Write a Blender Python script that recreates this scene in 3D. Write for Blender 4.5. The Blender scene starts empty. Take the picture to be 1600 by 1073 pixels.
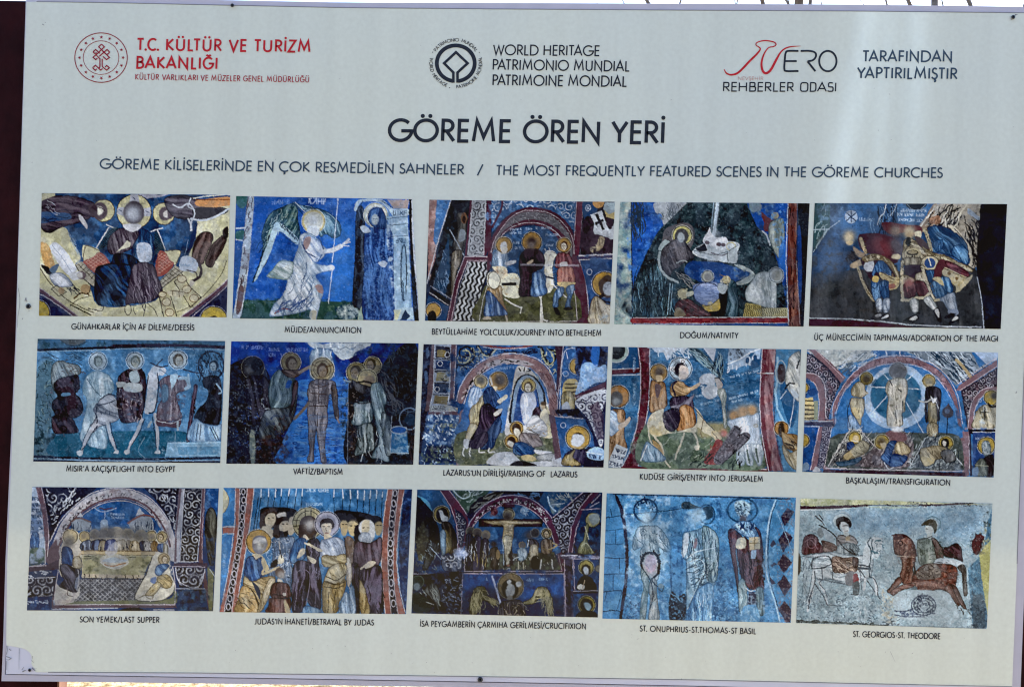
import bpy, math, random
import numpy as np
C = bpy.context.scene; COL = C.collection
# ---------------------------------------------------------------- camera, sky, sun, exposure
CAM_ROT = (1.5604346109522163, -0.01882315719008383, 0.009795774157072494)
CAM_LOC = (0.008662352793683104, -1.2452365006654553, 1.6658075)
F_PX, PCX, PCY = 1250.0, 800.0, 536.5
cam = bpy.data.cameras.new('camera'); camo = bpy.data.objects.new('camera', cam); COL.objects.link(camo)
camo.location = CAM_LOC; camo.rotation_euler = CAM_ROT
cam.sensor_width = 36; cam.lens = 36 * F_PX / 1600; cam.clip_start = .05; cam.clip_end = 3000
C.camera = camo
SUN_EL, SUN_AZ = math.radians(40), math.radians(40)      # azimuth measured from straight behind the board towards the right
SKY_STRENGTH, SUN_STRENGTH, EXPOSURE = .14, 5.0, 2.19
w = bpy.data.worlds.new('World'); C.world = w; w.use_nodes = True
nt = w.node_tree; bg = nt.nodes['Background']; sky = nt.nodes.new('ShaderNodeTexSky')
sky.sky_type = 'NISHITA'; sky.sun_disc = False; sky.sun_elevation = SUN_EL; sky.sun_rotation = SUN_AZ
sky.air_density = 1.0; sky.dust_density = .4; sky.ozone_density = 1.0
nt.links.new(sky.outputs[0], bg.inputs[0]); bg.inputs[1].default_value = SKY_STRENGTH
sl = bpy.data.lights.new('sun', 'SUN'); so = bpy.data.objects.new('sun', sl); COL.objects.link(so)
sl.energy = SUN_STRENGTH; sl.angle = math.radians(.5); sl.color = (1, .94, .85)
sd = np.array([math.sin(SUN_AZ) * math.cos(SUN_EL), math.cos(SUN_AZ) * math.cos(SUN_EL), math.sin(SUN_EL)])
import mathutils
so.rotation_euler = mathutils.Vector(sd).to_track_quat('Z', 'Y').to_euler(); so.location = (6, 14, 12)
vs = C.view_settings; vs.view_transform = 'Standard'; vs.look = 'None'; vs.exposure = EXPOSURE; vs.gamma = 1; vs.use_curve_mapping = False
C.render.resolution_x, C.render.resolution_y = 1024, 686
C.cycles.max_bounces = 6; C.cycles.filter_width = 1.15
# ---------------------------------------------------------------- helpers
R = np.array(mathutils.Euler(CAM_ROT).to_matrix()); CL = np.array(CAM_LOC)
def ray(x, y):
    x = np.asarray(x, float); y = np.asarray(y, float)
    d = np.stack([(x - PCX) / F_PX, -(y - PCY) / F_PX, -np.ones_like(x)], -1); return d @ R.T
def board(x, y, off=0.0):                 # where the line of sight meets the board's plane, off metres in front of it
    d = ray(x, y); t = (-off - CL[1]) / d[..., 1]; return CL + d * t[..., None]
def at(x, y, Y):                          # the same for an upright plane Y metres beyond the board
    d = ray(x, y); return CL + d * ((Y - CL[1]) / d[..., 1])[..., None]
def mat(name, col, rough=.5, spec=.5, noise=None, bump=None, metal=0):
    m = bpy.data.materials.new(name); m.use_nodes = True; t = m.node_tree; b = t.nodes['Principled BSDF']
    b.inputs['Roughness'].default_value = rough; b.inputs['Specular IOR Level'].default_value = spec; b.inputs['Metallic'].default_value = metal
    b.inputs['Base Color'].default_value = (*col, 1)
    tc = t.nodes.new('ShaderNodeTexCoord')
    if noise:                             # (scale, second colour, low, high[, detail])
        n = t.nodes.new('ShaderNodeTexNoise'); n.inputs['Scale'].default_value = noise[0]; n.inputs['Detail'].default_value = noise[4] if len(noise) > 4 else 6
        r = t.nodes.new('ShaderNodeValToRGB'); r.color_ramp.elements[0].position = noise[2]; r.color_ramp.elements[1].position = noise[3]
        r.color_ramp.elements[0].color = (*col, 1); r.color_ramp.elements[1].color = (*noise[1], 1)
        t.links.new(tc.outputs['Object'], n.inputs['Vector']); t.links.new(n.outputs['Fac'], r.inputs['Fac']); t.links.new(r.outputs['Color'], b.inputs['Base Color'])
    if bump:                              # (scale, strength, distance)
        n = t.nodes.new('ShaderNodeTexNoise'); n.inputs['Scale'].default_value = bump[0]; n.inputs['Detail'].default_value = 4
        k = t.nodes.new('ShaderNodeBump'); k.inputs['Strength'].default_value = bump[1]; k.inputs['Distance'].default_value = bump[2]
        t.links.new(tc.outputs['Object'], n.inputs['Vector']); t.links.new(n.outputs['Fac'], k.inputs['Height']); t.links.new(k.outputs['Normal'], b.inputs['Normal'])
    return m
class MB:                                 # collects faces, links them as ONE mesh object
    def __init__(s): s.v = []; s.f = []
    def add(s, V, F):
        o = len(s.v); s.v += [tuple(map(float, p)) for p in V]; s.f += [tuple(i + o for i in f) for f in F]
    def box(s, a, b):
        (x0, y0, z0), (x1, y1, z1) = a, b
        s.add([(x, y, z) for z in (z0, z1) for y in (y0, y1) for x in (x0, x1)], [(0, 2, 3, 1), (4, 5, 7, 6), (0, 1, 5, 4), (2, 6, 7, 3), (0, 4, 6, 2), (1, 3, 7, 5)])
    def slab(s, F, depth):                # outline F (on the board) pushed back along +Y
        F = np.asarray(F); n = len(F); B = F + (0, depth, 0)
        s.add(np.vstack([F, B]), [tuple(range(n)), tuple(range(2 * n - 1, n - 1, -1))] + [(i, i + n, (i + 1) % n + n, (i + 1) % n) for i in range(n)])
    def tube(s, P, rad, n=6):
        P = np.asarray(P, float); rad = np.broadcast_to(rad, len(P)); V = []
        for i in range(len(P)):
            t = P[min(i + 1, len(P) - 1)] - P[max(i - 1, 0)]; t = t / (np.linalg.norm(t) + 1e-9)
            u = np.cross(t, (0.3, 1, .1)); u /= np.linalg.norm(u) + 1e-9; v = np.cross(t, u)
            for k in range(n):
                a = 2 * math.pi * k / n; V.append(P[i] + rad[i] * (u * math.cos(a) + v * math.sin(a)))
        s.add(V, [(i * n + k, i * n + (k + 1) % n, (i + 1) * n + (k + 1) % n, (i + 1) * n + k) for i in range(len(P) - 1) for k in range(n)] + [tuple(range(n))[::-1], tuple((len(P) - 1) * n + k for k in range(n))])
    def build(s, name, m, parent=None, smooth=False, label=None):
        me = bpy.data.meshes.new(name); me.from_pydata(s.v, [], s.f); me.update()
        if smooth: me.polygons.foreach_set('use_smooth', [True] * len(me.polygons))
        me.materials.append(m); o = bpy.data.objects.new(name, me); COL.objects.link(o)
        if parent: adopt(o, parent)
        if label: o['label'] = label
        return o
def adopt(o, parent):
    o.parent = parent; o.matrix_parent_inverse = world_of(parent).inverted()
def world_of(o):
    m = mathutils.Matrix.Translation(o.location)
    while o.parent: o = o.parent; m = m if o.parent is None and o.type != 'EMPTY' else m
    return m if o.type == 'EMPTY' else mathutils.Matrix.Identity(4)
def thing(name, label, cat, loc, group=None):
    o = bpy.data.objects.new(name, None); COL.objects.link(o); o.location = loc; o.empty_display_size = .1
    o['label'] = label; o['category'] = cat
    if group: o['group'] = group
    return o
FILM_SPEC, INK_SPEC = 1.0, .24
PHOTO_GAIN, PHOTO_BLACK = 1.02, .012
REFLECTOR_Y = -4.2
TREES = [(1255, 5.5, 11, .045, 5, 'thin bare tree with one dark trunk left of the double trunk above the board'), (1410, 6.5, 11, .05, 11, 'bare tree with forked trunk above the right part of the board'),
         (1500, 5, 10, .06, 21, 'thickest bare trunk, reddish brown, near the right end above the board'), (742, 12, 8.6, .09, 31, 'bare twiggy treetop just showing above the middle of the board'), (1565, 14, 9.5, .1, 41, 'thin far bare branches at the top right corner')]
STRIPS = [([(1362, -40), (1352, 20), (1342, 80), (1330, 150), (1316, 220), (1306, 300), (1296, 400), (1290, 480)], [21, 22, 25, 27, 29, 30, 29, 24]),
          ([(1436, -40), (1432, 30), (1428, 100), (1424, 180), (1418, 260), (1412, 380), (1408, 500), (1404, 660)], [25, 23, 21, 18, 16, 18, 20, 20]),
          ([(1392, -40), (1386, 60), (1376, 160), (1368, 260), (1362, 380)], [12, 10, 12, 16, 16])]  # glare streak outlines that shape the added reflecting cloth
# ---------------------------------------------------------------- painter: prints each fresco photo into a colour array
PX = 3.0                       # canvas pixels per drawing unit
CW, CH = 480, 321
f4 = np.float32
def hsh(ix, iy, s):
    n = (ix.astype(np.int64) * 374761393 + iy.astype(np.int64) * 668265263 + int(s) * 1442695041) & 0x7fffffff
    n = ((n ^ (n >> 13)) * 1274126177) & 0x7fffffff
    return ((n ^ (n >> 16)) & 0xffff).astype(f4) / 65535.0
def noise(x, y, s=0):
    ix = np.floor(x); iy = np.floor(y); fx = (x - ix).astype(f4); fy = (y - iy).astype(f4)
    fx = fx * fx * (3 - 2 * fx); fy = fy * fy * (3 - 2 * fy)
    a, b, c, d = hsh(ix, iy, s), hsh(ix + 1, iy, s), hsh(ix, iy + 1, s), hsh(ix + 1, iy + 1, s)
    return a + (b - a) * fx + (c - a) * fy + (a - b - c + d) * fx * fy
def fbm(x, y, s=0, o=4):
    t = 0; a = .5; w = 0
    for k in range(o):
        t = t + a * noise(x, y, s + k * 17); w += a; x = x * 2.03 + 5.1; y = y * 2.03 + 1.7; a *= .55
    return t / w
def hexc(h):
    if len(h) == 3: h = ''.join(c * 2 for c in h)
    return np.array([int(h[i:i + 2], 16) / 255 for i in (0, 2, 4)], f4)
def smooth(P, closed, k=5):
    P = np.asarray(P, float); n = len(P)
    if n < 3: return P
    if closed: Q = np.vstack([P[-1:], P, P[:2]])
    else: Q = np.vstack([2 * P[:1] - P[1:2], P, 2 * P[-1:] - P[-2:-1]])
    out = []
    for i in range(1, len(Q) - 2):
        a, b, c, d = Q[i - 1], Q[i], Q[i + 1], Q[i + 2]
        for j in range(k):
            t = j / k
            out.append(.5 * (2 * b + (c - a) * t + (2 * a - 5 * b + 4 * c - d) * t * t + (3 * b - a - 3 * c + d) * t ** 3))
    if not closed: out.append(Q[-2])
    return np.array(out)
class Canvas:
    def __init__(s, seed):
        s.im = np.zeros((CH, CW, 3), f4); s.seed = seed; s.rng = np.random.RandomState(seed)
        yy, xx = np.mgrid[0:CH, 0:CW]; s.X = ((xx + .5) / PX).astype(f4); s.Y = ((yy + .5) / PX).astype(f4)
    def box(s, P, m):
        x0 = max(0, int((P[:, 0].min() - m) * PX)); x1 = min(CW, int((P[:, 0].max() + m) * PX) + 2)
        y0 = max(0, int((P[:, 1].min() - m) * PX)); y1 = min(CH, int((P[:, 1].max() + m) * PX) + 2)
        return None if x1 <= x0 or y1 <= y0 else (slice(y0, y1), slice(x0, x1))
    def col(s, c):
        soft = .18; al = 1.0
        if '~' in c: c, t = c.split('~'); soft = float(t)
        if '@' in c: c, t = c.split('@'); al = float(t)
        return hexc(c), al, soft
    def sdf(s, P, sl):
        X = s.X[sl]; Y = s.Y[sl]; d = np.full(X.shape, 1e9, f4); ins = np.zeros(X.shape, bool)
        Q = np.roll(P, -1, 0)
        for (ax, ay), (bx, by) in zip(P.astype(f4), Q.astype(f4)):
            ex, ey = bx - ax, by - ay; L = ex * ex + ey * ey
            if L < 1e-9: continue
            px = X - ax; py = Y - ay
            t = np.clip((px * ex + py * ey) / L, 0, 1)
            qx = px - t * ex; qy = py - t * ey
            np.minimum(d, qx * qx + qy * qy, out=d)
            c = (ay > Y) != (by > Y)
            if ay != by: ins ^= c & (px < ex * py / ey)
        d = np.sqrt(d); return np.where(ins, d, -d)
    def mix(s, sl, col, a):
        v = s.im[sl]; v += (col - v) * a[..., None]
    def fill(s, P, c):
        col, al, soft = s.col(c); sl = s.box(P, soft + .5)
        if sl is None: return None, None
        d = s.sdf(P, sl); a = np.clip(d / (2 * soft) + .5, 0, 1) * al
        s.mix(sl, col, a); return sl, d
    def stroke(s, P, c, w):
        col, al, soft = s.col(c)
        sl = s.box(P, w + soft + .5)
        if sl is None: return
        X = s.X[sl]; Y = s.Y[sl]; d = np.full(X.shape, 1e9, f4); h0, w0 = X.shape
        oy, ox = sl[0].start, sl[1].start; m = w + soft + .4
        for (ax, ay), (bx, by) in zip(P[:-1], P[1:]):
            i0 = max(0, int((min(ax, bx) - m) * PX) - ox); i1 = min(w0, int((max(ax, bx) + m) * PX) + 2 - ox)
            j0 = max(0, int((min(ay, by) - m) * PX) - oy); j1 = min(h0, int((max(ay, by) + m) * PX) + 2 - oy)
            if i1 <= i0 or j1 <= j0: continue
            x = X[j0:j1, i0:i1] - f4(ax); y = Y[j0:j1, i0:i1] - f4(ay); ex, ey = f4(bx - ax), f4(by - ay)
            t = np.clip((x * ex + y * ey) / max(ex * ex + ey * ey, 1e-9), 0, 1)
            q = (x - t * ex) ** 2 + (y - t * ey) ** 2
            np.minimum(d[j0:j1, i0:i1], q, out=d[j0:j1, i0:i1])
        a = np.clip((w / 2 - np.sqrt(d)) / (2 * soft) + .5, 0, 1) * al
        s.mix(sl, col, a)
    def ell(s, c, r, rot=0, n=28):
        t = np.linspace(0, 2 * math.pi, n, endpoint=False); x = r[0] * np.cos(t); y = r[1] * np.sin(t)
        a = math.radians(rot); return np.stack([c[0] + x * math.cos(a) - y * math.sin(a), c[1] + x * math.sin(a) + y * math.cos(a)], 1)
    def inside(s, P, smoothp=True):
        if not P: P = [(0, 0), (161, 0), (161, 108), (0, 108)]; smoothp = False
        P = smooth(P, True) if smoothp else np.array(P, float)
        sl = s.box(P, .5)
        return (sl, None) if sl is None else (sl, s.sdf(P, sl))
    def run(s, txt):
        for k, ln in enumerate(txt.strip().split('\n')):
            tk = ln.split()
            if not tk: continue
            op = tk[0]; P = [tuple(float(v) for v in t.split(',')) for t in tk[1:] if ',' in t]
            A = [t for t in tk[1:] if ',' not in t]; sd = s.seed * 100 + k
            getattr(s, 'do_' + op)(A, P, sd)
    def do_f(s, A, P, sd): s.fill(smooth(P, True), A[0])
    def do_F(s, A, P, sd): s.fill(np.array(P, float), A[0])
    def do_l(s, A, P, sd): s.stroke(smooth(P, False), A[0], float(A[1]))
    def do_L(s, A, P, sd): s.stroke(np.array(P, float), A[0], float(A[1]))
    def do_o(s, A, P, sd): s.fill(s.ell(P[0], P[1], float(A[1]) if len(A) > 1 else 0), A[0])
    def do_O(s, A, P, sd):
        E = s.ell(P[0], P[1]); s.stroke(np.vstack([E, E[:1]]), A[0], float(A[1]))
    def do_d(s, A, P, sd, sm=True):
        base, dk, lt = A[0], A[1], A[2]; ang = math.radians(float(A[3])); sc = float(A[4])
        Q = smooth(P, True) if sm else np.array(P, float)
        sl, d = s.fill(Q, base)
        if sl is None: return
        X = s.X[sl]; Y = s.Y[sl]; u = -X * math.sin(ang) + Y * math.cos(ang); v = X * math.cos(ang) + Y * math.sin(ang)
        wv = (noise(X / 12, Y / 12, sd + 3) - .5) * 2.2 * sc
        q = fbm((u + wv) / sc, v / (sc * 9), sd, 2)
        m = np.clip(d / .36 + .2, 0, 1)
        hi = np.clip((q - .56) / .12, 0, 1) * m; s.mix(sl, hexc(lt), hi * .8)
        ln = np.clip(1 - np.abs(q - .45) / .045, 0, 1) * m; s.mix(sl, hexc(dk), ln * .85)
        lo = np.clip((.40 - q) / .1, 0, 1) * m; s.mix(sl, hexc(dk), lo * .55)
        q2 = fbm((u + wv) / (sc * .55), v / (sc * 8), sd + 40, 2)
        s.mix(sl, hexc(dk), np.clip(1 - np.abs(q2 - .5) / .04, 0, 1) * m * .5); s.mix(sl, hexc(lt), np.clip((q2 - .62) / .1, 0, 1) * m * .45)
        e = np.exp(-np.clip(d, 0, 99) / 1.1) * (d > -.1); s.mix(sl, hexc(dk), e * .55)
        s.stroke(np.vstack([Q, Q[:1]]), dk, .45)
    def do_D(s, A, P, sd): s.do_d(A, P, sd, False)
    def do_n(s, A, P, sd):
        col, al, soft = s.col(A[0]); thr = float(A[1]); sc = float(A[2])
        sl, d = s.inside(P)
        if sl is None: return
        q = fbm(s.X[sl] / sc, s.Y[sl] / sc, sd, 4)
        if len(A) > 3:
            a = math.radians(float(A[3])); X = s.X[sl]; Y = s.Y[sl]
            q = fbm((-X * math.sin(a) + Y * math.cos(a)) / sc, (X * math.cos(a) + Y * math.sin(a)) / (sc * 5), sd, 4)
        s.mix(sl, col, np.clip((q - thr + .03) / .26, 0, 1) * np.clip(d / 1.2 + .3, 0, 1) * al * .9)
    def do_b(s, A, P, sd):
        col, al, soft = s.col(A[0]); r = float(A[1])
        for p in P:
            sl = s.box(np.array([p]), r * 2.2)
            if sl is None: continue
            q = ((s.X[sl] - p[0]) ** 2 + (s.Y[sl] - p[1]) ** 2) / (r * r)
            s.mix(sl, col, np.clip(1.35 * np.exp(-q * 1.3), 0, 1) * al)
    def do_s(s, A, P, sd):           # vine scrolls
        col, al, soft = s.col(A[0]); w = float(A[1]); sc = float(A[2])
        sl, d = s.inside(P, False)
        if sl is None: return
        X = s.X[sl] / sc; Y = s.Y[sl] / sc
        best = np.full(X.shape, 1e9, f4); val = np.zeros(X.shape, f4)
        for j in range(int(Y.min()) - 1, int(Y.max()) + 2):
            for i in range(int(X.min()) - 1, int(X.max()) + 2):
                r = np.random.RandomState((i * 73 + j * 179 + sd) % 100000)
                cx = i + .5 + (.5 if j % 2 else 0) + r.uniform(-.15, .15); cy = j + .5 + r.uniform(-.12, .12)
                dx = X - cx; dy = Y - cy; q = dx * dx + dy * dy; u = q < best
                if not u.any(): continue
                th = np.arctan2(dy[u], dx[u]) * (1 if (i + j) % 2 else -1) + r.uniform(0, 6)
                rr = np.sqrt(q[u]); val[u] = np.cos(2 * math.pi * rr * 2.6 - th); best[u] = q[u]
        thr = 1 - 2 * w
        wn = fbm(s.X[sl] / 3, s.Y[sl] / 3, sd + 5, 3); s.mix(sl, col, np.clip((val - thr) / .5, 0, 1) * np.clip(d / .5 + .2, 0, 1) * al * np.clip(1.5 - 1.5 * wn, .3, .9))
    def do_z(s, A, P, sd):           # zigzag stripes running along ang
        col, al, soft = s.col(A[0]); per = float(A[1]); amp = float(A[2]); ang = math.radians(float(A[3])); w = float(A[4])
        sl, d = s.inside(P, False); X = s.X[sl]; Y = s.Y[sl]
        u = -X * math.sin(ang) + Y * math.cos(ang); v = X * math.cos(ang) + Y * math.sin(ang)
        tri = np.abs((v / (amp * 3.4)) % 1 - .5) * 2 * amp
        q = np.abs(((u + tri) / per) % 1 - .5) * 2
        s.mix(sl, col, np.clip((q - (1 - w)) / .25 + .5, 0, 1) * np.clip(d / .4 + .2, 0, 1) * al)
    def do_x(s, A, P, sd):           # diamond lattice
        col, al, soft = s.col(A[0]); w = float(A[1]); per = float(A[2]); ang = float(A[3])
        sl, d = s.inside(P, False); X = s.X[sl]; Y = s.Y[sl]; a = 0
        for t in (ang, -ang):
            t = math.radians(t); u = -X * math.sin(t) + Y * math.cos(t)
            q = np.abs((u / per) % 1 - .5) * per
            a = np.maximum(a, np.clip((w / 2 - q) / .3 + .5, 0, 1))
        s.mix(sl, col, a * np.clip(d / .4 + .2, 0, 1) * al)
    def do_k(s, A, P, sd):           # loose brush strokes inside a polygon
        c, w, L, ang, spr, n = A[0], float(A[1]), float(A[2]), float(A[3]), float(A[4]), int(A[5])
        r = np.random.RandomState(sd); Q = smooth(P, True)
        lo = Q.min(0); hi = Q.max(0); R = np.roll(Q, -1, 0); m = 0; tries = 0
        while m < n and tries < n * 8:
            tries += 1; p = r.uniform(lo, hi)
            cr = ((Q[:, 1] > p[1]) != (R[:, 1] > p[1])); xs = (R[:, 0] - Q[:, 0]) * (p[1] - Q[:, 1]) / (R[:, 1] - Q[:, 1] + 1e-9) + Q[:, 0]
            if (cr & (p[0] < xs)).sum() % 2 == 0: continue
            m += 1; a = math.radians(ang + r.uniform(-spr, spr)); l = L * r.uniform(.4, 1.2)
            b = p + np.array([math.cos(a), math.sin(a)]) * l; e = p + (b - p) * .5 + r.uniform(-.2, .2, 2) * l
            s.stroke(smooth([p, e, b], False, 3), c, w * r.uniform(.6, 1.2))
    def do_t(s, A, P, sd):           # rows of faint old lettering
        c, h = A[0], float(A[1]); r = np.random.RandomState(sd); a, b = np.array(P[0]), np.array(P[1]); L = np.hypot(*(b - a)); e = (b - a) / L; nrm = np.array([-e[1], e[0]])
        x = 0
        while x < L:
            w = h * r.uniform(.4, .75)
            if r.rand() < .84:
                o = a + e * x
                pt = lambda i, j: o + e * w * i + nrm * h * (j - .5)
                g = [[(0, 0), (0, 1)], [(0, 0), (1, 0)], [(0, .5), (1, .5)], [(1, 0), (1, 1)], [(0, 1), (1, 1)], [(0, 1), (1, 0)], [(0, 0), (1, 1)]]
                for i in r.choice(7, 3, False): s.stroke(np.array([pt(*g[i][0]), pt(*g[i][1])]), c, h * .2)
            x += w + h * .3
    def do_h(s, A, P, sd):           # nimbus
        c = P[0]; r = float(A[2]); s.fill(s.ell(c, (r, r)), A[0]); hi, al, so = s.col(A[0])
        sl = s.box(np.array([c]), r); q = fbm(s.X[sl] / 2, s.Y[sl] / 2, sd); dd = np.hypot(s.X[sl] - c[0], s.Y[sl] - c[1])
        s.mix(sl, hi * .7, np.clip((q - .45) / .2, 0, 1) * (dd < r) * .5)
        E = s.ell(c, (r, r)); E = np.vstack([E, E[:1]]); s.stroke(E, A[1], .55)
        if len(A) > 3:
            E = s.ell(c, (r + .6, r + .6)); E = np.vstack([E, E[:1]]); s.stroke(E, A[3], .35)
    def do_p(s, A, P, sd):           # face the photograph shows blurred: hair, then a soft smudge
        c = P[0]; r = float(A[2]); s.fill(s.ell(c, (r, r * 1.15)), A[1] + '~.5'); s.do_b([A[0], str(r * .75)], [(c[0] - (float(A[3]) if len(A) > 3 else 0), c[1] + r * .25)], sd)
    def do_e(s, A, P, sd):           # drawn head: hair, face, brow, nose and beard strokes; A: skin hair r turn
        c = np.array(P[0]); r = float(A[2]); t = float(A[3]) if len(A) > 3 else 0
        s.fill(s.ell(c, (r, r * 1.2)), A[1]); f = c + (t * r * .3, r * .22); s.fill(s.ell(f, (r * .68, r * .95)), A[0])
        dk = A[1]
        for sx in (-1, 1):
            e = f + (sx * r * .3 + t * r * .15, -r * .12); s.stroke(np.array([e - (r * .13, 0), e + (r * .13, 0)]), dk + '@.85', max(.3, r * .16))
        s.stroke(np.array([f + (t * r * .15, 0), f + (t * r * .25, r * .35)]), dk + '@.7', .3)
        s.stroke(np.array([f + (-r * .2 + t * r * .15, r * .55), f + (r * .2 + t * r * .15, r * .55)]), dk + '@.8', .35)
    def do_w(s, A, P, sd):           # worn, flaked plaster over everything: colour amount scale
        col, al, soft = s.col(A[0]); q = fbm(s.X / float(A[2]), s.Y / float(A[2]), sd, 5)
        g = np.clip((q - float(A[1])) / .09, 0, 1); s.mix((slice(None), slice(None)), col, g * al * .6)
    def finish(s, g=.045):
        ux = s.X + .8 * (fbm(s.X / 2.2, s.Y / 2.2, s.seed + 930, 3) - .5) + .25 * (noise(s.X * 1.6, s.Y * 1.6, s.seed + 931) - .5)   # the brush never follows a clean outline
        uy = s.Y + .8 * (fbm(s.X / 2.2, s.Y / 2.2, s.seed + 932, 3) - .5) + .25 * (noise(s.X * 1.6, s.Y * 1.6, s.seed + 933) - .5)
        s.im = s.im[np.clip(uy * PX, 0, CH - 1).astype(int), np.clip(ux * PX, 0, CW - 1).astype(int)]
        s.im *= (1 + .5 * (fbm(s.X / 28, s.Y / 28, s.seed + 940, 3) - .5))[..., None]
        fade = np.clip((fbm(s.X / 9, s.Y / 9, s.seed + 941, 4) - .5) / .2, 0, .22); s.im += (s.im.mean((0, 1)) * 1.15 - s.im) * fade[..., None]   # faded patches
        q = fbm(s.X / 4, s.Y / 4, s.seed + 900, 4); q2 = fbm(s.X / 1.1, s.Y / 1.1, s.seed + 950, 2)
        s.im *= (1 + (q - .5) * 3.2 * g * 2 + (q2 - .5) * 2.2 * g * 2)[..., None]
        wx = s.X + 2.5 * noise(s.X / 4, s.Y / 4, s.seed + 960); wy = s.Y + 2.5 * noise(s.X / 4, s.Y / 4, s.seed + 961)
        rg = np.abs(fbm(wx / 2.6, wy / 3.4, s.seed + 970, 2) - .5)          # hairline cracks and brush edges
        s.im *= (1 - .14 * np.clip(1 - rg / .02, 0, 1))[..., None]
        lum = s.im @ np.array([.3, .59, .11], f4); s.im = lum[..., None] + (s.im - lum[..., None]) * f4(.84)
        p = np.pad(s.im, ((2, 2), (2, 2), (0, 0)), 'edge'); bl = sum(p[i:i + CH, j:j + CW] for i in range(5) for j in range(5)) / 25
        s.im = np.clip(s.im + .4 * (s.im - bl), .008, .98); return s.im
    def do_B(s, A, P, sd): s.im[:] = s.col(A[0])[0]
# ---------------------------------------------------------------- lettering: capitals drawn as pen strokes
def arc(cx, cy, rx, ry, a, b, n=14, e=2.0):
    t = np.radians(np.linspace(a, b, n)); c, s_ = np.cos(t), np.sin(t)
    return [(cx + rx * math.copysign(abs(x) ** (2 / e), x), cy + ry * math.copysign(abs(y) ** (2 / e), y)) for x, y in zip(c, s_)]
def glyph(ch, e=2.0, rw=1.0):             # -> width, strokes (cap height 1), e > 2 squares the rounds, rw narrows them
    o = []; dots = []
    base = {'Ö': 'O', 'Ü': 'U', 'İ': 'I', 'Ğ': 'G', 'Ç': 'C', 'Ş': 'S'}.get(ch, ch)
    W = {'A': .76, 'B': .5, 'C': .78 * rw, 'D': .74 * rw, 'E': .42, 'F': .4, 'G': .94 * rw, 'H': .62, 'I': 0, 'J': .24, 'K': .54, 'L': .36, 'M': .9, 'N': .66, 'O': 1.0 * rw, 'P': .44, 'Q': 1.0 * rw, 'R': .5, 'S': .46,
         'T': .52, 'U': .58, 'V': .7, 'W': 1.04, 'X': .62, 'Y': .64, 'Z': .56, '/': .42, '-': .26, '.': 0, "'": 0, ' ': .42}
    w = W[base]
    if base == 'A': o = [[(0, 0), (w / 2, 1), (w, 0)], [(.13, .32), (w - .13, .32)]]
    elif base == 'B': o = [[(0, .53), (.22, .53)] + arc(.22, .265, .27, .265, 90, -90, 10, e) + [(0, 0), (0, 1), (.2, 1)] + arc(.2, .765, .23, .235, 90, -90, 10, e)]
    elif base == 'C': o = [arc(w * .62, .5, w * .62, .5, 50, 310, 22, e)]
    elif base == 'D': o = [[(0, 0), (0, 1), (w * .3, 1)] + arc(w * .32, .5, w * .68, .5, 90, -90, 18, e) + [(0, 0)]]
    elif base == 'E': o = [[(w, 1), (0, 1), (0, 0), (w, 0)], [(0, .52), (w * .95, .52)]]
    elif base == 'F': o = [[(w, 1), (0, 1), (0, 0)], [(0, .52), (w * .92, .52)]]
    elif base == 'G': o = [arc(w * .53, .5, w * .53, .5, 45, 356, 24, e) + [(w, .47), (w * .56, .47)]]
    elif base == 'H': o = [[(0, 0), (0, 1)], [(w, 0), (w, 1)], [(0, .52), (w, .52)]]
    elif base == 'I': o = [[(0, 0), (0, 1)]]
    elif base == 'J': o = [[(w, 1), (w, .2)] + arc(w - .18, .16, .18, .16, 0, -120, 8)]
    elif base == 'K': o = [[(0, 0), (0, 1)], [(w * .9, 1), (.03, .5), (w, 0)]]
    elif base == 'L': o = [[(0, 1), (0, 0), (w, 0)]]
    elif base == 'M': o = [[(0, 0), (.13, 1), (w / 2, .2), (w - .13, 1), (w, 0)]]
    elif base == 'N': o = [[(0, 0), (0, 1), (w, 0), (w, 1)]]
    elif base in 'OQ': o = [arc(w / 2, .5, w / 2, .5, 0, 360, 34, e)] + ([[(w * .58, .3), (w * .95, -.05)]] if base == 'Q' else [])
    elif base in 'PR': o = [[(0, 0), (0, 1), (.18, 1)] + arc(.18, .74, .26, .26, 90, -90, 12, e) + [(0, .48)]] + ([[(.17, .48), (w, 0)]] if base == 'R' else [])
    elif base == 'S':
        o = [arc(.24, .76, .18, .24, 30, 200, 12, e) + ([(.1, .6), (.3, .48)] if e == 2 else [(.08, .53), (.4, .5)]) + arc(.23, .25, .23, .25, 50, -160, 14, e)]
    elif base == 'T': o = [[(0, 1), (w, 1)], [(w / 2, 1), (w / 2, 0)]]
    elif base == 'U': o = [[(0, 1), (0, .3)] + arc(w / 2, .29, w / 2, .29, 180, 360, 14, e) + [(w, 1)]]
    elif base == 'V': o = [[(0, 1), (w / 2, 0), (w, 1)]]
    elif base == 'W': o = [[(0, 1), (.27, 0), (w / 2, .9), (w - .27, 0), (w, 1)]]
    elif base == 'X': o = [[(0, 0), (w, 1)], [(0, 1), (w, 0)]]
    elif base == 'Y': o = [[(0, 1), (w / 2, .46), (w, 1)], [(w / 2, .46), (w / 2, 0)]]
    elif base == 'Z': o = [[(.02, 1), (w, 1), (0, 0), (w, 0)]]
    elif base == '/': o = [[(0, -.12), (w, 1.08)]]
    elif base == '-': o = [[(0, .36), (w, .36)]]
    elif base == '.': dots = [(0, .03)]
    elif base == "'": o = [[(.02, 1), (-.02, .72)]]
    if ch in 'ÖÜ': dots = [(w / 2 - .17, 1.2), (w / 2 + .17, 1.2)]
    if ch == 'İ': dots = [(0, 1.22)]
    if ch == 'Ğ': o.append(arc(w * .52, 1.3, .17, .14, 190, 350, 8))
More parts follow.
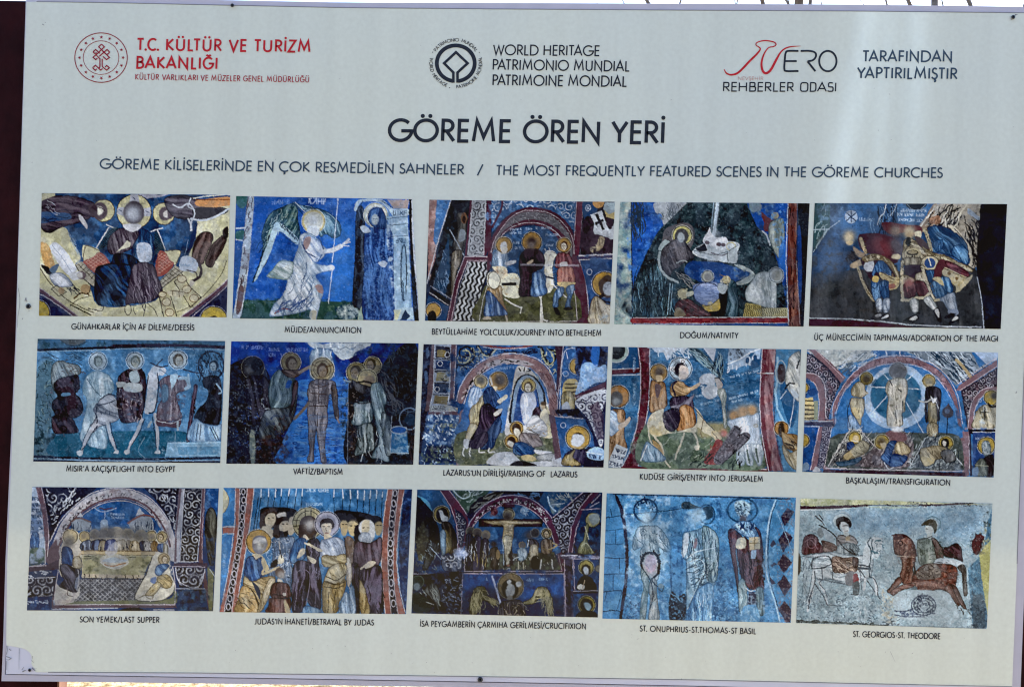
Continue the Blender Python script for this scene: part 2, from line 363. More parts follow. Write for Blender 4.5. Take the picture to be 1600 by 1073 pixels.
    if ch in 'ÇŞ': o.append([(w * .55, -.02), (w * .55, -.1)] + arc(w * .52, -.19, .1, .09, 70, -110, 7))
    return w, o, dots
DIAG = 'AVWYTJ/'; ROUND = 'OÖCÇGĞQDSŞ'
def self_gap(a, b, g):                    # air between two letters
    ra = .45 if a in 'AVWYTXKRLPF/ZEBSŞ' else (.6 if a in 'OÖDCÇGĞQ' else 1.0)
    lb = .4 if b in 'AVWYTXJ/ZSŞ' else (.6 if b in 'OÖCÇGĞQ' else 1.0)
    k = (ra + lb) * g * .75
    if (a + b) in ('AT', 'TA', 'AV', 'VA', 'AY', 'YA', 'LT', 'PA', 'FA', 'AF', 'LA', 'LV', 'RT', 'TU', 'UT') and a + b not in ('LA', 'AF', 'TU', 'UT'): k -= .1
    if ' ' in (a, b): k = g * .5
    if a == '.' or b in ".'" or a == "'": k = g * .75
    if "'" in (a, b): k = g * 1.15
    return k
class Ink(MB):                            # strokes laid on the board; every stroke a few microns above the last
    def __init__(s, off=.0008): super().__init__(); s.off = off; s.k = 0
    def lay(s, P, F):
        P = np.asarray(P, float); s.k += 1; s.add(board(P[:, 0], P[:, 1], s.off + s.k * 3e-6), F)
    def stroke(s, P, w):                  # P in photo pixels, w a width or one per point
        P = np.asarray(P, float); w = np.broadcast_to(np.asarray(w, float), len(P))
        keep = [0] + [i for i in range(1, len(P)) if np.hypot(*(P[i] - P[i - 1])) > .012 * max(w[i], .5)]; P = P[keep]; w = w[keep]; n = len(P); w = np.broadcast_to(np.asarray(w, float), n)
        closed = np.hypot(*(P[0] - P[-1])) < 1e-6 and n > 3
        d = np.diff(P, axis=0); d /= (np.hypot(d[:, 0], d[:, 1])[:, None] + 1e-9); nn = np.stack([-d[:, 1], d[:, 0]], 1)
        V = []
        for i in range(n):
            a = nn[i - 1] if i else (nn[-1] if closed else nn[0]); b = nn[i] if i < n - 1 else (nn[0] if closed else nn[-1])
            m = a + b; L = np.hypot(*m); m = m / L if L > 1e-6 else a; c = max(.34, float(m @ b)); q = m * w[i] / 2 / c
            V += [P[i] + q, P[i] - q]
        s.lay(V, [(2 * i, 2 * i + 1, 2 * i + 3, 2 * i + 2) for i in range(n - 1)])
    def disc(s, c, r, n=10):
        t = np.linspace(0, 2 * math.pi, n, endpoint=False); s.lay(np.stack([c[0] + r * np.cos(t), c[1] + r * np.sin(t)], 1), [tuple(range(n))])
    def text(s, txt, x0, y0, x1, y1, h, wt=.13, gap=.2, e=2.0, rw=1.0):
        items = []; x = 0; prev = ''
        for ch in txt:
            w, o, d = glyph(ch, e, rw); x += self_gap(prev, ch, gap) if prev else wt / 2
            items.append((x, o, d)); x += w; prev = ch
        tot = x + wt / 2; L = math.hypot(x1 - x0, y1 - y0); ux, uy = (x1 - x0) / L, (y1 - y0) / L; k = L / tot
        vx, vy = -.038, 1.0               # the letters' own upright on the photo
        def M(p): return (x0 + ux * p[0] * k - vx * p[1] * h * -1 * -1, y0 + uy * p[0] * k - vy * p[1] * h)
        for gx, o, d in items:
            for st in o: s.stroke([M((gx + p[0], p[1])) for p in st], wt * h)
            for p in d: s.disc(M((gx + p[0], p[1])), wt * h * .62)
    def ring_text(s, txt, c, r, h, a0, a1, wt=.15, outward=True, gap=.2):   # a0..a1 degrees clockwise from the top
        items = []; x = 0
        for ch in txt: w, o, d = glyph(ch); items.append((x, o)); x += w + gap
        tot = x - gap
        for gx, o in items:
            for st in o:
                P = []
                for px, py in st:
                    a = math.radians(a0 + (a1 - a0) * (gx + px) / tot); rr = r + (py - .5) * h * (1 if outward else -1)
                    P.append((c[0] + rr * math.sin(a), c[1] - rr * .95 * math.cos(a)))
                s.stroke(P, wt * h)
# ---------------------------------------------------------------- the fifteen fresco photos: corner points, origin, drawing
PICS = {}
PICS[1] = ((50, 294), [(7.6, 3.9), (154.8, 5.3), (152.0, 100.8), (5.4, 99.7)], '''
B 1c3f6e
n 3c74ae .50 5
n 0e1c3a .55 8
f c9c598 4,33 15,32 26,31 31,41 38,54 34,60 44,73 50,90 62,93 76,92 96,88 103,77 117,62 123,51 128,38 131,20 142,14 156,12 156,69 146,79 132,91 115,103 36,103 17,90 4,76
n 8f8a52@.4 .52 7 5,35 26,31 38,54 50,92 96,90 122,52 131,20 155,12 153,69 116,101 36,101 6,76
n e6e3c8@.8 .55 6 5,35 26,31 38,54 50,92 96,90 122,52 131,20 155,12 153,69 116,101 36,101 6,76
d 3a2c3c 140c18 6d5a66 8 3 7,8 20,6 36,7 47,11 49,15 47,22 36,27 22,31 14,35 7,30
f 25508a@.9 7,19 20,19 29,20 30,24 18,26 7,27
k 0d1a36 .6 12 5 6 8 8,18 29,19 29,25 8,27
k b9bfca .4 6 40 25 6 8,11 14,10 18,18 10,17
F c8c49a@.9 7.5,4 18,4 18,6 7,10
h d3cb92 3a2f22 8.6 56,17.5 
o 4a3a44~.5 53,18 6,7
o d8d4c0~.5 52.5,17.5 3.2,3.4
l 2a1e22 .5 49,15 53,15 57,18 55,22
f 3a2c36~.4 44,14 50,13 51,20 47,23
f c8c6c8 36,21 39,22 43,28 43,32 41,30 38,26
F b9b7c4@.9 82,5 107,5 100,7 90,8
h d6cf98 2b2018 13.5 79.7,18.5
F b9bcc8 77,5 83,5 84,12 76,12
F b9bcc8 67,15 72,15 72,22 66,20
F b9bcc8 87,16 92.5,15 92.5,22 87,22
L 22345c .6 79,7 80.5,9
L 22345c .6 68,17 70,18
L 22345c .6 89,18 91,19
h d3cb92 3a2f22 8.5 103,20
o 4a3c44~.5 104,20 5,5.5
o cfcac0~.5 105,20.5 2.6,2.8
f 40323e@.9 106,14 112,12 112,20 107,24
d 35303e 101018 706a78 8 3 104,8 122,6 134,12 152,16 150,20 134,24 116,24 108,20
f c98b52 128,10 140,8 156,7 156,13 140,15 129,14
l 7c3f22 .8 128,9 142,9 155,9
l e6dcc0 .8 126,8 140,6 155,5
f 2c2c34 126,16 142,15 154,17 140,22 128,23
l ccd4de 1.1 110,13 116,15 122,12 126,16 127,21 124,28 125,33
l ccd4de 1.0 124,8 122,14 127,17
l c4ced8 1.6 124,24 134,25 144,22 154,16
l ccd4de 1.4 122,24 124,28 124,33
L 172c55 3 128,28 124,46
l 7ea0c4 .4 122,40 120,50 117,57
l 8ea8c0 .5 28,34 32,44 36,52
k 88a6c4 .35 4 70 20 16 28,34 33,36 38,52 34,50
l d4d8d8 .9 60,31 55,39 50,47
l d4d8d8 1.0 58,28.5 66,32
l d4d8d8 .9 98,33 101,40 104,48
l d4d8d8 1.0 93,34 102,31
f 1d3a4a@.8 60,33 68,31 66,40 56,47 52,46
f 1d3a4a@.8 96,35 99,36 103,48 96,50
x 0c1a24 .4 1.5 40 60,33 67,31 64,44 52,48
x 0c1a24 .4 1.5 40 95,35 99,36 104,48 96,50
f d8d2a2 40,45 49,46.5 53,49 51,54 45,56 40,56
l 43321f .5 40,56 41,48 43,45 53,49
f d8d2a2 104,49 116,49 114,55 112,60 106,55
l 43321f .5 104,49 116,49 112,60
f a35045 40,57 47,54 53,50 59,55 61,60 56,62 51,67 47,65 42,60
f a35045 99,50 104,50 108,56 111,59 106,66 99,69 96,64
x d6a08a .35 2.2 35 41,57 53,50 60,58 50,66
x d6a08a .35 2.2 35 98,51 104,50 110,59 99,68
F a9a490 34,60 39,57 50,69 50,76 46,76 40,70
x 3a3026 .4 3 45 35,60 39,58 50,69 49,75
F a9a490 112,60 118,65 101,78 100,72
x 3a3026 .4 3 38 112,61 117,65 101,77 100,72
l 2a221c .7 34,60 40,70 50,79
l 2a221c .7 118,65 108,73 101,78
d 4d404c 1a1220 8f8690 70 2.4 66,33 70,31 76,33 82,33 84,40 80,46 66,52 60,50 59,45 61,38
d 1d4678 0a1630 5b93c6 95 2.2 84,31 92,35 95,43 96,56 88,58 80,56 78,47 83,38
f d8d4b8 66,50 71,45 74,41 77,43 76,46 70,48
f ccd6e4 82,44 92,44 93,56 84,57
n 9fb4cc .5 2 82,44 92,44 93,56 84,57
d 0c1730 050914 2a5f9c 60 3.2 50,63 55,60 62,58 64,52 70,51 78,53 84,58 80,62 77,68 75,80 74,92 60,91 52,91 49,84 49,74
n 3d82c4@.9 .55 3 60 58,76 75,74 74,91 54,91
n 1a3f78@.8 .55 4 52,62 74,60 76,76 52,80
d 4b3f4e 1c1520 857a86 75 2.6 80,60 88,58 95,61 98,68 102,80 98,85 90,89 78,90 73,90 75,78 77,68
k 171020 .5 14 80 18 20 82,62 94,62 100,80 78,88
k 8d8390 .4 10 85 18 12 82,62 94,62 98,80 80,86
l 0c0a12 .9 50,63 62,59 76,60
f d9d9dc 71,29 75,28 84,28 85,31 79,34 74,33
o 31262f~.6 79.5,19 8.2,9
b a5aebd 7 79,20
b c6ccd6 4 78.5,20
l b9b3a0 .8 44,94 50,95 56,94
l 3a3226 .6 44,94 54,96 56,92
o c9c598 75,95 2.5,4
O 3a3226 .6 75,95 2.5,4
l 3a3226 .5 30,92 36,87 46,84
l 5d3f20 1.2 33,86 38,82 44,83
l 4a3f28 .7 6,62 14,74 26,86 36,92 48,97
l 3a3020 .9 30,91 38,95 46,99
l 4a3f28 .5 152,57 148,67 138,80 124,92 110,98
f d3d8e0 14,47 16,43 20,43 27,50 32,58 35,63 34,65 31,68 27,67 20,58
l 7788a0 .4 16,45 24,55 31,66
f b87f3c@.8 7,42 13,45 16,54 18,60 13,64 9,58 7,50
n dcb878 .5 3 7,42 13,45 17,58 9,60
f 14161e 7,60 13,62 16,67 12,67
f 3f5a78 14,63 20,59 21,61 17,67
d ccd2da 5a6880 f0f4f8 45 2.5 14,68 22,66 28,70 32,76 26,77 18,76
f c8ccd0 29,67 37,65 40,67 39,70 32,72
o 5c4a50~.5 39,68 3.5,3
o d2cfc6~.4 37.5,68 2.2,2.1
k 22242c .7 6 60 25 8 24,74 32,75 34,81 28,80
F b4ae88@.6 15,79 19,76 25,81 21,85
L 2a2218 .5 15,79 19,76 27,81 21,84.5 15,79
o a07850@.7 23,80 2.5,2.5
o a88458@.8 42,79 4,4
l 2a2218 .6 39,82 44,82 46,77
d 4a3836 1c1214 8a6e68 115 2.2 127,42 131,36 136,34 141,36 141,42 137,50 134,58 129,61 125,55
d 40302e 1a1012 7a625c 120 2.2 136,55 141,44 149,37 153,36 150,46 144,56 140,62 136,60
n c8a088@.5 .6 2 128,44 138,35 140,44 132,56
f 221a1e 149,33 153,30 153,37 150,40
f c3d2e4 115,60 117,54 122,53 127,55 130,60 127,66 122,65 116,64
n 7fa0c4 .52 2 115,60 122,54 129,58 124,64
l 3a3036 2.2 129,56 132,63 131,69 125,73
f b9b3a4 124,72 127,74 123,78 
l 3a3036 .8 121,64 128,66 129,70
F b9b083@.6 110,72 116,67 123,76 132,86 123,93 116,82
L 2a2218 .6 111,73 124,93 132,85
L 2a2218 .6 117,67 124,78 132,85
L 2a2218 .5 111,73 117,69
o d2c8a0 117,71 3.4,2.8
O 5a3a20 .5 117,71 3.4,2.8
o d2c8a0 121,79 3.4,3
O 5a3a20 .5 121,79 3.4,3
o d2c8a0 126.5,86 3.4,3
O 5a3a20 .5 126.5,86 3.4,3
F b9b083@.6 99,83 107,80 113,99 103,101
L 2a2218 .6 99,83 103,101
L 2a2218 .6 107,80 113,100
o d2c8a0 102,83 3,2.2
O 5a3a20 .5 102,83 3,2.2
o d2c8a0 105,89 3.4,3
O 5a3a20 .5 105,89 3.4,3
o d2c8a0 107.5,97 3.4,3
O 5a3a20 .5 107.5,97 3.4,3
f c8c0a0 106,80 118,80 117,85 108,84
L 55422c .5 108,80 118,81
L 55422c .5 110,80 110,84
L 55422c .5 115,80 115,85
l 3a3020 .6 90,90 95,94 98,100
F 161d40 4,77 11,82 20,89 35,101 4,101
n 283a70 .5 5 4,77 20,89 35,101 4,101
l 4c2f44 2.4 5,79 14,85 24,92 38,103
l b0a0b0 .5 5,77 16,85 36,100
l c8c4cc .6 5,82 14,87 24,94 33,101
F 14193c 156,73 138,88 120,102 156,102
n 283a70 .5 5 152,73 138,88 120,102 153,102
l 59384a 3.2 154,72 144,81 130,92 116,103
l cac0c6 .6 156,68 144,79.5 132,89 114,102
l bdb4c0 .5 153,76 143,85 130,96 122,103
h c3a83c 241a10 9.5 4,97 c9c7cf
h c3a83c 241a10 10.5 142,103 c9c7cf
o 20141a~.4 142,104 4,4.5
w 201c20@.4 .74 3
''')
PICS[2] = ((353, 298), [(8, 4.2), (145.5, 6.8), (151, 101.6), (5, 99.6)], '''
B 1a4fae
n 2f6fd0 .48 6
n 123a86 .54 9
n 6fa4e0@.6 .66 1.6
f 2a7ad6@.6~6 82,30 100,30 100,86 78,86
f 1c55b4@.6~4 24,10 52,6 40,20 26,40
F 24443a 8,85 108,87 110,102 4,101
n 16302e .48 4 8,85 108,87 110,102 4,101
n 5c7c60@.8 .58 3 8,85 108,87 110,102 4,101
F 1c4c9a 4,3 19,3 11,80 4,100
f 2c5c58 8,4 17,4 17,9 13,14 8,10
f 2f5f60 8,32 14,31 13,38 8,38
f a9b6be 17.5,3 22,4 19.5,40 17,66 15,80 11,100 5.5,100 8,84 11,62 14,36
n 5f4c4c .54 3 17,3 22,4 17,66 11,100 5.5,100 11,62 
n e0e4ea .56 2.5 17,3 22,4 17,66 11,100 5.5,100 11,62
k 3a2a30 .5 8 98 8 18 17,6 21,6 16,66 10,98 7,98
L b9c8d4 1.2 8,29.5 15,29
L b9c8d4 1.0 8,38 13,39
f 4d3030@.8 10,76 14,76 12,92 8,96
d 2b4f58 0d2230 7fa39a 125 1.9 44,13 52,10 56,14 56,22 58,34 55,40 50,32 43,26 38,34 34,48 28,60 24,68 21,71 27,54 29,42 28,34 32,22 37,16
n 8aa088@.7 .55 2 48,14 56,14 57,28 48,26
k 0c2030 .6 9 118 12 30 30,34 38,28 34,50 26,62
k 9fb8b0 .4 8 118 12 18 32,24 44,14 50,18 34,40
f a8c6d2 37,28 42,25 56,37 55,42 43,32 39,36 35,48 28,62 22,71 27,56 33,40
L 13273c .7 44,27 46,31
L 13273c .7 46,28 48,32
L 13273c .7 48,30 50,34
L 13273c .7 50,32 52,36
L 13273c .7 52,34 54,38
L 13273c .7 42,26 44,29
L 13273c .7 54,36 56,39
l 22384a .5 42,32 50,39 55,41
d 3c6a84 12283c 9cc2cc 60 1.7 52,9 62,12 72,14 80,17 86,22 90,28 89,35 84,37 78,34 74,36 72,30 76,22 72,16 60,15
k a8ccd4 .4 8 30 15 16 54,10 70,14 84,20 80,26 64,16
l 14283a .5 53,10 60,18
l cfd8d2 .5 54,9 62,17
t c4d4ea@.8 4 65,8 79,8.6
t c4d4ea@.4 3 36,9 50,9
h d0d3c4 a8964e 8.8 68.5,24 dfe4dc
O c9b978 .8 68.5,24 8,8
b b9c2c8 5 68,23
f c2ccd4 64,28 72,28 72,35 65,35
n 93a2ae@.6 .5 2 62,18 75,18 74,33 64,33
d b5c2cc 5b7896 e6ecef 60 2.4 58,35 64,33 70,36 75,42 78,46 76,52 70,56 74,58 82,59 83,62 74,64 70,67 75,74 76,80 74,86 72,94 70,101 66,101 66,93 58,95 48,97 38,98 34,97 38,88 44,82 48,70 40,69 32,67 37,62 41,56 46,54 52,56 55,48 57,42
d c9cfd9 5273a4 f2f4f7 40 2.2 62,36 68,36 76,44 74,52 70,56 64,50 60,42
f 8f6f6a@.8 62,37 66,36 66,40 63,46 60,44
l 24406e .9 60,42 63,48 70,52
l 24406e .6 72,36 75,42 76,48 72,55
l c4ccd4 3.4 75,48 84,46 90,43
l c4ccd4 2 90,43 94,40 96,38
l c4ccd4 .8 92,42 97,40
l c4ccd4 .8 91,43 96,43
o c4ccd4 82,60 3,2.2
l 8fa0b0 .4 76,49 84,48 90,45
d b9c6c8 54726e e8eeea 20 2.2 33,67 37,61 41,56 46,55 52,56 52,63 48,69 42,69
f ac6a50@.7 70,74 75,74 76,80 72,79
l 2c4c86 .8 38,96 48,92 52,94 58,88 62,85
l 8c4c40 .8 38,96 44,92 50,93
k 32518c .6 9 -35 25 24 42,88 60,86 68,92 40,97
k 24426e .4 12 110 18 20 54,56 66,56 70,86 44,88
f a9a793 66,94 71,94 70,101 74,101 66,100
L ccd6e2 .7 87.5,8 83,56
L ccd6e2 .7 83,62 80,88
o ccd6e2 87.4,7 .8,1
o 7c8f92@.8~1 95,95 8,6
n c8cfc6 .48 3 88,90 103,90 103,100 88,100
o 9fb0b4@.8~1 100,95 4,4
n 122c40 .5 2 86,88 104,88 104,101 86,101
d 1b2230 0a0e18 4a5a70 90 2 102,16 108,16 108,50 108,100 104,92 99,87 101,50
n 56646e@.6 .6 1.5 101,16 108,16 108,100 100,90
f 8ba08a 105,92 107.5,90 107,101 103,101
d 1c3c80 0c1e50 4f86d0 88 2 110,32 114,27 120,25 126,26 130,33 132,44 131,56 133,68 135,76 131,86 131,101 108,101 108,60 108,40
n 5f98e0@.7 .54 1.6 110,34 130,34 132,80 131,100 109,100
n 8fbcf0@.6 .62 1.1 110,34 130,34 132,80 131,100 109,100
h d4dad0 b0a468 9 117,19 e8ece4
o 24427c~.4 117.5,19 6,6.5
d 24427c 102450 4f80c0 100 1.8 111,18 113,26 120,30 126,28 123,16 118,13
o a4b4bc~.5 116.5,22.5 3,4.2
L 2a3c58 .4 115,22 118,22
f c3cdd4 105,29 108,27 112,30 113,32 108,33
f aebccc 119,56 124,55 126,57 124,60 120,58
f a9bfcc 100,14 104,7 122,7 130,14 142,14 142,20 132,21 126,14 120,9 106,9 102,16
L 1c2c44 .5 103,15 107,8
L 1c2c44 .5 122,8 131,14
F 96b6cc 125,20 142,20 145,90 145,94 132,94 131,60 131,36
n c6dae6 .5 3 125,20 142,20 145,94 132,94
n 6a8ca8 .58 3 90 125,20 142,20 145,94 132,94
F 9a8a84 126,7 143,7 142,14 131,14
L 3a5068 .5 126,22 142,20
L 3a5068 .5 128,27 142,26
L 3a5068 .5 130,36 142,35
t 24405c 3 131,17.5 142,17.5
t 24405c 3 133,39 141,39
O 24384c .9 139,64 2.2,22
L 8fb2ca 2 139,46 139.5,84
L 24384c .7 138,70 139,86
F 9fb8c4 132,92 146,91 147,101 131,101
F c3c59a 131,93 137,93 134,101 132,101
F 22324c 140,93 144,98 141,101 136,101
f 10131c 143,6 145,6.5 146,40 148,62 150,72 149,80 151,102 147.5,102 145.5,80 144,50
F c3c9d2 145,6 156,6 156,103 151,103 149,76 147,58 145.5,36
n 8fb4d0 .52 3 146,6 154,6 154,60 148,60
k 6f9cc4 .5 2 60 30 24 147,14 153,14 153,46 148,46
n a09a94 .58 3 149,60 155,60 155,102 151,102
w c4d4e8@.5 .70 1.6
''')
PICS[3] = ((653, 303), [(9, 4.6), (154, 6.3), (149.7, 101.4), (5.5, 99)], '''
B 1b2740
F 9a6f68 8,4 16,4 14,50 8,66
n c8a8a0 .5 4 8,4 16,4 14,50 8,66
F 3a70b0 15,4 26,4 14,40 12,36
n 6ea4dc .5 3 15,4 26,4 14,42
L c4c8d0 .8 26,4 16,36 7,70
f 14161e 27,4 42,4 40,20 37,36 36,46 30,74 26,82 10,72 8,72 16,44
n 30424e .5 3 22,20 40,8 38,44 28,80 12,72
d 41413e 14161c 7c7a70 95 2 30,16 37,16 38,28 36,44 30,46 27,40 31,28
o 6b4a34 36,19 2.5,4.5
o 2a1e1c 36,20 1.5,3
f 79858e 33,28 37,29 36,36 32,37
L 8a98a4 .8 25,28 36,48
F 20456e@.7 20,46 24,34 25,60 21,84 11,74 
k 7fa4c8 .35 4 90 30 40 16,52 23,42 22,82 12,72
d 776e5c 24201c a8a294 95 2.2 27,46 34,44 34,52 30,62 28,76 26,80 26,60
F 0c0e14 10,73 26,84 24,88 9,78
L c2c4cc .5 10,72 26,82
L c2c4cc .5 9,77 24,87
F 1d3c66 8,79 24,88 22,99 5,99
h b58b3c 2a1e14 5.6 12,91 c8c4b8
o 15110f 11,96 3.5,5
f 9da3a8 43,5 53,5 52,30 51,48 39,48 40,40
s 25272e .44 6.6 43,5 52.5,5 52,28 51,48 39.5,47.5
n 6d7076@.5 .55 4 43,5 53,5 51,48 39,48
F 4c2433 53.5,4 57.5,4 57,40 53,48 51,48 53,22
L c8c2c8 .5 53,5 51.5,48
L c8c2c8 .5 42.5,5 39,47
L 4a2030 1.6 41.5,5 37.5,48
F 4c2433 36.5,49 55,49 56,53 39,53 32,70 27,100 22,100 30,66
L cbb8be .6 37,49 55,49
L cbb8be .5 39,52 55,52
L cbb8be .5 39,52 32,70 26,99
L cbb8be .4 36.5,49 29,68 23,99
F b6babb 39.5,53 54,53 56,58 50,74 47,99 27,99 33,72
z 15171b 3.6 1.8 105 .5 40,53 54,53 56,58 50,74 46,99 27,99 33,72
L 15171b 1.2 56,58 50,74 47,99
F 2c5486 57,4 125,4 124,30 118,26 110,16 100,12 88,10 76,13 66,20 58,30
n 5f92c8 .52 3 57,4 125,4 124,30 118,26 104,12 88,10 76,13 58,30
s c9d4e0 .36 7 57,5 64,5 63,18 57.5,27
s c9d4e0 .36 7.4 66,5 76,5 70,12 65,13
s c9d4e0 .36 8 72,5 108,5 110,13 96,10 80,11
s c9d4e0 .36 7 108,5 123,5 122,26 112,16
l 4c2433 1.6 66,5 65,12 58,26
f 4b2533 54,60 55,44 58,34 64,24 73,15 83,11 90,10.5 98,11.5 108,15 117,23 122,33 124,48 126,58 132,76 134,100 120,101 119,76 114,56 112,40 104,30 96,26 88,24 78,26 66,32 60,42 58,54
f 5c5a60 58,52 59,40 64,30 72,20 82,14.5 90,14 99,15 107,19 114,26 119,34 121,46 119,50 118,38 112,30 104,24 96,21 86,20 76,23 66,30 61,42
k 8c8c90 .4 2 30 60 60 60,40 72,20 90,14 107,19 119,36 112,29 96,20 80,21 66,29
L cfc4c8 .01 0,0 1,1
l cfc4c8 .45 57,46 59,38 64,29 72,19 82,13.5 90,13 99,14 108,18 116,26 121,36 122,47
l cfc4c8 .45 61,40 68,30 78,24 88,22.5 98,24 108,30 113,36
f 1f3e66 62,44 62,38 68,32 78,27 88,25 98,26 106,31 112,40 115,56 119,70 119,76 60,76 59,54
n 3d6a9e .5 3 62,38 88,25 110,36 116,64 60,66
t a9c0d8 1.5 72,28 104,26.5
t a9c0d8 1.5 72,30.5 80,30.5
t a9c0d8 1.4 100,32 110,32
t a9c0d8 1.4 75,38 79,38
t a9c0d8 1.4 76,42 80,42
t a9c0d8 1.4 100,40 105,40
f 4a4c2e 50,78 56,70 72,78 96,76 119,74 125,99 47,100
n 2c2e20 .5 3 50,78 119,74 125,99 47,100
n 7c7c50@.7 .58 2.5 50,78 119,74 125,99 47,100
L c2c0b8 .5 47,100 124,99.5
L c2c0b8 .5 48,99 51,82 56,66
L b9aeb0 .5 124.5,99 123,80 118,60
f d9d8bd 66,64 78,63 80,80 68,80 64,72 
n b99a58@.8 .55 3 66,63 78,63 80,80 66,80
f d7d5be 55,62 60,61 64,66 64,73 60,75 55,72 54,67
O 4a3b22 .6 59.5,67.5 4.8,6.8
F 15161d 65.5,69.5 77,69 77,71.5 65.5,71.5
f d9d8c6 98,50 100,45 104,44 106,45 110,48 111,50 107,50 105,58 106,66 106,72 103,77 97,80 95,100 97.5,100 97,86 94,78 100,70 99,60
n b99c60@.6 .58 3 98,48 106,46 107,72 100,76
l 33291c .4 104,45 110,48 107,50 105,60
L c8ccd2 .6 99,43 101,46
L c8ccd2 .6 102,42 104,45
L 1c2236 1.4 100,64.5 106,66
l d2d0c4 1.2 68,82 74,86 81,89
l d2d0c4 .9 81,89 80,93
l d2d0c4 1 66,83 60,88 57,92
l d2d0c4 1.1 96,80 96.5,90 98,98
l d2d0c4 .9 98,98 101,99
l d0ccc0 1.0 106,71 112,77 116,81
d 9fb4c9 33506e dfe8f0 85 2.2 59,47 63,44 69,46 71,53 68,60 62,60 58,56
f b9bfc4 68,54 73,52 77,52 76,54 70,56
f cfc7a8 58,57 68,57 70,62 66,67 62,62
n b07a4c@.7 .5 2 58,57 69,57 68,64 60,62
d bb9c6c 5c4428 e6dcc0 60 2.4 55,73 60,75 65,72 66,82 69,90 70,97 66,88 58,78 54,76
d 34588e 1a2c50 9fc0e0 80 2.2 54,76 58,78 66,88 70,94 62,95 52,95 53,84
f a89c84 52,96 56,96 57,98 51,98
f a89c84 68,94 70,97 70,100 69,99
h a9803a 2c1c10 6 67.3,40 c9b98c
o cdd2d2~.4 67,41 2.6,4
f d8d6c8~.3 65,42 70,42 69,46 66,46
d 24141f 0c060c 4f3644 80 2.6 80,48 84,44 92,43 97,46 99,52 97,58 93,60 94,66 90,78 86,80 79,79 80,66 79,58
n 6c4654@.7 .58 2 80,60 92,60 88,80 80,80
d 4f7ab2 1c3254 a9c8e4 85 2.2 90,62 95,61 98,64 100,72 101,77 95,80 88,79 89,70
f b8a48a 85,54 88,52 90,51 89,54 86,55
h a67a36 2c1c10 7.3 89,37.5 c9b98c
b 4b4138 4.4 89,38
b 2c2022 3 89,37
f 2b1922 84,43 94,43 94,48 84,48
b 6a5c54 3 89,40
h a9803a 2c1c10 5.4 114,40 c9b98c
e d6ccb0 4a2c1c 3 114.3,40.5 -.3
d 6d2f33 2c1014 a8656a 80 2.2 109,47 114,46 119,48 121,56 116,58 114,55 110,58 107,56
f c0b9b4 111,54 116,53 117,56 112,57
d 8c4a44 3a1a18 c08878 85 2.2 110,58 121,58 122,70 110,70
n c98058@.6 .56 2 110,58 121,58 122,70 110,70
f c0aa70 109,69 122,69 122,71 117,73 112,73
d 4c719c 1c3454 b4cee4 100 1.6 109,74 114,73 113,79 110,82 109,88 106,89 106,80
d 4c719c 1c3454 b4cee4 75 1.6 116,73 122,71 121,78 119,84 119,89 115,89 117,80
f 15141c 106,89 109,89 111,94 108,94
f 15141c 114,89 119,88 121,90 115,91
L b09a60 .5 112,71 108,72
F 5a2434 124,5 129,5 128,20 126,48 123,48 122,34
L cbb8be .5 129,6 127,47
L cbb8be .4 124,6 122,36
F 14131c 129,6 154,6 152,47 127,47
f 1e3c66 129,6 140,6 138,20 130,20
f 241520 130,20 138,18 152,20 151,46 128,46
n 3a2634 .5 4 130,20 152,20 151,46 128,46
O b8c4d4 .5 133,11 2,2.4
t b8c4d4 2.2 132.4,11 134,11
o c1853c 141,7 4.5,4
F c0a860 145,10 154,10 154,20 147,18
F 8fa2aa 146,7 154,7 154,14 149,16 145,12
f b4bcc0 140,16 144,18 150,28 154,22 153,35 148,34 142,32 137,30
F c4cbd0 134.5,16.5 143.5,13 149,28.5 147,33.5 141.5,30.5
F 16131a 138.2,16 140.2,15.2 146,27.5 144.2,28.5
F 16131a 138,22.5 144.5,19.5 145.3,21.3 138.8,24.5
f 9c8a68 141,35 143,33 146,35 145,40 142,44 139,44
l 33281c .4 142,35 142,40
l 33281c .4 144,35 144,40
n c8b890 .5 2 135,41 144,36 145,43 136,46
L cdc6cc 1.2 126,48.3 152,47.2
L 3a3054 1.4 125,50 152,49
L cdc6cc .7 126,51.5 151,50.4
F 1c3a6c 127,52 152,51 150,101 134,101 132,76
n 35609c .5 4 127,52 152,51 150,101 134,101
l cdbfc6 .6 126,52 130,66 132.5,80 134,100
f 4b2533 122,51 126,53 131,70 133,100 129,100 126,76 121,58
O b8c4d4 .5 134,61 2,2.2
h bd8f35 2c1c10 9.6 146,70.5 cfd0cf
f 3c2c24~.5 141,70 146,64 151,65 151,80 144,79
o a6b2bc~.5 149,74 4.5,5.5
l 15131a 1.4 140,80 146,84 151,85
d bcb08e 4a3b2a e4dfca 80 3 136,83 140,80 147,86 151,88 151,101 134,101 134,92
n 9fb0bc .5 3 142,92 150,92 150,101 142,101
F 15100f 141,80 145,77 146,80 142,82
F c6cdd6@.5 80,54.5 126,55 126,56.8 80,56
w 0d1020@.5 .68 2
''')
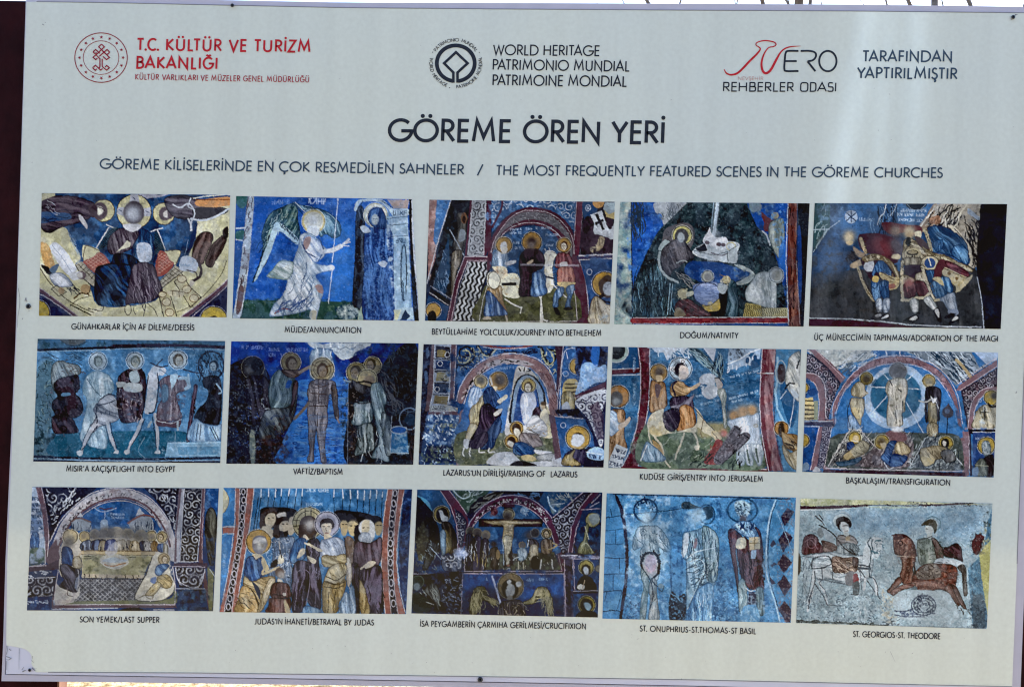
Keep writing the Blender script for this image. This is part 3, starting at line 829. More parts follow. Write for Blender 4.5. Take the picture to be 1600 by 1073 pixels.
PICS[4] = ((951, 307), [(9, 4.3), (157, 5.4), (152.3, 101.5), (4.3, 99.7)], '''
B 18315c
F 7f9a96 8,3 17.5,3 18.5,100 3,100
n b6c4bc .48 4 8,3 17.5,3 18.5,100 3,100
n 56828c .54 3 8,3 17.5,3 18.5,100 3,100
n c0b096@.6 .58 3 8,3 17.5,3 18.5,100 3,100
L 10131c 1 17.8,4 18.6,100
F 1b4ca8 18,4 140,4 140,98 19,98
n 2f78d8 .48 5 18,4 60,4 20,70
n 5aa0e8@.8 .6 2.4 22,16 50,4 24,64
n 102a60 .55 7 18,4 140,4 140,98 19,98
k 24303c .8 12 88 6 40 19,4 28,4 26,22 19,24
F 1d2b32 19,70 28,48 38,28 50,14 61,4 107,4 116,24 124,30 131,48 134,60 139,84 139,96 19,95
n 3d5a60 .52 4 19,70 28,48 38,28 50,14 61,4 107,4 116,24 124,30 131,48 134,60 139,96 19,95
n 0b1218 .52 5 19,70 28,48 38,28 50,14 61,4 107,4 116,24 124,30 131,48 134,60 139,96 19,95
n 7f9aa0@.7 .62 1.6 19,70 28,48 38,28 50,14 61,4 107,4 116,24 124,30 131,48 134,60 139,96 19,95
n 2f6f98@.6 .57 4 20,66 40,60 56,68 50,92 20,92
k 0c161c .6 14 88 12 44 22,56 38,50 50,76 46,92 20,92
k 6fa0b4 .4 12 88 8 26 20,58 40,50 50,70 50,92 20,92
L 8fb4c4 .7 48,68 46,92
L 8fb4c4 .5 50,68 48,92
f aeb7bd 35,6 40,4.5 60,4.5 57,9 48,18 43,22 41,14 37,13
n 7a868e .5 2.6 36,6 58,5 44,20
k 4a565e .4 6 80 25 18 42,5 58,5 48,16 43,18
f 8f9a96@.8 110,4.5 118,5 119,10 112,12
n 6f8f9c .5 3 108,5 128,5 128,14 114,14
f 5c2a2c 119,12 124,16 129,19 127,26 122,27 121,20
o 9a9478 130,15 3,2.6
d 8a948a 40504c b4bdb2 85 2.2 127,20 134,17 137,20 137,38 134,48 130,44 126,34 125,26
l a9b4bc 1.2 120,27 124,31 126,38
f 2a6fd0@.8 133,42 138,34 139,60 134,58
n 5aa0e8 .55 2 126,4 139,4 139,36 131,40
L a8bed2 .9 84.5,5 79,48
L a8bed2@.7 1.8 85.5,5 81,40
L 8fa8be .5 82,5 77,56
l c8d4de@.45~.8 4 85,4 82,30 79,56
l c8d4de@.4~.8 7 84,30 82,44 80,58
f 5d5a5e 42,34 44,26 52,22 58,20.5 64,22 67,28 66,36 63,41 58,40 50,38 42,36
k 20242a .4 3 80 40 40 42,34 50,23 66,24 64,38 50,36
f 9aacac 40,38 44,34 48,36 44,40 42,42 39,42
h cfc878 2a2a1c 7.4 57.5,30.5 e2e0c4
o 3f4044~.4 57,31 5.4,6
d 4b484f 17181f 7c7980 70 2.2 51,34 54,33 60,36 64,42 67,47 62,50 56,54 50,58 48,62 43,59 41,52 41,44 44,39
n 8e8a92@.6 .58 1.6 44,40 62,40 62,50 46,60
o 9aa4a8~.5 56.5,32 2.8,4
l a9b2b2 1 53,52 58,50 61,51
f cdd6d8 66,42 72,38 80,35 95,35 102,37 101,43 100,51 97,52 82,50 72,48 66,45
f d6dade 74,33 77,28 79,24 80,28 84,32 92,32 92,40 78,40 74,36
n 9fb0b8 .52 2 66,42 80,35 102,37 100,51 82,50
f 17161c 68,41 73,38 75,37 77,42 72,43
l 4c4048 .7 80,44 88,46 94,44
o 57484f 86,37.5 2,1.6
o 57484f 89.5,37.8 1.6,1.4
o 57484f 77,36 2,1.4
O c4b878 .7 95.5,39 3.4,3
F b4bfc0 93,43 101,39 100,51 93,52
L 3f4c50 .5 93,43 93,51
L 3f4c50 .5 93,43 101,38
L 3f4c50 .5 66,42 82,46 93,43
l 2c3238 .5 66,45 74,50 84,51 100,53
f 1a3c80 59,57 64,51 76,51 88,52 100,56 110,59 112,61 106,64 96,67 82,68 72,67 62,62
n 3f78c4 .54 3 59,57 64,51 88,52 111,60 96,67 70,66
f b0bdba 98,53 105,54 112,58 114,62 110,67 104,69 99,68 106,64 111,60 104,57
n 7a8c88 .52 2 98,53 114,58 113,64 102,69
l a9b8b8 2 40,44 39,50 41,57 46,63 54,67
k 9a9890 .5 10 42 6 12 52,58 60,62 68,67 62,68 54,62
l 1c2228 .5 52,60 60,65 68,67
h b9bcae 5b6052 4.4 77.3,62.5 d2d6d0
o 8c8c88 77.5,63 2.6,3
d 8fa6d6 4f689c c4d2f0 10 2.2 66,71 70,68 78,67 84,67 87,72 87,78 82,84 74,85 68,80
O 2a3048 .6 76.5,76 10.6,9
f cfae48 73,85 80,85 86,80 87,88 78,90
n e4cc80 .5 2 73,85 86,80 87,88 78,90
L 3c2c18 .5 73,86 80,85 86,80
f 0c0d12 86,76 92,72 91,92 82,93 78,90 87,88
d 5d2f34 24100f 8a5d60 30 2 54,82 62,80 68,84 74,88 80,93 58,94 52,88
n 2e2a2c .5 2 54,82 68,82 80,93 56,94
o a9a078 58,76 4,4
n d6cfa0 .5 1.6 54,72 62,72 62,80 54,80
f b4b8a4 61,75 66,74 66,77 61,78
f 6e6450 52,88 56,87 60,93 52,94
d 3d5d6a 16262e 7f9fae 88 2.2 94,66 99,67 101,76 101,93 92,93 93,80
o a89c72 92,65 3.4,3
n d6cfa8 .5 1.6 86,66 95,62 94,72 86,74
f a4b0b4 86,68 93,70 90,76 86,74
l 7a6a44 .6 87,61 92,63
d b9c4c6 6c7c80 e0e8e8 80 2.6 112,66 117,60 124,59 129,63 131,70 131,80 130,88 121,86 113,83 108,81 107,74
n 8fa0a4@.6 .55 2 110,66 124,60 130,70 128,84 112,82
h a4b0b4 5c686c 5.6 131,61.5 c4ccce
o 8a908c~.4 131,62 3.6,4
F b8a860 107,83 119,85 120,94 105,94
n 7a6c38 .5 2 107,83 119,85 120,94 105,94
F a9a47a 120,87 140,87 140,95 120,95
z 5c5634 1.6 .8 80 .4 107,84 140,88 140,95 105,94
L 6c1f28 4.4 19,97 139,97
n b04040@.7 .5 3 19,95 139,95 139,99 19,99
L c8c4c6 .6 19,94.7 139,94.2
L c8c4c6 .5 19,99.4 140,98.8
F 1a4084 19,99.6 140,99 140,102 19,102
n 8fb0d4 .55 2 19,99.6 80,99 80,101 19,101
F 5c2a24 140.5,5 147,5 147,50 151,102 141,102 139.5,50
n a06a54 .52 3 90 141,5 147,5 148,102 142,102
k 24100e .7 16 88 3 18 141,5 147,5 149,100 142,100
L c8cdd4 .6 140,5 138.6,50 140.5,100
L b8b0b0 .4 147.4,5 146.6,50 149.5,100
F 0f1218 147.5,5 158,5 153,102 150,102 147,50
f 1a3c84 147.5,28 150,26 151,60 150,84 148,70
n 4a5c64 .55 2 148,14 152,14 152,24 148,24
L 1e2c4a .8 147.5,10 146.8,50
w b4c4d0@.4 .70 1.5
''')
PICS[5] = ((1257, 309), [(8, 4.2), (158.3, 5), (153.3, 102.4), (3.4, 100.2)], '''
B 1d3a60
n 3b6ea8 .5 6
n 132848 .54 8
f 3f74b0@.7~4 38,4 66,4 60,26 42,30 24,22
F 33373b 4,60 40,56 70,58 130,50 136,60 140,102 3,102
n 1f2326 .5 5 4,58 136,56 140,102 3,102
n 5c5e60@.8 .55 6 85 4,62 136,56 140,102 3,102
f 263c5c@.7~5 4,46 34,40 36,56 6,68
f 3c5c88@.8~4 10,40 26,30 30,52 14,58
F 23464a 7,4 20,4 20,24 7,42
k 9fb8b8 .5 14 -62 8 9 7,14 18,10 14,36 7,42
L b4c8d0 .7 7,25 19,24.5
L a9bcc8 .5 7,42 19,24 28,18
n 6a9ccc@.7 .52 4 10,4 30,4 26,20 14,22
o a9bed4 36.5,15 5,5.2
L 1c3154 .8 33,12 40,18
L 1c3154 .8 40,12 33,18
L 1c3154 .7 36.5,11 36.5,19
t 9fbcd8 2 43,16.5 53,17.5
k 0f1c30 1 18 86 4 14 53,5 74,5 68,22 54,22
k 7fb0dc .5 10 86 4 16 52,5 74,5 70,22 54,20
l cdd8e0 .8 57,21 59,15 62,12 64,5
l cdd8e0 .6 67,14 70,10 72,5
f 4a88c4@.6~2 74,6 98,6 92,20 74,20
t c4d8ea 2 75,10 94,10
t c4d8ea 2 73,13 94,13.5
t c4d8ea 1.8 74,17 92,18
f 15202c 80,4 95,4 93,8 86,9.5 81,8
l 8fa4b4 .4 80,5 84,9 90,9.5 95,5
f 8d7a66 100,6 104,5 106,14 100,22 92,27 88,24 94,16
L d4d0c4 1.2 103,6 90,23
f aaa392 104,5 140,5 137,16 135,40 134,54 128,52 122,36 112,24 100,21 94,22 98,18 102,12
n 6d6454@.8 .52 3 104,5 140,5 136,30 132,50 120,30 100,20
k 191a1e .9 11 118 20 44 104,6 122,6 122,20 112,22 100,18
k 191a1e .9 12 65 18 40 122,16 136,12 134,34 133,50 126,36
k d8d4c6 .5 8 110 25 20 104,6 122,6 122,18 104,18
l c8c2ac 1.3 127,5 122,12 120,19 116,24
f a96f4c@.7 98,16 105,14 106,20 98,20
F 9fb2c4 128,8 138,16 136,18 127,12
l 1a1a1e .8 120,26 128,36 132,44 132,52 130,53
f c2bba4 112,22 116,22 119,24 124,30 130,40 131,52 128,52 128,42 122,32
L 2a2a2c .5 117,24 125,33
f 0a0c16 139,4 159,4 154,103 140,103 139,90 136,70 134.5,52 135,34 137,18
n 12182a .5 8 138,4 159,4 154,103 140,103
l aab6c4 .8 135,62 138,78 139.5,92 140,102
f 5a2630 60,20 66,19 78,21 90,22 92,27 88,30 80,27 66,28
b 8a7768 5 71,26
b 9b8c70 5.4 82,26.5
b b4a78a 3.4 82,26
f cfc8a8 86,27 91,26 91,31 88,32
b a9926e 3 82,29
f 3d2230 42,30 48,28 60,28 70,32 75,38 74,48 68,52 60,48 52,44 44,40
b 6c3840 6 58,36
b 74333c 8 64,40
b 5a5058 5 71,36
b 5c5660 5 74,40
f cdbf9a~.4 70,44 75,45 74,48 68,47
b a4957a 5.2 35,30
b bcae8c 3.4 35,31
f c2ae84~.5 33,34 38,34 36,37 33,36
l c4b083 2.6 44,32 46,38 48,43
k 4a3420 .6 1.2 20 40 12 43,32 46,32 49,43 46,43
b 2e2a2c 4 37,46
k 1b191c .8 3 20 60 24 32,44 42,41 42,50 34,50
f 8c7a66~.5 38,38 44,42 48,44 44,47 40,44
f a99678~.5 36,52 44,48 48,50 42,54 37,55
f 32202a 44,48 56,46 64,48 70,54 73,60 72,68 60,64 52,64 48,58
f b4b9be 50,47 54,50 54,56 50,58 46,54
d a89d7c 5a472a e8ddb8 60 2 45,47 52,44 60,45 68,50 73,58 74,64 72,62 66,53 58,48.5 48,50
k 4a3a22 .5 1.4 50 40 40 46,46 60,46 73,60 66,52
d 345f92 10284a 7fb8ea 80 2 57,50 62,50 68,58 66,62 60,60 56,58 54,62 53,58
l a89d7c 2.2 42,55 45,64 49,73 54,80
k 4a3a22 .5 1.2 60 40 26 41,54 45,62 54,80 50,76
l 2a1c18 .4 44,54 48,66 53,76
f c4b27c 59,58 70,62 74,62 73,70 66,72 65,67 60,63
n 8a6c3c .5 1.6 59,58 74,62 73,70 66,72
L 3a2a18 .5 60,58 70,64
d 345f92 0e2648 8cc0ee 100 1.8 53,64 58,62 59,68 60,76 57,81 54,79 52,70
d 345f92 0e2648 8cc0ee 90 1.8 59,66 65,65 66,72 66,78 62,79 59,74
O 0e2648 .5 54.5,68 2,3
O 0e2648 .5 62,67 2.4,3
f c3a85c 54,61 58,62 57,66 53,65
f 9a5c4c 66,68 70,67 71,70 67,71
d c2cdd8 5c6c80 eef2f4 90 2 56,80 60,79 60.5,88 57,89
d c2cdd8 5c6c80 eef2f4 90 2 61.5,80 66.5,79 66,88 62,89
L 2c3c50 .5 57,88 66,88
f 12141a 52,94 57,90 60,91 60,94 55,95
f dfe4e6 55,92 59,90.5 60,92 57,93.5
f 12141a 59,95 62,91 66,91 66,94 62,95
f dfe4e6 60,94 65,91 65.5,93 61,94.5
d b4a784 3c3020 e0d6b4 85 2.2 78,33 84,32 92,38 98,44 94,50 90,54 80,52 76,46 77,40
d c9c0a0 4a3c28 ece4c8 20 1.8 84,34 92,38 98,43 95,46 88,42 82,38
f 17151c 80,31 83,32 82,38 79,36
f 4a3c40 86,30 92,32 97,38 97,42 90,38
o c2b58c 84.5,43.5 6.4,4
o 3a3428 84.5,43 4.6,2.2
o a9986c 84.5,42.6 3.6,1.3
k 2a2218 .5 1.4 80 30 18 79,45 90,45 88,48 81,48
d a89c7c 3a2f20 d8ceac 90 2.2 78,47 91,47 92,52 84,54 78,52
f 332433 79,53 91,53 91,60 86,63 79,60
d c9c2aa 5c5038 f0ead0 85 2 77,61 83,62 86,65 80,69 76,70
d c9c2aa 5c5038 f0ead0 80 2 87,60 94,58 95,66 88,66
b 9c5a56 4 82,68
d 5c3036 2c1018 a86468 80 2.2 77,68 85,66 87,72 86,77 80,78 76,75
d 5c3036 2c1018 a86468 70 2.2 87,65 94,66 97,74 92,78 88,74
b a06460 3.4 82,67
l c8bc98 2.4 76.5,50 76,62 76,72 77,80
k 4a3c26 .5 1 90 40 30 75,50 78,50 78,80 75,80
l d0c6a4 2.2 76,80 82,80 88,78
l d0c6a4 2.2 89,78 94,78 97,75
d c4cac8 5c6668 eef0ee 80 1.8 82,81 88,79 89,88 85,90
d c4cac8 5c6668 eef0ee 60 1.8 93,80 98,77 104,86 101,88
L 2c3438 .5 84,90 90,89
L 2c3438 .5 100,88 104,86
f 12141a 77,96 84,92 89,92 89,95 82,97
f e4e6e0 82,95 86,92.5 88.5,93.5 86,95.5
f 12141a 101,88 105,86 107,93 106.5,98 103,94
f e4e6e0 102,88 104.5,87 105.5,93 104,93
d 2a4f78 0c2242 649cc8 50 2.6 96,24 104,22 112,24 120,29 126,35 128,42 129,50 126,52 116,46 106,43 100,42 98,34
d 36689a 0e2a50 8cc6f0 100 2 102,34 108,33 107,40 103,42 101,38
d 36689a 0e2a50 8cc6f0 60 2 117,38 124,37 128,44 127,52 120,48 115,44
l b0a684 2.6 94,25 97,33 99,41
k 4a3c26 .5 1.2 80 40 20 93,25 96,25 100,41 97,41
d b4aa88 4f4128 f0e6c2 25 2 92,38 100,43 110,45 120,50 130,55 130,58 118,54 108,49 98,47
k 4a3c26 .5 1.2 25 40 44 94,40 110,45 130,56 110,50 98,46
o c9be9a 98,51 7,5.6
o 2c4c86 98,51 4.4,4
O 3c3222 .5 98,51 7,5.6
L e8e4cc 1 97,47 99,53
f 542830 105,49 112,49 122,54 128,58 127,64 118,61 110,56 104,66 100,62
d 542830 2a0c14 a05a64 25 2 110,50 122,54 129,60 126,63 116,58
f b8ae8c 109,55 112,55 127,62 131,60 130,64 122,72 118,74 118,69 108,60
L 3a2c1c .6 109,55 126,63 130,60
o 6a5030 113,59 1.4,1.4
o 6a5030 119,63 1.2,1.2
n a8945c .52 2 109,56 128,63 120,72
d 2c5c90 0e2a50 7cbcea 70 2.2 95,57 101,57 100,64 97,66 94,62
d 36689a 0e2a50 90c8f0 75 2 98,67 104,65 109,70 111,76 104,79 99,76
d 36689a 0e2a50 90c8f0 80 2 107,62 113,63 116,70 115,74 110,73 107,68
f c9ba88 100,63 106,62 109,69 104,66
l d2c8a8 2.2 92,54 95,64 98,72 102,80
k 4a3c26 .5 1.2 70 40 26 91,54 94,54 103,79 100,80
l 1b1a1c .5 94,56 100,74 103,80
l d0c49c 2 102,80 108,79 112,77
d bccad8 5a7088 e8eff4 70 2.2 106,79 116,74 118,80 119,88 113,88 109,82
L 5a7088 .5 113,87 119,88
f 8fa0b8 112,88 119,87 120,91 114,92
f 12141a 109,94 114,90 118,91 114,94
f 12141a 113,97 118,92 121,93 119,96 114,99
f e4e6e0 115,96 118,92.5 120,93.5 118,95.5
L c4ced6 1 4,94 30,94.4 60,96.5 80,99 
L c4ced6 .9 80,99 110,100.5 138,101
f 43182a 4,95 30,95.4 60,97.5 84,101 40,102 4,101
b 8c9cb0@.3 12 20,14
n 3c3a38@.7 .5 4 6,30 30,40 40,60 60,96 6,92
w 0c0f14@.5 .70 2
''')
PICS[6] = ((42, 523), [(8.4, 3.1), (154.9, 4.9), (151, 100), (5, 98.8)], '''
B 3d78ac
n 6ba6d6 .48 6
n 275680 .54 8
n 8fc0e6@.7 .62 2
F 3a6a94 7,2 156,4 155,9 8,11
n 24404e .5 4 7,2 156,4 155,10 8,12
o 4f5a62 36,3 10,5
l 2a3440 .6 26,4 32,8 40,8.5 47,5
L 16182a 1.8 8,12 30,11 60,10 90,9 120,8.6 155,10
L 9ab4c8 .5 8,13.4 50,12 90,10.5 155,11.5
L 241a2c 2.2 68,8.6 100,8 130,8.4 155,9.6
k 3a2430 .6 2 0 20 30 70,7 155,8 155,11 70,11
k 2a4058 .5 8 10 30 40 8,14 48,14 20,40 8,40
f 4a6a78@.8~2 7,30 20,20 22,50 18,80 20,98 5,98
k 14262c .5 4 60 80 70 8,24 20,24 18,70 22,96 6,96
k 7f9a96 .4 4 60 80 40 8,24 20,24 18,70 22,96 6,96
n 1a2c34 .5 3 6,70 20,70 24,98 5,98
f 1c5a7a 22,80 40,76 70,75 110,75 124,76 126,84 110,84 108,95 22,95
n 123c54 .5 4 22,78 124,76 110,95 22,95
n 5a9cc0@.6 .6 1.6 22,78 124,76 110,95 22,95
d 6f7f88 2a3438 a0b0b4 70 2 20,24 26,20 32,22 40,24 42,30 34,34 28,36 22,44 19,36
k 4a3c38 .5 3 20 60 22 26,20 42,22 42,32 30,36
d 17101a 08060c 3c2c38 60 3 21,38 26,34 34,32 40,32 41,42 38,46 42,50 44,58 42,62 37,65 30,63 24,64 20,58 20,52 24,48 22,44
d 241824 0c080e 5a4450 60 3 20,64 30,62 36,66 38,70 40,76 30,77 21,76
n 6a5a6a@.7 .6 1.8 20,34 42,34 44,76 20,76
f 5c8cb4 27,46 33,45 34,47 28,48
d 9cb8c8 54788f d4e4ec 85 2.4 47,32 54,28 61,30 66,34 68,42 64,48 60,50 62,60 62,70 62,88 52,86 42,82 43,72 46,60 47,50 44,46 44,40
l 34546c .5 47,34 52,42 58,48
h a8bcc8 26405a 6.7 55.5,20.5 dfeaf0
e 8fa0a0 4a5658 3.6 55.5,20.5 .5
l b4cad6 1.6 58,36 63,34 66,36
d a4c0d0 5a7c94 dceaf2 90 2 54,74 61,76 62,88 54,88 48,85
d b8bcc4 343c50 dce0e8 20 3 52,58 56,52 62,47 68,48 72,54 74,62 70,67 62,70 56,72 52,76 50,72 54,64
l 1c2438 .9 55,54 54,62 55,68 51,72
l 1c2438 .8 56,55 64,53 69,51
l 1c2438 .8 70,48 64,46 58,50
L 26324a .7 58,60 58,62
L 26324a .7 61.5,60 61.5,62
L 26324a .7 64.5,60 64.5,62
l b0b4bc 2.8 53,70 48,78 45,85
l b0b4bc 1.6 45,85 43,90 40,93
l 1c2438 .7 55,71 50,78 46,86 42,91
l 26324a .5 50,70 46,78 43,86
l b0b4bc 2.6 63,68 65,78 68,86
l b0b4bc 1.5 68,86 70,92
l 1c2438 .7 65,68 67,78 70,88
l 26324a .5 61,70 63,78 66,86
l b0b4bc 2.4 90,66 86,76 81,85
l b0b4bc 1.5 81,85 78,92
l 1c2438 .7 92,66 88,76 82,86
l b0b4bc 2.4 100,62 102,76 102,86
l b0b4bc 1.4 102,86 102,92
l 1c2438 .7 98,64 100,76 101,88
f c4ccd0 39,91 43,90 43,94 40,94
f c4ccd0 68,91 71,90 71.5,92.5 68,92.5
f c4ccd0 76,91 80,89 80,92.5 77,93
f c4ccd0 100,91 103.5,90 104,92.5 100,92.5
l 8fb0c4 1.2 48,57 49,53 54,52
d 2b1a26 100810 6a5462 75 2.6 71,38 72,32 77,28 81,26 88,26 92,30 93,40 92,52 90,64 84,68 74,68 71,58 70,48
n b4a4ae@.7 .58 2 74,36 90,34 88,66 73,66
n 4a7098 .64 2 74,36 90,34 88,66 73,66
k d2c4c8 .5 4 60 60 20 72,38 90,38 90,64 73,64
f b4c0c4 77,38 88,38 90,43 84,45 76,43
f 9fb4bc 80,30 86,28 88,36 82,37
f a4b0b4 70,37 77,37 76,40 71,41
h a8bcc8 26405a 6.4 84.5,20.3 dfeaf0
e 96a09c 5a6460 3.8 84.8,20.6 0
f b4bcc6 96,28 100,24 106,25 109,28 106,32 103,32 102,42 101,52 100,58 98,60 94,62 92,58 94,44 94,34
n 7f98ac .56 2 96,28 106,26 102,56 94,60
l 1c2438 .9 102,30 103,40 101,54 99,60 95,61
l 1c2438 .8 95,32 93,44 92,56
l 2a2434 1 97,22 104,25 110,24
l 2a2434 .8 101,24 106,19
l 4a566a .5 104,27 110,31
d 7d7480 3a3040 b4aeb8 90 2.2 104,36 110,32 118,32 124,34 126,42 117,46 118,54 121,64 114,67 102,66 103,54 108,48 105,42
n 5c4a58 .52 2 104,36 124,34 120,66 102,66
f 54404e 102,66 112,68 120,66 119,72 110,72 102,71
l c4ccd4 .5 102,67 112,69 121,66
f a4c4d8 112,32 118,31 116,38 113,42
d 6f98b8 3a5a78 b0d0e4 90 1.8 106,40 110,40 110,50 106,52
l 8fb0c8 2.6 119,34 124,34 127,40 124,42
l 8fb0c8 1.8 127,40 126,31
h a4b8c4 26405a 7 118,19.5 dfeaf0
e 9ca09a 4a443e 4.2 118.3,19.6 .5
l a4b8c4 1.8 97,68 95,72
l a4b8c4 1.8 118,68 118,74
L 2c1c2a .8 122,27 134,30
L 3a2a3a 3.4 132,40 128,66 126,82
L 80586a@.7 .8 132,40 127,74
k 1a1018 .6 2 95 10 30 131,40 134,40 128,82 125,82
O 1f1a28 1.2 144,24 10,11
k 1a2030 .8 5 80 40 60 134,14 152,14 154,30 134,34
k 2f4a68 .5 4 80 40 30 134,14 152,14 154,30 134,34
o 4a7aa4~.6 146,24 4,5
e 86a0b0 1c2434 3.6 146,24 -.5
d 141420 060608 3a3c4c 95 2.6 138,34 144,32 150,33 152,42 152,58 150,70 144,71 136,68 131,66 134,58 140,52 142,44 138,40
n 4a4a58@.7 .6 2 138,34 152,34 150,70 132,66
l 8fb4d0 1.2 148,38 152,44 150,46
d 86b4da 3a5c84 c4def0 95 2.4 131,66 138,69 148,71 152,70 151,82 126,82
L 22304c .6 134,70 132,82
L 22304c .6 136,70 135,82
L 22304c .6 143,72 148,82
L 22304c .6 145,72 150,82
F 7fb0d0 110,84 152,83 151,95 108,95
F 5a98c0 118,87 150,86.5 149,94 118,94
L a4cce4 .6 110,84.5 152,84
L a4cce4 .5 118,87 150,86.5
L a4cce4 .5 118,94 149,94
n c4dcec@.7 .6 2 108,83 152,83 151,95 108,95
L 17182a 1.8 5,95 50,96.5 100,97 151,96
L 9aaec4 .5 5,96.5 50,98 100,98.5 151,98
L 1a1c30 1.6 5,98 40,99 100,99.8 151,99
k 7a98b0 .4 1 0 10 40 8,95 80,97 120,97 60,99
l b4cad8@.7 .4 116,75 116,86 119,94
l b4cad8@.7 .4 92,80 87,90 92,96
w c4dcec@.35 .66 1.2
''')
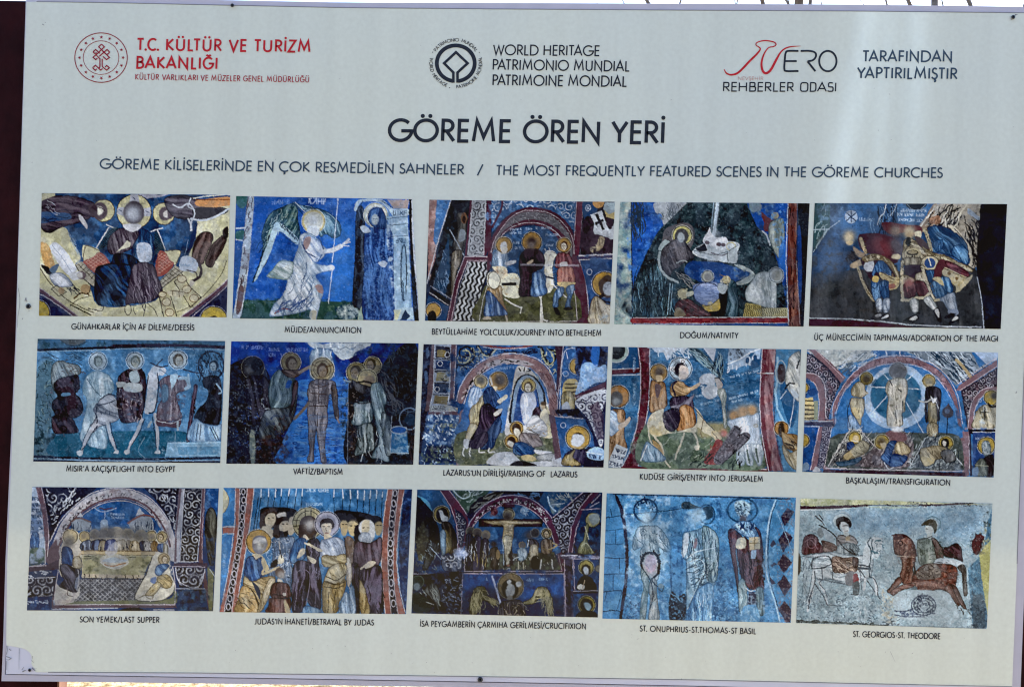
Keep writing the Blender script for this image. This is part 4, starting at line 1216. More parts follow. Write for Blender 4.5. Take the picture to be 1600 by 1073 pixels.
PICS[7] = ((344, 526), [(8.7, 3.6), (155, 5.2), (150.8, 99.8), (4.8, 99)], '''
B 123086
n 1c46a4 .5 6
n 0a1440 .5 8
f 1a40a0@.6~5 24,6 68,6 70,20 50,14 24,14
F 0d121e 7,22 20,16 36,30 40,60 46,100 4,100
f 0d121e 22,22 36,26 40,40 40,60 54,100 6,100 8,30
n 24304a .52 3 8,20 36,26 46,98 6,98
n 3a3234@.7 .58 2 10,30 40,30 50,98 8,98
t 6f88c4@.7 2.4 17,8 33,8.6
t 6f88c4@.7 2.4 38,10 68,10
t 6f88c4@.7 2.2 38,14 48,14.4
t 5a78c0@.6 2.4 100,9 118,9
f 2f78d4 60,36 70,33 88,34 100,36 100,100 46,100 48,84 56,66 62,52
n 1c4aa8 .5 4 62,36 100,36 100,100 46,100 56,66
n 5a94cc .55 2.2 0 62,36 100,36 100,100 60,100 60,60
n 143478 .55 3 46,84 100,84 100,100 46,100
k 0f2c70 .5 7 0 5 60 62,38 100,38 100,98 60,98 58,60
k 6c9cc8 .4 7 0 5 50 62,38 100,38 100,98 60,98 58,60
f 2a68c4@.8~2 70,4 88,8 90,24 96,34 70,34 72,18
f aebcc4 68,4 74,4 80,6 86,5 110,5 118,6 106,12 103,16 96,18 90,14 87,11 76,10 71,8
n 7c96b0 .52 2.4 68,4 112,5 103,16 90,13 72,9
n dfe6e8 .56 2.4 68,4 112,5 103,16 90,13 72,9
l 5a6c84 .5 86,9 90,8 94,10 98,8 102,10 106,8
d 8aa4b4 2c4c7c c8d8e0 90 2 72,10 87,10 87,14 89,22 87,33 72,33 70,22
k d4e0e8 .7 6 85 25 26 72,10 88,10 88,30 72,30
h 22242a 0e1018 8.4 25.5,24 7f7c6a
b 4c5058 3.4 23,26
o 15171c~1 29,22 5,5
d 141420 04060c 3a3844 80 2.6 20,34 30,30 36,32 39,42 40,56 36,62 26,70 20,60
k 7f8890 .5 3 30 70 24 12,50 40,50 50,70 20,90
k 28407a .8 3 30 70 20 12,50 30,60 50,80 16,90
n 9fb0bc@.7 .63 1.3 8,40 40,40 60,98 8,98
f 5f6f70 23,76 27,76 27,98 24,98
n a8b09a .5 1.6 23,75 28,75 27,99 24,99
h 7f7452 3a2c1c 7.4 55.2,20 d0c8a0
e 7c705e 3e3026 4.6 55.5,20.5 .6
d 5a7480 16262e a0b8bc 100 2.4 40,32 46,26 52,30 58,32 60,42 57,54 52,62 46,68 40,58 38,44
d 4a545a 14181e 8c989a 60 2.4 34,60 42,56 54,54 60,38 60,50 57,64 50,74 40,80 30,78
f 1f4a9a 53,34 56,35 54,40 51,39
n 3a2420@.8 .5 2 44,66 58,56 54,76 48,98 36,98
n 24345a .54 2 38,60 54,60 46,82 36,80
d 5c4a42 1c1410 94827a 20 2 48,26 56,26 62,26 66,24 64,28 58,32 52,31
l 83786c 2.4 62,28 67,25 71,23
d 33242a 120a10 6a5458 110 2.2 57,36 61,36 58,52 54,62 56,50
n 3c241c@.8 .48 3 30,80 48,76 54,99 30,99
h 948a68 3a3020 9 79.8,25.4 d6ceaa
O 3a2c20 .4 79.8,25.4 6.6,6.6
L 5a4630 .8 72,22 78,24
L 5a4630 .8 88,22 82,24
e 786c5c 463628 4.6 80,26 0
d 77747a 2a2830 a09ca2 88 2.6 70,36 74,33.5 80,33 86,34 90,36 91,44 92,56 93,62 91,64 89,58 87,46 85,46 84,56 84,66 83,72 82,80 82,90 83,98 79,98 78,90 76,80 75,72 74,80 73,90 73,97 68,97 70,88 69,80 69,70 68,58 69,50 68,44
l 3c2e28 .6 77,36 77,52
l 3c2e28 .6 71,44 83,45
l 3c2e28 .6 70,54 84,54
l 3c2e28 .6 76,70 76,60
l 3c2e28 .5 72,36 79,39 88,36
n 5a88c4@.5 .56 1.8 0 69,60 84,60 84,97 69,97
k 40404c .4 10 0 4 34 69,40 88,40 84,96 69,96
l 6a6058 2.2 69,52 64,58 58,64
d 665c56 2c2523 8c827a 90 2 87,38 91,40 92,54 93,63 90,64 88,52
l 8a7a70 1.4 91,63 93,67
f 12161c 101,26 110,20 116,20 124,24 134,14 154,8 152,100 100,100 100,60
n 26303a .52 3 100,20 154,8 152,99 100,99
k 3a4650 .5 5 60 60 40 128,14 153,12 152,56 130,56
n 4a3024@.8 .5 2.4 100,38 106,40 107,98 100,98
k 9a8a80 .4 2 60 80 30 100,42 107,42 106,98 100,98
h 7c7252 34301e 6.4 119,22.5 c4bc90
e 70675a 3a3428 3.8 118,21.5 -.6
h 80764e 34301e 7.4 106.4,28 c4bc90
e 70675a 3c3428 4.4 106,27.5 -.6
h a49a70 34301e 7.4 114.8,33 d2caa0
b 70665a 4.6 115.5,34
f 6e6458~.5 113,34 118,30 121,34 117,37
O 1a1c20 1.4 112,40 9,5
L 8aa0ac 1.2 97,34 101,35
d 3a3c44 101014 6c7078 80 2.2 103,34 106,42 114,45 118,40 114,38 108,36
k 4a4c50 .7 8 65 15 30 124,26 132,32 138,48 136,54 128,44
d 7c98a2 22343c c0d4d8 75 2.2 118,38 124,36 128,42 130,50 128,56 132,66 132,80 132,97 124,95 118,94 124,82 122,70 120,58 118,50
d 88a2a8 26383e c8d8da 90 2 105,52 116,51 119,58 118,66 112,69 103,68 105,60
l d4e0e4 .5 107,54 106,66
l d4e0e4 .5 115,53 117,66
d 6c7c7e 1c2628 b0bebe 88 2.2 108,70 118,68 120,78 120,88 112,91 105,92 107,82
k 12181a .6 8 88 20 24 106,70 132,66 132,94 108,92
k c4d2d4 .5 7 88 20 22 106,54 130,54 132,94 108,92
l 1a1410 .8 103,50 110,52 118,51
d 5f7078 1c262c 9fb0b6 88 1.8 126,60 133,66 134,90 129,90
O 7088a0 .8 148,64 8,8.4
O 4a6480 .5 148,57 4,1.6
f 1a2c40 148,60 152,62 152,68 147,69 144,65
F 2a6aa4 134,74 146,74 147,91 133,90.5
n 8fb8d4 .5 2.4 134,74 146,74 147,91 133,90
o 1f58b0 139.8,72.6 5.4,2.4
O a0b4c4 .8 139.8,72.8 6.4,3
L 9ab4c4 .8 133,90.5 147,91
k 3a2c2c .6 4 85 10 20 146,72 152,72 151,98 146,98
l 9fb0c4 .5 134,62 133,90
l 8a9cb4@.7 .5 100,36 99.5,100
w 8fb0e0@.4 .68 1.3
''')
PICS[8] = ((643, 530), [(9.4, 3.8), (153.6, 5.6), (150, 100), (5.5, 97.8)], '''
B 1c3460
F 16182a 9,3 18,3 16,40 10,70 6,98 5,98
n 34486c .5 3 9,3 18,3 16,40 10,98 5,98
f 3c5478 11,8 13,7 14,12 12,15
f 3c5478 10,26 12,25 13,32 11,35
F 5a4850 16,3 18,3 17,50 13,56 11,56
F 8a9ab0 18,4 33,4 31,50 15,55 14,52 17,40
F 1d2030 19,5 30,6 31,15 19,14
F 7c6c3c 20,8 27,8.6 26,14 20,13.6
F 1d3460 19,16 31,17 30,24 19,23
F 8a8664 20,25.5 30,26 29,33 19,32.5
F 20304c 18,34.5 29,35 28,42 18,41.5
F 6f6648 18,44 29,44.5 28,51 17,50
k 12141c .8 2.6 0 20 20 18,6 31,6 29,50 17,50
O c4ccd4 .5 28,12 1.8,2
O c4ccd4 .5 22.4,19 1.8,2
O c4ccd4 .5 27,29 1.8,2
O c4ccd4 .5 20,39 1.8,2
L c4ccd8 .5 18,5 17,40 14,55
L c4ccd8 .6 31,5 30,30 29,49
L 12141c .8 18,15 31,16
L 12141c .8 18,24.5 30,25
L 12141c .8 18,34 29,34.6
L 12141c .8 17,43 29,43.6
F 5a4450 31,4 35,4 34,30 33,48 30,48
L c4bcc4 .5 35,5 33,46
F 9aa8b0 14,52 28,51 38,54 38,57 14,56
n c0ae7a .5 2 27,51 36,53 36,57 27,57
s 16182a .4 3 14,52 27,51.5 27,56 14,56
F 5a4450 13,57 39,56 39,60 13,60
L c8c4cc .5 14,56.5 38,56
F 24467e 13,59 38,59 35,98 9,98 11,80
n 8fb4d8 .5 2.6 13,59 38,59 35,80 11,80
k c4d8ea .9 2 60 60 60 14,59 37,59 35,84 11,84
n 9c9c6c .55 2.2 14,66 36,66 36,73 13,73
F 16182a@.7~1 12,83 36,83 35,97 9,97
n 6c7c5c@.9 .5 2 11,84 36,84 35,98 9,98
k 9ab8d4 .6 1.5 60 60 34 10,84 35,84 34,97 9,97
F 24508c 36,4 118,5 112,58 36,58
n 4a84c4 .52 4 36,4 118,5 112,58 36,58
n 16305c .52 4 36,4 118,5 112,58 36,58
l 12141a 1.6 36,20 42,20 48,16 49,10 44,6 38,8 38,13 42,14
l a4a47c 1 37,18 43,18 46,13 44,9 40,9
l 12141a 1.2 52,5 56,11 60,12 64,8
l a4a890 1 52,6 56,12 61,13 66,8
l 12141a 1.6 99,6 102,7 104,14 108,19 112,16 112,10 108,8
l a4a47c 1 101,8 103,15 107,20 111,17 110,11
k b0b48c .6 3 50 80 30 37,8 56,8 54,16 38,24
k b0b48c .6 3 110 80 24 100,8 113,8 112,26 104,20
k 101830 1 4 30 80 30 38,6 70,8 60,18 38,30
k 101830 1 6 0 12 14 62,10 100,9 104,16 90,12
l 7a3c3c 1.4 54,4 66,6 78,7 94,5
l d0c8cc .5 56,6 70,7.6 90,6.6
f 7c6064 36,48 38,38 44,28 52,20 62,14.5 73,12 84,12 95,15 104,21 110,30 113,42 114,56 116,70 117,86 117,96 110,94 110,80 108,64 107,50 106,40 102,32 96,25 86,20 76,19 64,21 54,27 46,35 42,44 40,50
n a88c88 .5 3 36,48 60,14 95,15 114,50 106,44 86,20 60,22 42,44
f 7c6064 38,57 42,56 39,70 37,97 35,97 36,74
F b4b6bc@.8~.4 58,19 66,16 78,15 90,17 96,20 90,20.5 78,18.5 66,20 60,22
k 1a1418 .8 1.4 0 30 20 58,18 78,15.5 94,20 78,18 60,21
k 1a1418 .9 3 -50 20 16 38,46 46,32 56,22 58,24 46,38 41,47
k c8bcb8 .7 3 -50 20 14 38,46 46,32 56,22 58,24 46,38 41,47
k 5a3c40 .5 6 62 14 30 100,20 112,36 113,56 107,46 100,28
l d4ccd0 .5 35,48 38,37 44,27 52,19 62,13.6 73,11.2 84,11.2 96,14.4 105,20.6 111,30 114,44
l d4ccd0 .5 41,50 43,44 47,35 55,27 65,21 76,19 86,20 96,25 102,32 106,40 107,52 109,66 111,82 111,94
l d4ccd0 .5 40,56 42,60 38,72 36,96
f 3a70b4 42,50 44,44 50,34 58,26 70,21 78,20 83,21 80,30 78,44 75,60 73,74 36,74 39,62
n 244e8c .5 4 42,50 58,26 80,21 73,74 38,74
f 3a70b4 92,22 100,30 105,40 107,50 100,50 96,36
f 5f6850 37,73 72,73 110,75 111,95 60,97 36,97
n 3c4434 .52 3 37,73 110,75 111,95 36,97
n 9c9c78 .58 2.4 37,73 110,75 111,95 36,97
t b4cce4@.6 1.4 64,23 80,22
f d4d2cc 83,21 92,23 98,30 104,42 107,55 110,76 100,76 88,80 80,74 73,74 75,58 78,44 80,30
f c8c09c 99,52 107,54 110,75 100,74
n a4a894 .54 3 83,21 100,30 108,60 108,75 75,74
L 1a1c20 1 85,24.5 84,22.6
L 1a1c20 .8 88,25 88.5,22
l 1a1c20 .8 90,25 93,24.4 91,23
f 12141a 79,42 82,32 88,27.4 94,28 100,33 104,42 105,52 103,58 78,66 77,54
f 7898b8 80,42 83,33 88,28.5 94,29 99,34 102.6,42 103,54 101,56 99,44 96,36 92,32 87,33 83,42 80,62 78,62
n b4c8d8 .54 2 80,42 88,28 99,34 103,54 99,44 90,32 83,42 79,62
f 1c3c7c 82,48 84,38 89,31.6 95,34 98,42 99,54 90,66 80,66
n 3a6cac .56 3 82,48 89,31 98,42 92,64 80,66
h c4ae64 34281a 5.4 91.5,36 dcd4ac
e d4d0c0 5a5040 3.4 91.2,37 -.2
d ccd4e0 8a98b0 f2f6fa 80 2 86,44 88,42 93,41.5 96,43 97.4,50 96.6,58 93,64 88,66 86,58 85,50
n 9caac4@.7 .56 1.6 86,42 97,43 96,58 88,65
d 3c2c38 140c14 6c5a68 60 2 95,56 98,53 101,55 104,64 102,65 99,60 95,60
o b09c7c~.5 102.5,52 2,3
o 4a3c30~.5 103,50 2.4,1.6
f d0cab0 101,57 105,54 107,62 103,68 100,66
d c8ccd0 8a9098 f0f2f4 150 2 90,66 96,59 103,64 106,70 104,76 92,70
k a08a60 .6 2 20 60 16 88,70 100,66 106,75 92,76
h cfba84 3a2c1a 5 54,33 e4dab8
b 5a5850 4 54,32
o c8b484~.5 52.4,37.5 1.8,2.4
h b89050 3a2c1a 7 68,32.5 d4c498
l d4d4cc 1.4 61.5,30 63,35
b 4a4440 5.6 69,32
f cfc4a8 63,37 67,37 66,41 64,41
d a4c0e0 4a6c9c e4eef8 90 2.2 46,40 49,37 53,38 56,42 55,48 50,52 46,54 44,50
d c8be90 5c4c30 f0e8c8 95 2.4 47,53 51,50 55,44 58,42 57,52 54,62 51,70 47,68 45,60
d c4bc94 5c4c30 ece4c4 105 2.4 46,66 52,68 47,78 44,80 42,77
f cdd4d8 41,78 46,79 44,85 41,84
d 1f3c70 0a1834 4c7cb8 70 2.2 57,40 62,37 66,41 69,46 70,50 66,52 64,58 58,52 56,46
d 33253c 100a16 6a5670 85 2.8 55,52 60,50 65,54 70,55 69,62 64,70 58,76 52,82 45,84 46,78 52,68 53,58
d 26406c 0c1a38 5a84bc 105 2.2 62,68 69,60 70,70 66,78 63,85 52,85 56,78
d 2c2034 100a14 5c4c60 105 2.4 45,84 50,76 58,72 60,78 54,85
f c8c4b0 67,48 71,45 74,43 75,45 72,48 69,50
f c4c0b4 64,58 68,55 71,54 70,57 66,60
l e0e2dc 1 41,85 40,89 41,91
l e0e2dc 1 46,85 45,89 46,91
l e0e2dc 1 53,85 53,88 57,88
l e0e2dc 1 61,85 60,88 65,88
h b48c40 2c1c10 5.2 82,69.5 d2c498
o 33241c~.4 82,70 3.6,4.4
f c9c4b4~.4 81,69 85,72 84,76 80,73
d 8a7c78 3c302e b8aca6 50 2 85,74 90,73 97,74 101,78 102,83 92,84 84,80
l 2a201c .5 90,70 95,72 100,75
h b48c40 2c1c10 5.2 78,79.5 d2c498
o 2a1e18~.4 78,80 3.4,4.2
f c9c4b4~.4 76,79 80,81 79,84 75,82
d 24508c 0c2044 5c98d0 40 2.2 80,82 86,80 92,83 97,86 96,89 88,91 80,89
O 12305c .5 88,86 7,5
f d4d8dc 96,86 103,87 110,88 104,90 97,89
f b8a878 86,91 92,90 98,93 94,95 87,94
d b4b8b8 5a6064 e0e4e4 20 2 98,91 110,89 110,94 100,95
f c2c8ce 64,90 70,88 78,88 82,92 86,95 92,96 104,95 117,96 117,99 62,98
n 94a4b4 .54 2.6 64,90 80,88 92,96 117,96 117,99 62,98
f c2c8ce 111,90 114,87 118,92 118,99 110,98
f 120f10 78,97 82,95 88,95 98,98.6 78,98.6
F 3a2838 112,5 118,5 117,30 115,44 113,40 114,20
l b8b0b8 .5 118.6,5 116,30 115,58 132,60
F 24508c 119,7 130,7 128,24 130,40 124,57 116,57
n 4a84c4 .54 3 119,7 130,7 128,24 124,57 116,57
l c4ccd4 .5 130,7 121,8 117.5,20 115.6,56
l dce4ee .6 121,10 122,15
O b4c8e0 .5 120.5,27 2,2
h c89c3c 241a10 6 129.5,21 d8d0b0
o 16141c 131,23 3.6,5
f b4a060 119,34 128,31 131,38 128,48 122,56 118,52
L 2a2018 1 120,35 130,35
L 2a2018 1 120,38 130,38
L 2a2018 1 120,41 128,41
d a89c6c 3a3020 d8d0a8 90 2 118,42 126,42 127,56 118,55
f a8b4c4 118,51 122,49 124,55 118,56
F 14162a 128,6 153,6 152,20 144,28 132,36 130,24
n 2a4c90 .52 3 128,6 153,6 152,20 144,28 132,36
f 2460b4 141,6 147,6 145,22 141,20
n 4a4a4c .5 2 148,6 153,6 152,20 148,20
f 86b4e4 133,20 140,18 145,22 152,20 152,32 144,34 134,40 128,43 131,32
n b8d0ec .5 2 133,20 150,22 150,32 128,42
n 4a78b4 .58 2 133,20 150,22 150,32 128,42
F 4a2c3c 127,44 152,33 152,38 129,47
L b4a8b4 .5 127,46 151,38
F 16183a 128,48 152,38 150,84 143,86 136,62
f ccd4e0 128,48 152,39 150,54 148,60 150,76 148,84 144,76 138,62
s 16183a .5 7 128,48 152,40 150,84 144,78 137,62
F 3a2438@.6 139,52 146,48 150,60 150,78 145,78
F 14162a 112,55 130,54 136,62 113,58
F 24508c 112,60 135,62 142,76 144,98 118,98 115,84
n 3f78bc .54 4 112,60 135,62 142,76 144,98 118,98
L c8c4cc .6 111,60 134,62
L c8c4cc .5 111.5,60 115,80 117,96
O b4c8e0 .5 118.5,67 2,2
F 5a4450 107,58 112,60 115,80 117,92 112,94 110,78
h c49c44 2c1e10 9.2 130,77 dcd2ac
o 2c2018~.5 130,78 5,5.4
f c8d0da~.5 127,74 134,75 135,80 130,84 125,82 125,78
l a89c88 .7 126,84 130,86 134,84
d 26203a 0c0a18 5c5474 80 2.4 120,90 126,86 132,86 137,86 138,92 136,98 126,99 118,97
d b8a46c 4a3c20 dccc9c 95 2 119,92 124,89 128,86 126,92 132,98 118,98
F 15172c 137,84 150,84 150,100 134,100
f 9cc0e4 137,88 143,84 150,86 150,94 139,93
L dce8f2 .8 137,88 150,90
n 5a88bc .5 2 137,88 150,86 150,94 139,93
t 1a2c54 2.4 139,91 149,92.5
w c4d0e0@.35 .68 1.3
''')
PICS[9] = ((943, 535), [(7.2, 3.4), (154.4, 5.4), (150.6, 101.2), (3.8, 97.8)], '''
B 265a88
n 4484b8 .5 4
n 163c64 .53 6
k 14385e .5 6 0 8 90 36,10 122,10 120,60 40,60
k 5a98c8@.7 .4 5 0 8 90 36,10 122,10 120,60 40,60
n 7aa8c8@.6 .62 1.5
F 1c4470 6,3 28,3 28,20 6,22
o 20262c 10,7 9,8
O 8fa49c 2 10,6 8,8.4
O c4ccc8 .6 10,6 9.4,9.6
F 4a1824 6,21.5 30,20 31,23.5 6,25
L c8c8cc .6 6,21 29,20
L c8c8cc .6 6,25.6 29,25
t a4c4dc@.7 1.6 24,12 24,22
t a4c4dc@.6 1.6 24,32 24,48
h a8743c 2c1c10 8.4 11.5,42 d2c8b4
o 3c3a3a~.6 10,44 5,6
b 7c8488 3.6 10,46
d a8825c 3c2818 d8b890 100 2.4 5,54 11,52 16,53 17,60 16,72 18,82 10,84 4,92 4,70
d b4cce4 5c7c9c eaf2fa 40 2 5,54 10,55 11,62 15,64 10,70 5,72
f c8b49c 12,64 17,61 20,58 21,60 18,65 12,68
F b9c4cc 10,79 19,83 14,98 4,97 5,90
t 1c2c48 2.6 9.6,84 17.6,86
t 1c2c48 2.4 7,88.6 16,90.6
t 1c2c48 2.4 5,94 13.4,96
F 57202c 27,4 35.5,4 36,30 34.5,50 33,66 27,97 14,98 21,86 25,70 28,52 29,30
n a86c70@.7 .58 2 27,4 35,4 36,30 33,66 26,97 16,97 25,70 29,40
n 38101c .52 3 27,4 35,4 36,30 33,66 26,97 16,97 25,70 29,40
L c4bcc4 .6 27,4 29,20 29,40 26,66 20,86 14,98
L d0c8cc .6 36,5 36.5,28 34.8,52 31,72 27,96
L 57202c 2.6 15,98 60,98.6 128,99.6
L d0c8cc .6 27,96 60,96.6 128,99
f 5a6f58 33,64 60,66 96,64 122,72 126,98 80,98 28,96
n 37483c .5 3 33,64 96,64 124,72 126,98 28,96
n 94a48c@.7 .56 3 33,64 96,64 124,72 126,98 28,96
f a89c70@.8~1.5 72,64 96,63 92,72 76,74
k a8b4a4 .5 6 -40 10 18 48,72 90,72 84,94 50,94
f b4c4d4 35,4 56,4 54,8 50,14 47,8 42,8 38,5
F c4ccd4@.9 46,4 66,4 62,8 59,5 55,8 52,5 49,13
k c4d4e0 .8 5 60 40 20 38,4 66,4 62,9 44,9
f 2c4c58 66,4 76,6 84,16 90,25 84,22 74,12
k 12202c .7 12 42 10 24 65,4 74,5 88,24 80,20
k 8fb0b8 .5 12 42 10 24 65,4 74,5 88,24 80,20
k 12202c .7 12 95 10 16 86,6 94,5 92,26 88,24
k 8fb0b8 .5 12 95 10 16 86,6 94,5 92,26 88,24
F c4ccd8 78,4.5 88,4.5 86,15 
F a4bcd4@.9 98,5 123,5 121,18 110,18 98,22 97,14
n 20242c .5 1.4 99,5 110,5 108,12 99,14
F 265a88 112,8 118,8 115,13
l dce6ee 1 97,17 108,12 114,8 122,5
k d8e2ec 1 3.4 90 10 14 98,17 122,9 121,12 99,21
o 1c4470 112.5,14 1.5,2.4
o 1c4470 118.5,12 1.5,2.4
f 1c4470 116,14 122,13 122,18 116,20
h b48c48 2c1c10 6.6 43,23.5 d6cbb0
b 4a3c34 4.4 43.5,23
f c8ac7c~.4 41,26 46,26 45.6,31 42,31
d a87c50 3c2414 d4b084 85 2.4 37,31 42,31 47,31 49,38 49,50 42,53 36,53
f 5c4c50 40,33 45,34 42,44
h a8bcc8 20242c 8.6 60,20.5 dfe4e4
O 20242c .5 60,20.5 5.6,5.6
F e4e8ea 60,12.5 64,13 63.6,17 60,17
F e4e8ea 51.8,19 56,19 56,22.6 51.8,22.4
O 20242c .5 62,15 1.2,1.2
O 20242c .5 54,21 1.2,1
o 1f1a22~.3 60,21 4.6,5.4
f c4b6a8~.4 60,18 66,20 66,26 62,29 59,27
b b4aaa4 2.6 63,23
d c4a070 4a3018 e4cc9c 20 2.4 53,33 57,30 62,31 65,34 69,36 66,40 60,42 54,42 52,38
d 3c3044 14101c 7c6c84 70 2.2 52,44 58,42 66,42 70,46 70,52 64,50 58,52 53,52
l 2c2430 1.6 57,30 54,34 56,41
l c4a478 2.6 64,37 69,36 74,33
l c4a888 1.6 73,34 77,30
d 9c98a8 4c4858 ccc8d4 -35 2 52,50 60,48 66,44 71,41 66,49 58,52
d c88c54 5a3418 e4b884 85 2.4 60,50 66,49 70,52 72,60 70,66 58,69 59,60
d 3f3848 14101c 8c8498 60 2.4 46,56 52,52 58,52 60,58 58,66 54,69 49,68 46,62
f cfc8ac 36,58 40,54 47,52 46,58 49,68 56,70 66,67 70,66 73,62 73,54 71,50 75,54 80,62 86,68 90,72 92,75 88,76 84,73 78,70 74,66 72,70 66,70 58,70 52,71 46,72 40,74 36,70 34,64
n a8925c@.9 .54 3 35,60 46,56 50,70 40,73
f c8b478@.7~1 36,66 42,68 46,72 40,73 35,70
n e4dec8 .56 2 35,58 46,54 48,66 38,68
l ccc6ac 1.6 40,74 45,80 47,88
l ccc6ac 1.3 47,88 49,94 52,97
l ccc6ac 1.6 63,71 60,80 57,87
l ccc6ac 1.2 57,87 56,91
l ccc6ac 1.5 70,69 73,76 74,83
f d4ceb8 71,81 75,80 74,84 72,84
l c4bea6 1 35,68 37,78 42,82
f b48c54@.8 38,76 44,80 47,87 42,85
d 8fb0c8 2c4c68 ccdfec 85 2 33,78 38,80 45,86 48,92 30,92
l e0e4e0 .8 29,92 34,80
l 1c2430 .4 71,51 80,62 88,70
l 6a5a40 .5 78,60 76,72 80,74
f c8b890 84,70 88,69 92,74 90,77 86,75
l 3c342c .4 85,70 90,76
f b4bec8 75,28 78,25 84,24 88,27 87,33 90,36 88,42 82,44 77,40 79,36 81,33 76,32
n dfe6ea .5 2 75,26 88,25 90,42 78,42
f b0a8a0 87,28 91,28 93,34 90,37 88,33
l 2c2c30 1 87,28 90,27.6 92,30
d bcc4c0 5a6860 e4e8e4 90 1.8 89,38 94,36 96,42 95,50 96,58 96,66 94,66 93,54 92,46
L 2c3c48 .6 96.6,48 97,66
t b4d0e4 1.4 99,27 121,22
t b4d0e4 1.4 98,44 120,38
t b4d0e4 1.4 100,46.4 108,44.5
t b4d0e4@.8 1.4 72,42 82,40
t b4d0e4@.8 1.2 74,49 90,45
b a4825c 5 102,57
b b08a60 5.4 109,54
b a8845c 5 116,53
d c4d0dc 7c90a4 f0f4f8 90 2.6 97,62 102,60 108,58 116,57 121,56 122,72 123,80 116,82 108,80 100,68
n a4b8cc .55 2 97,62 121,57 122,80 108,80
d ccd6dc 6c8090 f2f6f8 80 2 106,80 124,80 124,92 121,96 116,86 117,95 112,95 110,86 110,95 105,95 104,88
L 4a5c54 1.4 112,84 114,94
L 4a5c54 1.4 119,83 121,93
O 9c8c5c .5 119,65 1.6,1
f 7c2c2c 88,76 93,77 92,82 88,90 86,94 90,95 80,95 79,91 84,84
n a84c44 .55 2 84,76 93,78 88,94 80,94
f 4f4a52 102,65 108,69 105,74 110,70 114,75 92,95 86,90 94,78
L 1a181c .8 102,65 107,69 105,73
L 1a181c .8 86,90 93,94.5 114,75 109,71
L 1a181c .6 98,82 103,78
n 8a848c .52 1.4 102,65 114,75 92,95 86,90
k 1a181c .6 3 -40 15 16 101,67 112,75 92,93 88,89
b b86a5c 3 94,71
k 14201c .8 5 -40 30 16 68,92 84,88 80,96 70,97
k 141c1c .9 5 100 20 10 100,84 106,84 108,95 98,95
F 9a6c70 124,5 134.4,5 133,30 132,50 134,70 137,88 140,100 130,100 126,84 123.4,66 122,48 123,24
n c8a8a4 .52 2.4 80 124,5 134,5 132,50 134,70 140,100 130,100 123,66 123,24
F 57202c@.8 124,5 128,5 126,30 125,50 128,76 132,100 128,100 124,80 122,50
n 57202c .5 2.4 80 124,5 134,5 132,50 134,70 140,100 130,100 123,66 123,24
L d0c8d0 .6 124,5 122.5,30 122,50 123.4,70 127,90 129,100
L 3c3044 .4 134.6,5 133.4,30 133,50 135,72 139,92 141,100
L e8ecf0 .8 126,24 132.6,24
L d0c0b8@.8 .6 120,24 127,24
F 3a78a8 135,5 154,5 151,101 141,100 134,60 134,30
n 5c9ccc .5 4 135,5 154,5 151,101 141,100 134,60
L 8fbcd8 1.6 134,36 136,52 141,62
L 8fbcd8 1.6 136,12 136,30 134,40
f 205080 142,24 148,30 152,44 150,60 146,66 140,50 138,36
O a4b4b8 .8 138.6,23 4,9
o 3c3034~.6 139,24 3.4,7.4
d c8c8bc 5a6468 f0f0e8 70 2.4 145,12 150,8 154,10 154,44 148,42 143,34 142,26 144,18
l 1c1c20 1.4 142,36 145,32 149,32
l 1c1c20 1.2 153,14 151,20
l c4d4e0 .7 138,44 143,38
l c4d4e0 .6 149,42 148,52 145,68
f c2d0d8 146,36 152,40 152,43 148,42
h a8783c 2c1c10 5.4 139,67 d6cbb0
o 32261e~.5 139,68 2.6,6
d b08850 4a3018 e0c488 40 2.4 139,70 143,71 152,73 152,84 146,84 141,80
d c8bc98 5a4c30 ece4c8 60 2.4 140,80 146,86 152,84 151,99 145,95 141,88
k 2c2018 .8 5 30 20 10 142,76 151,78 151,84 142,80
w c4d4e4@.4 .68 1.3
''')
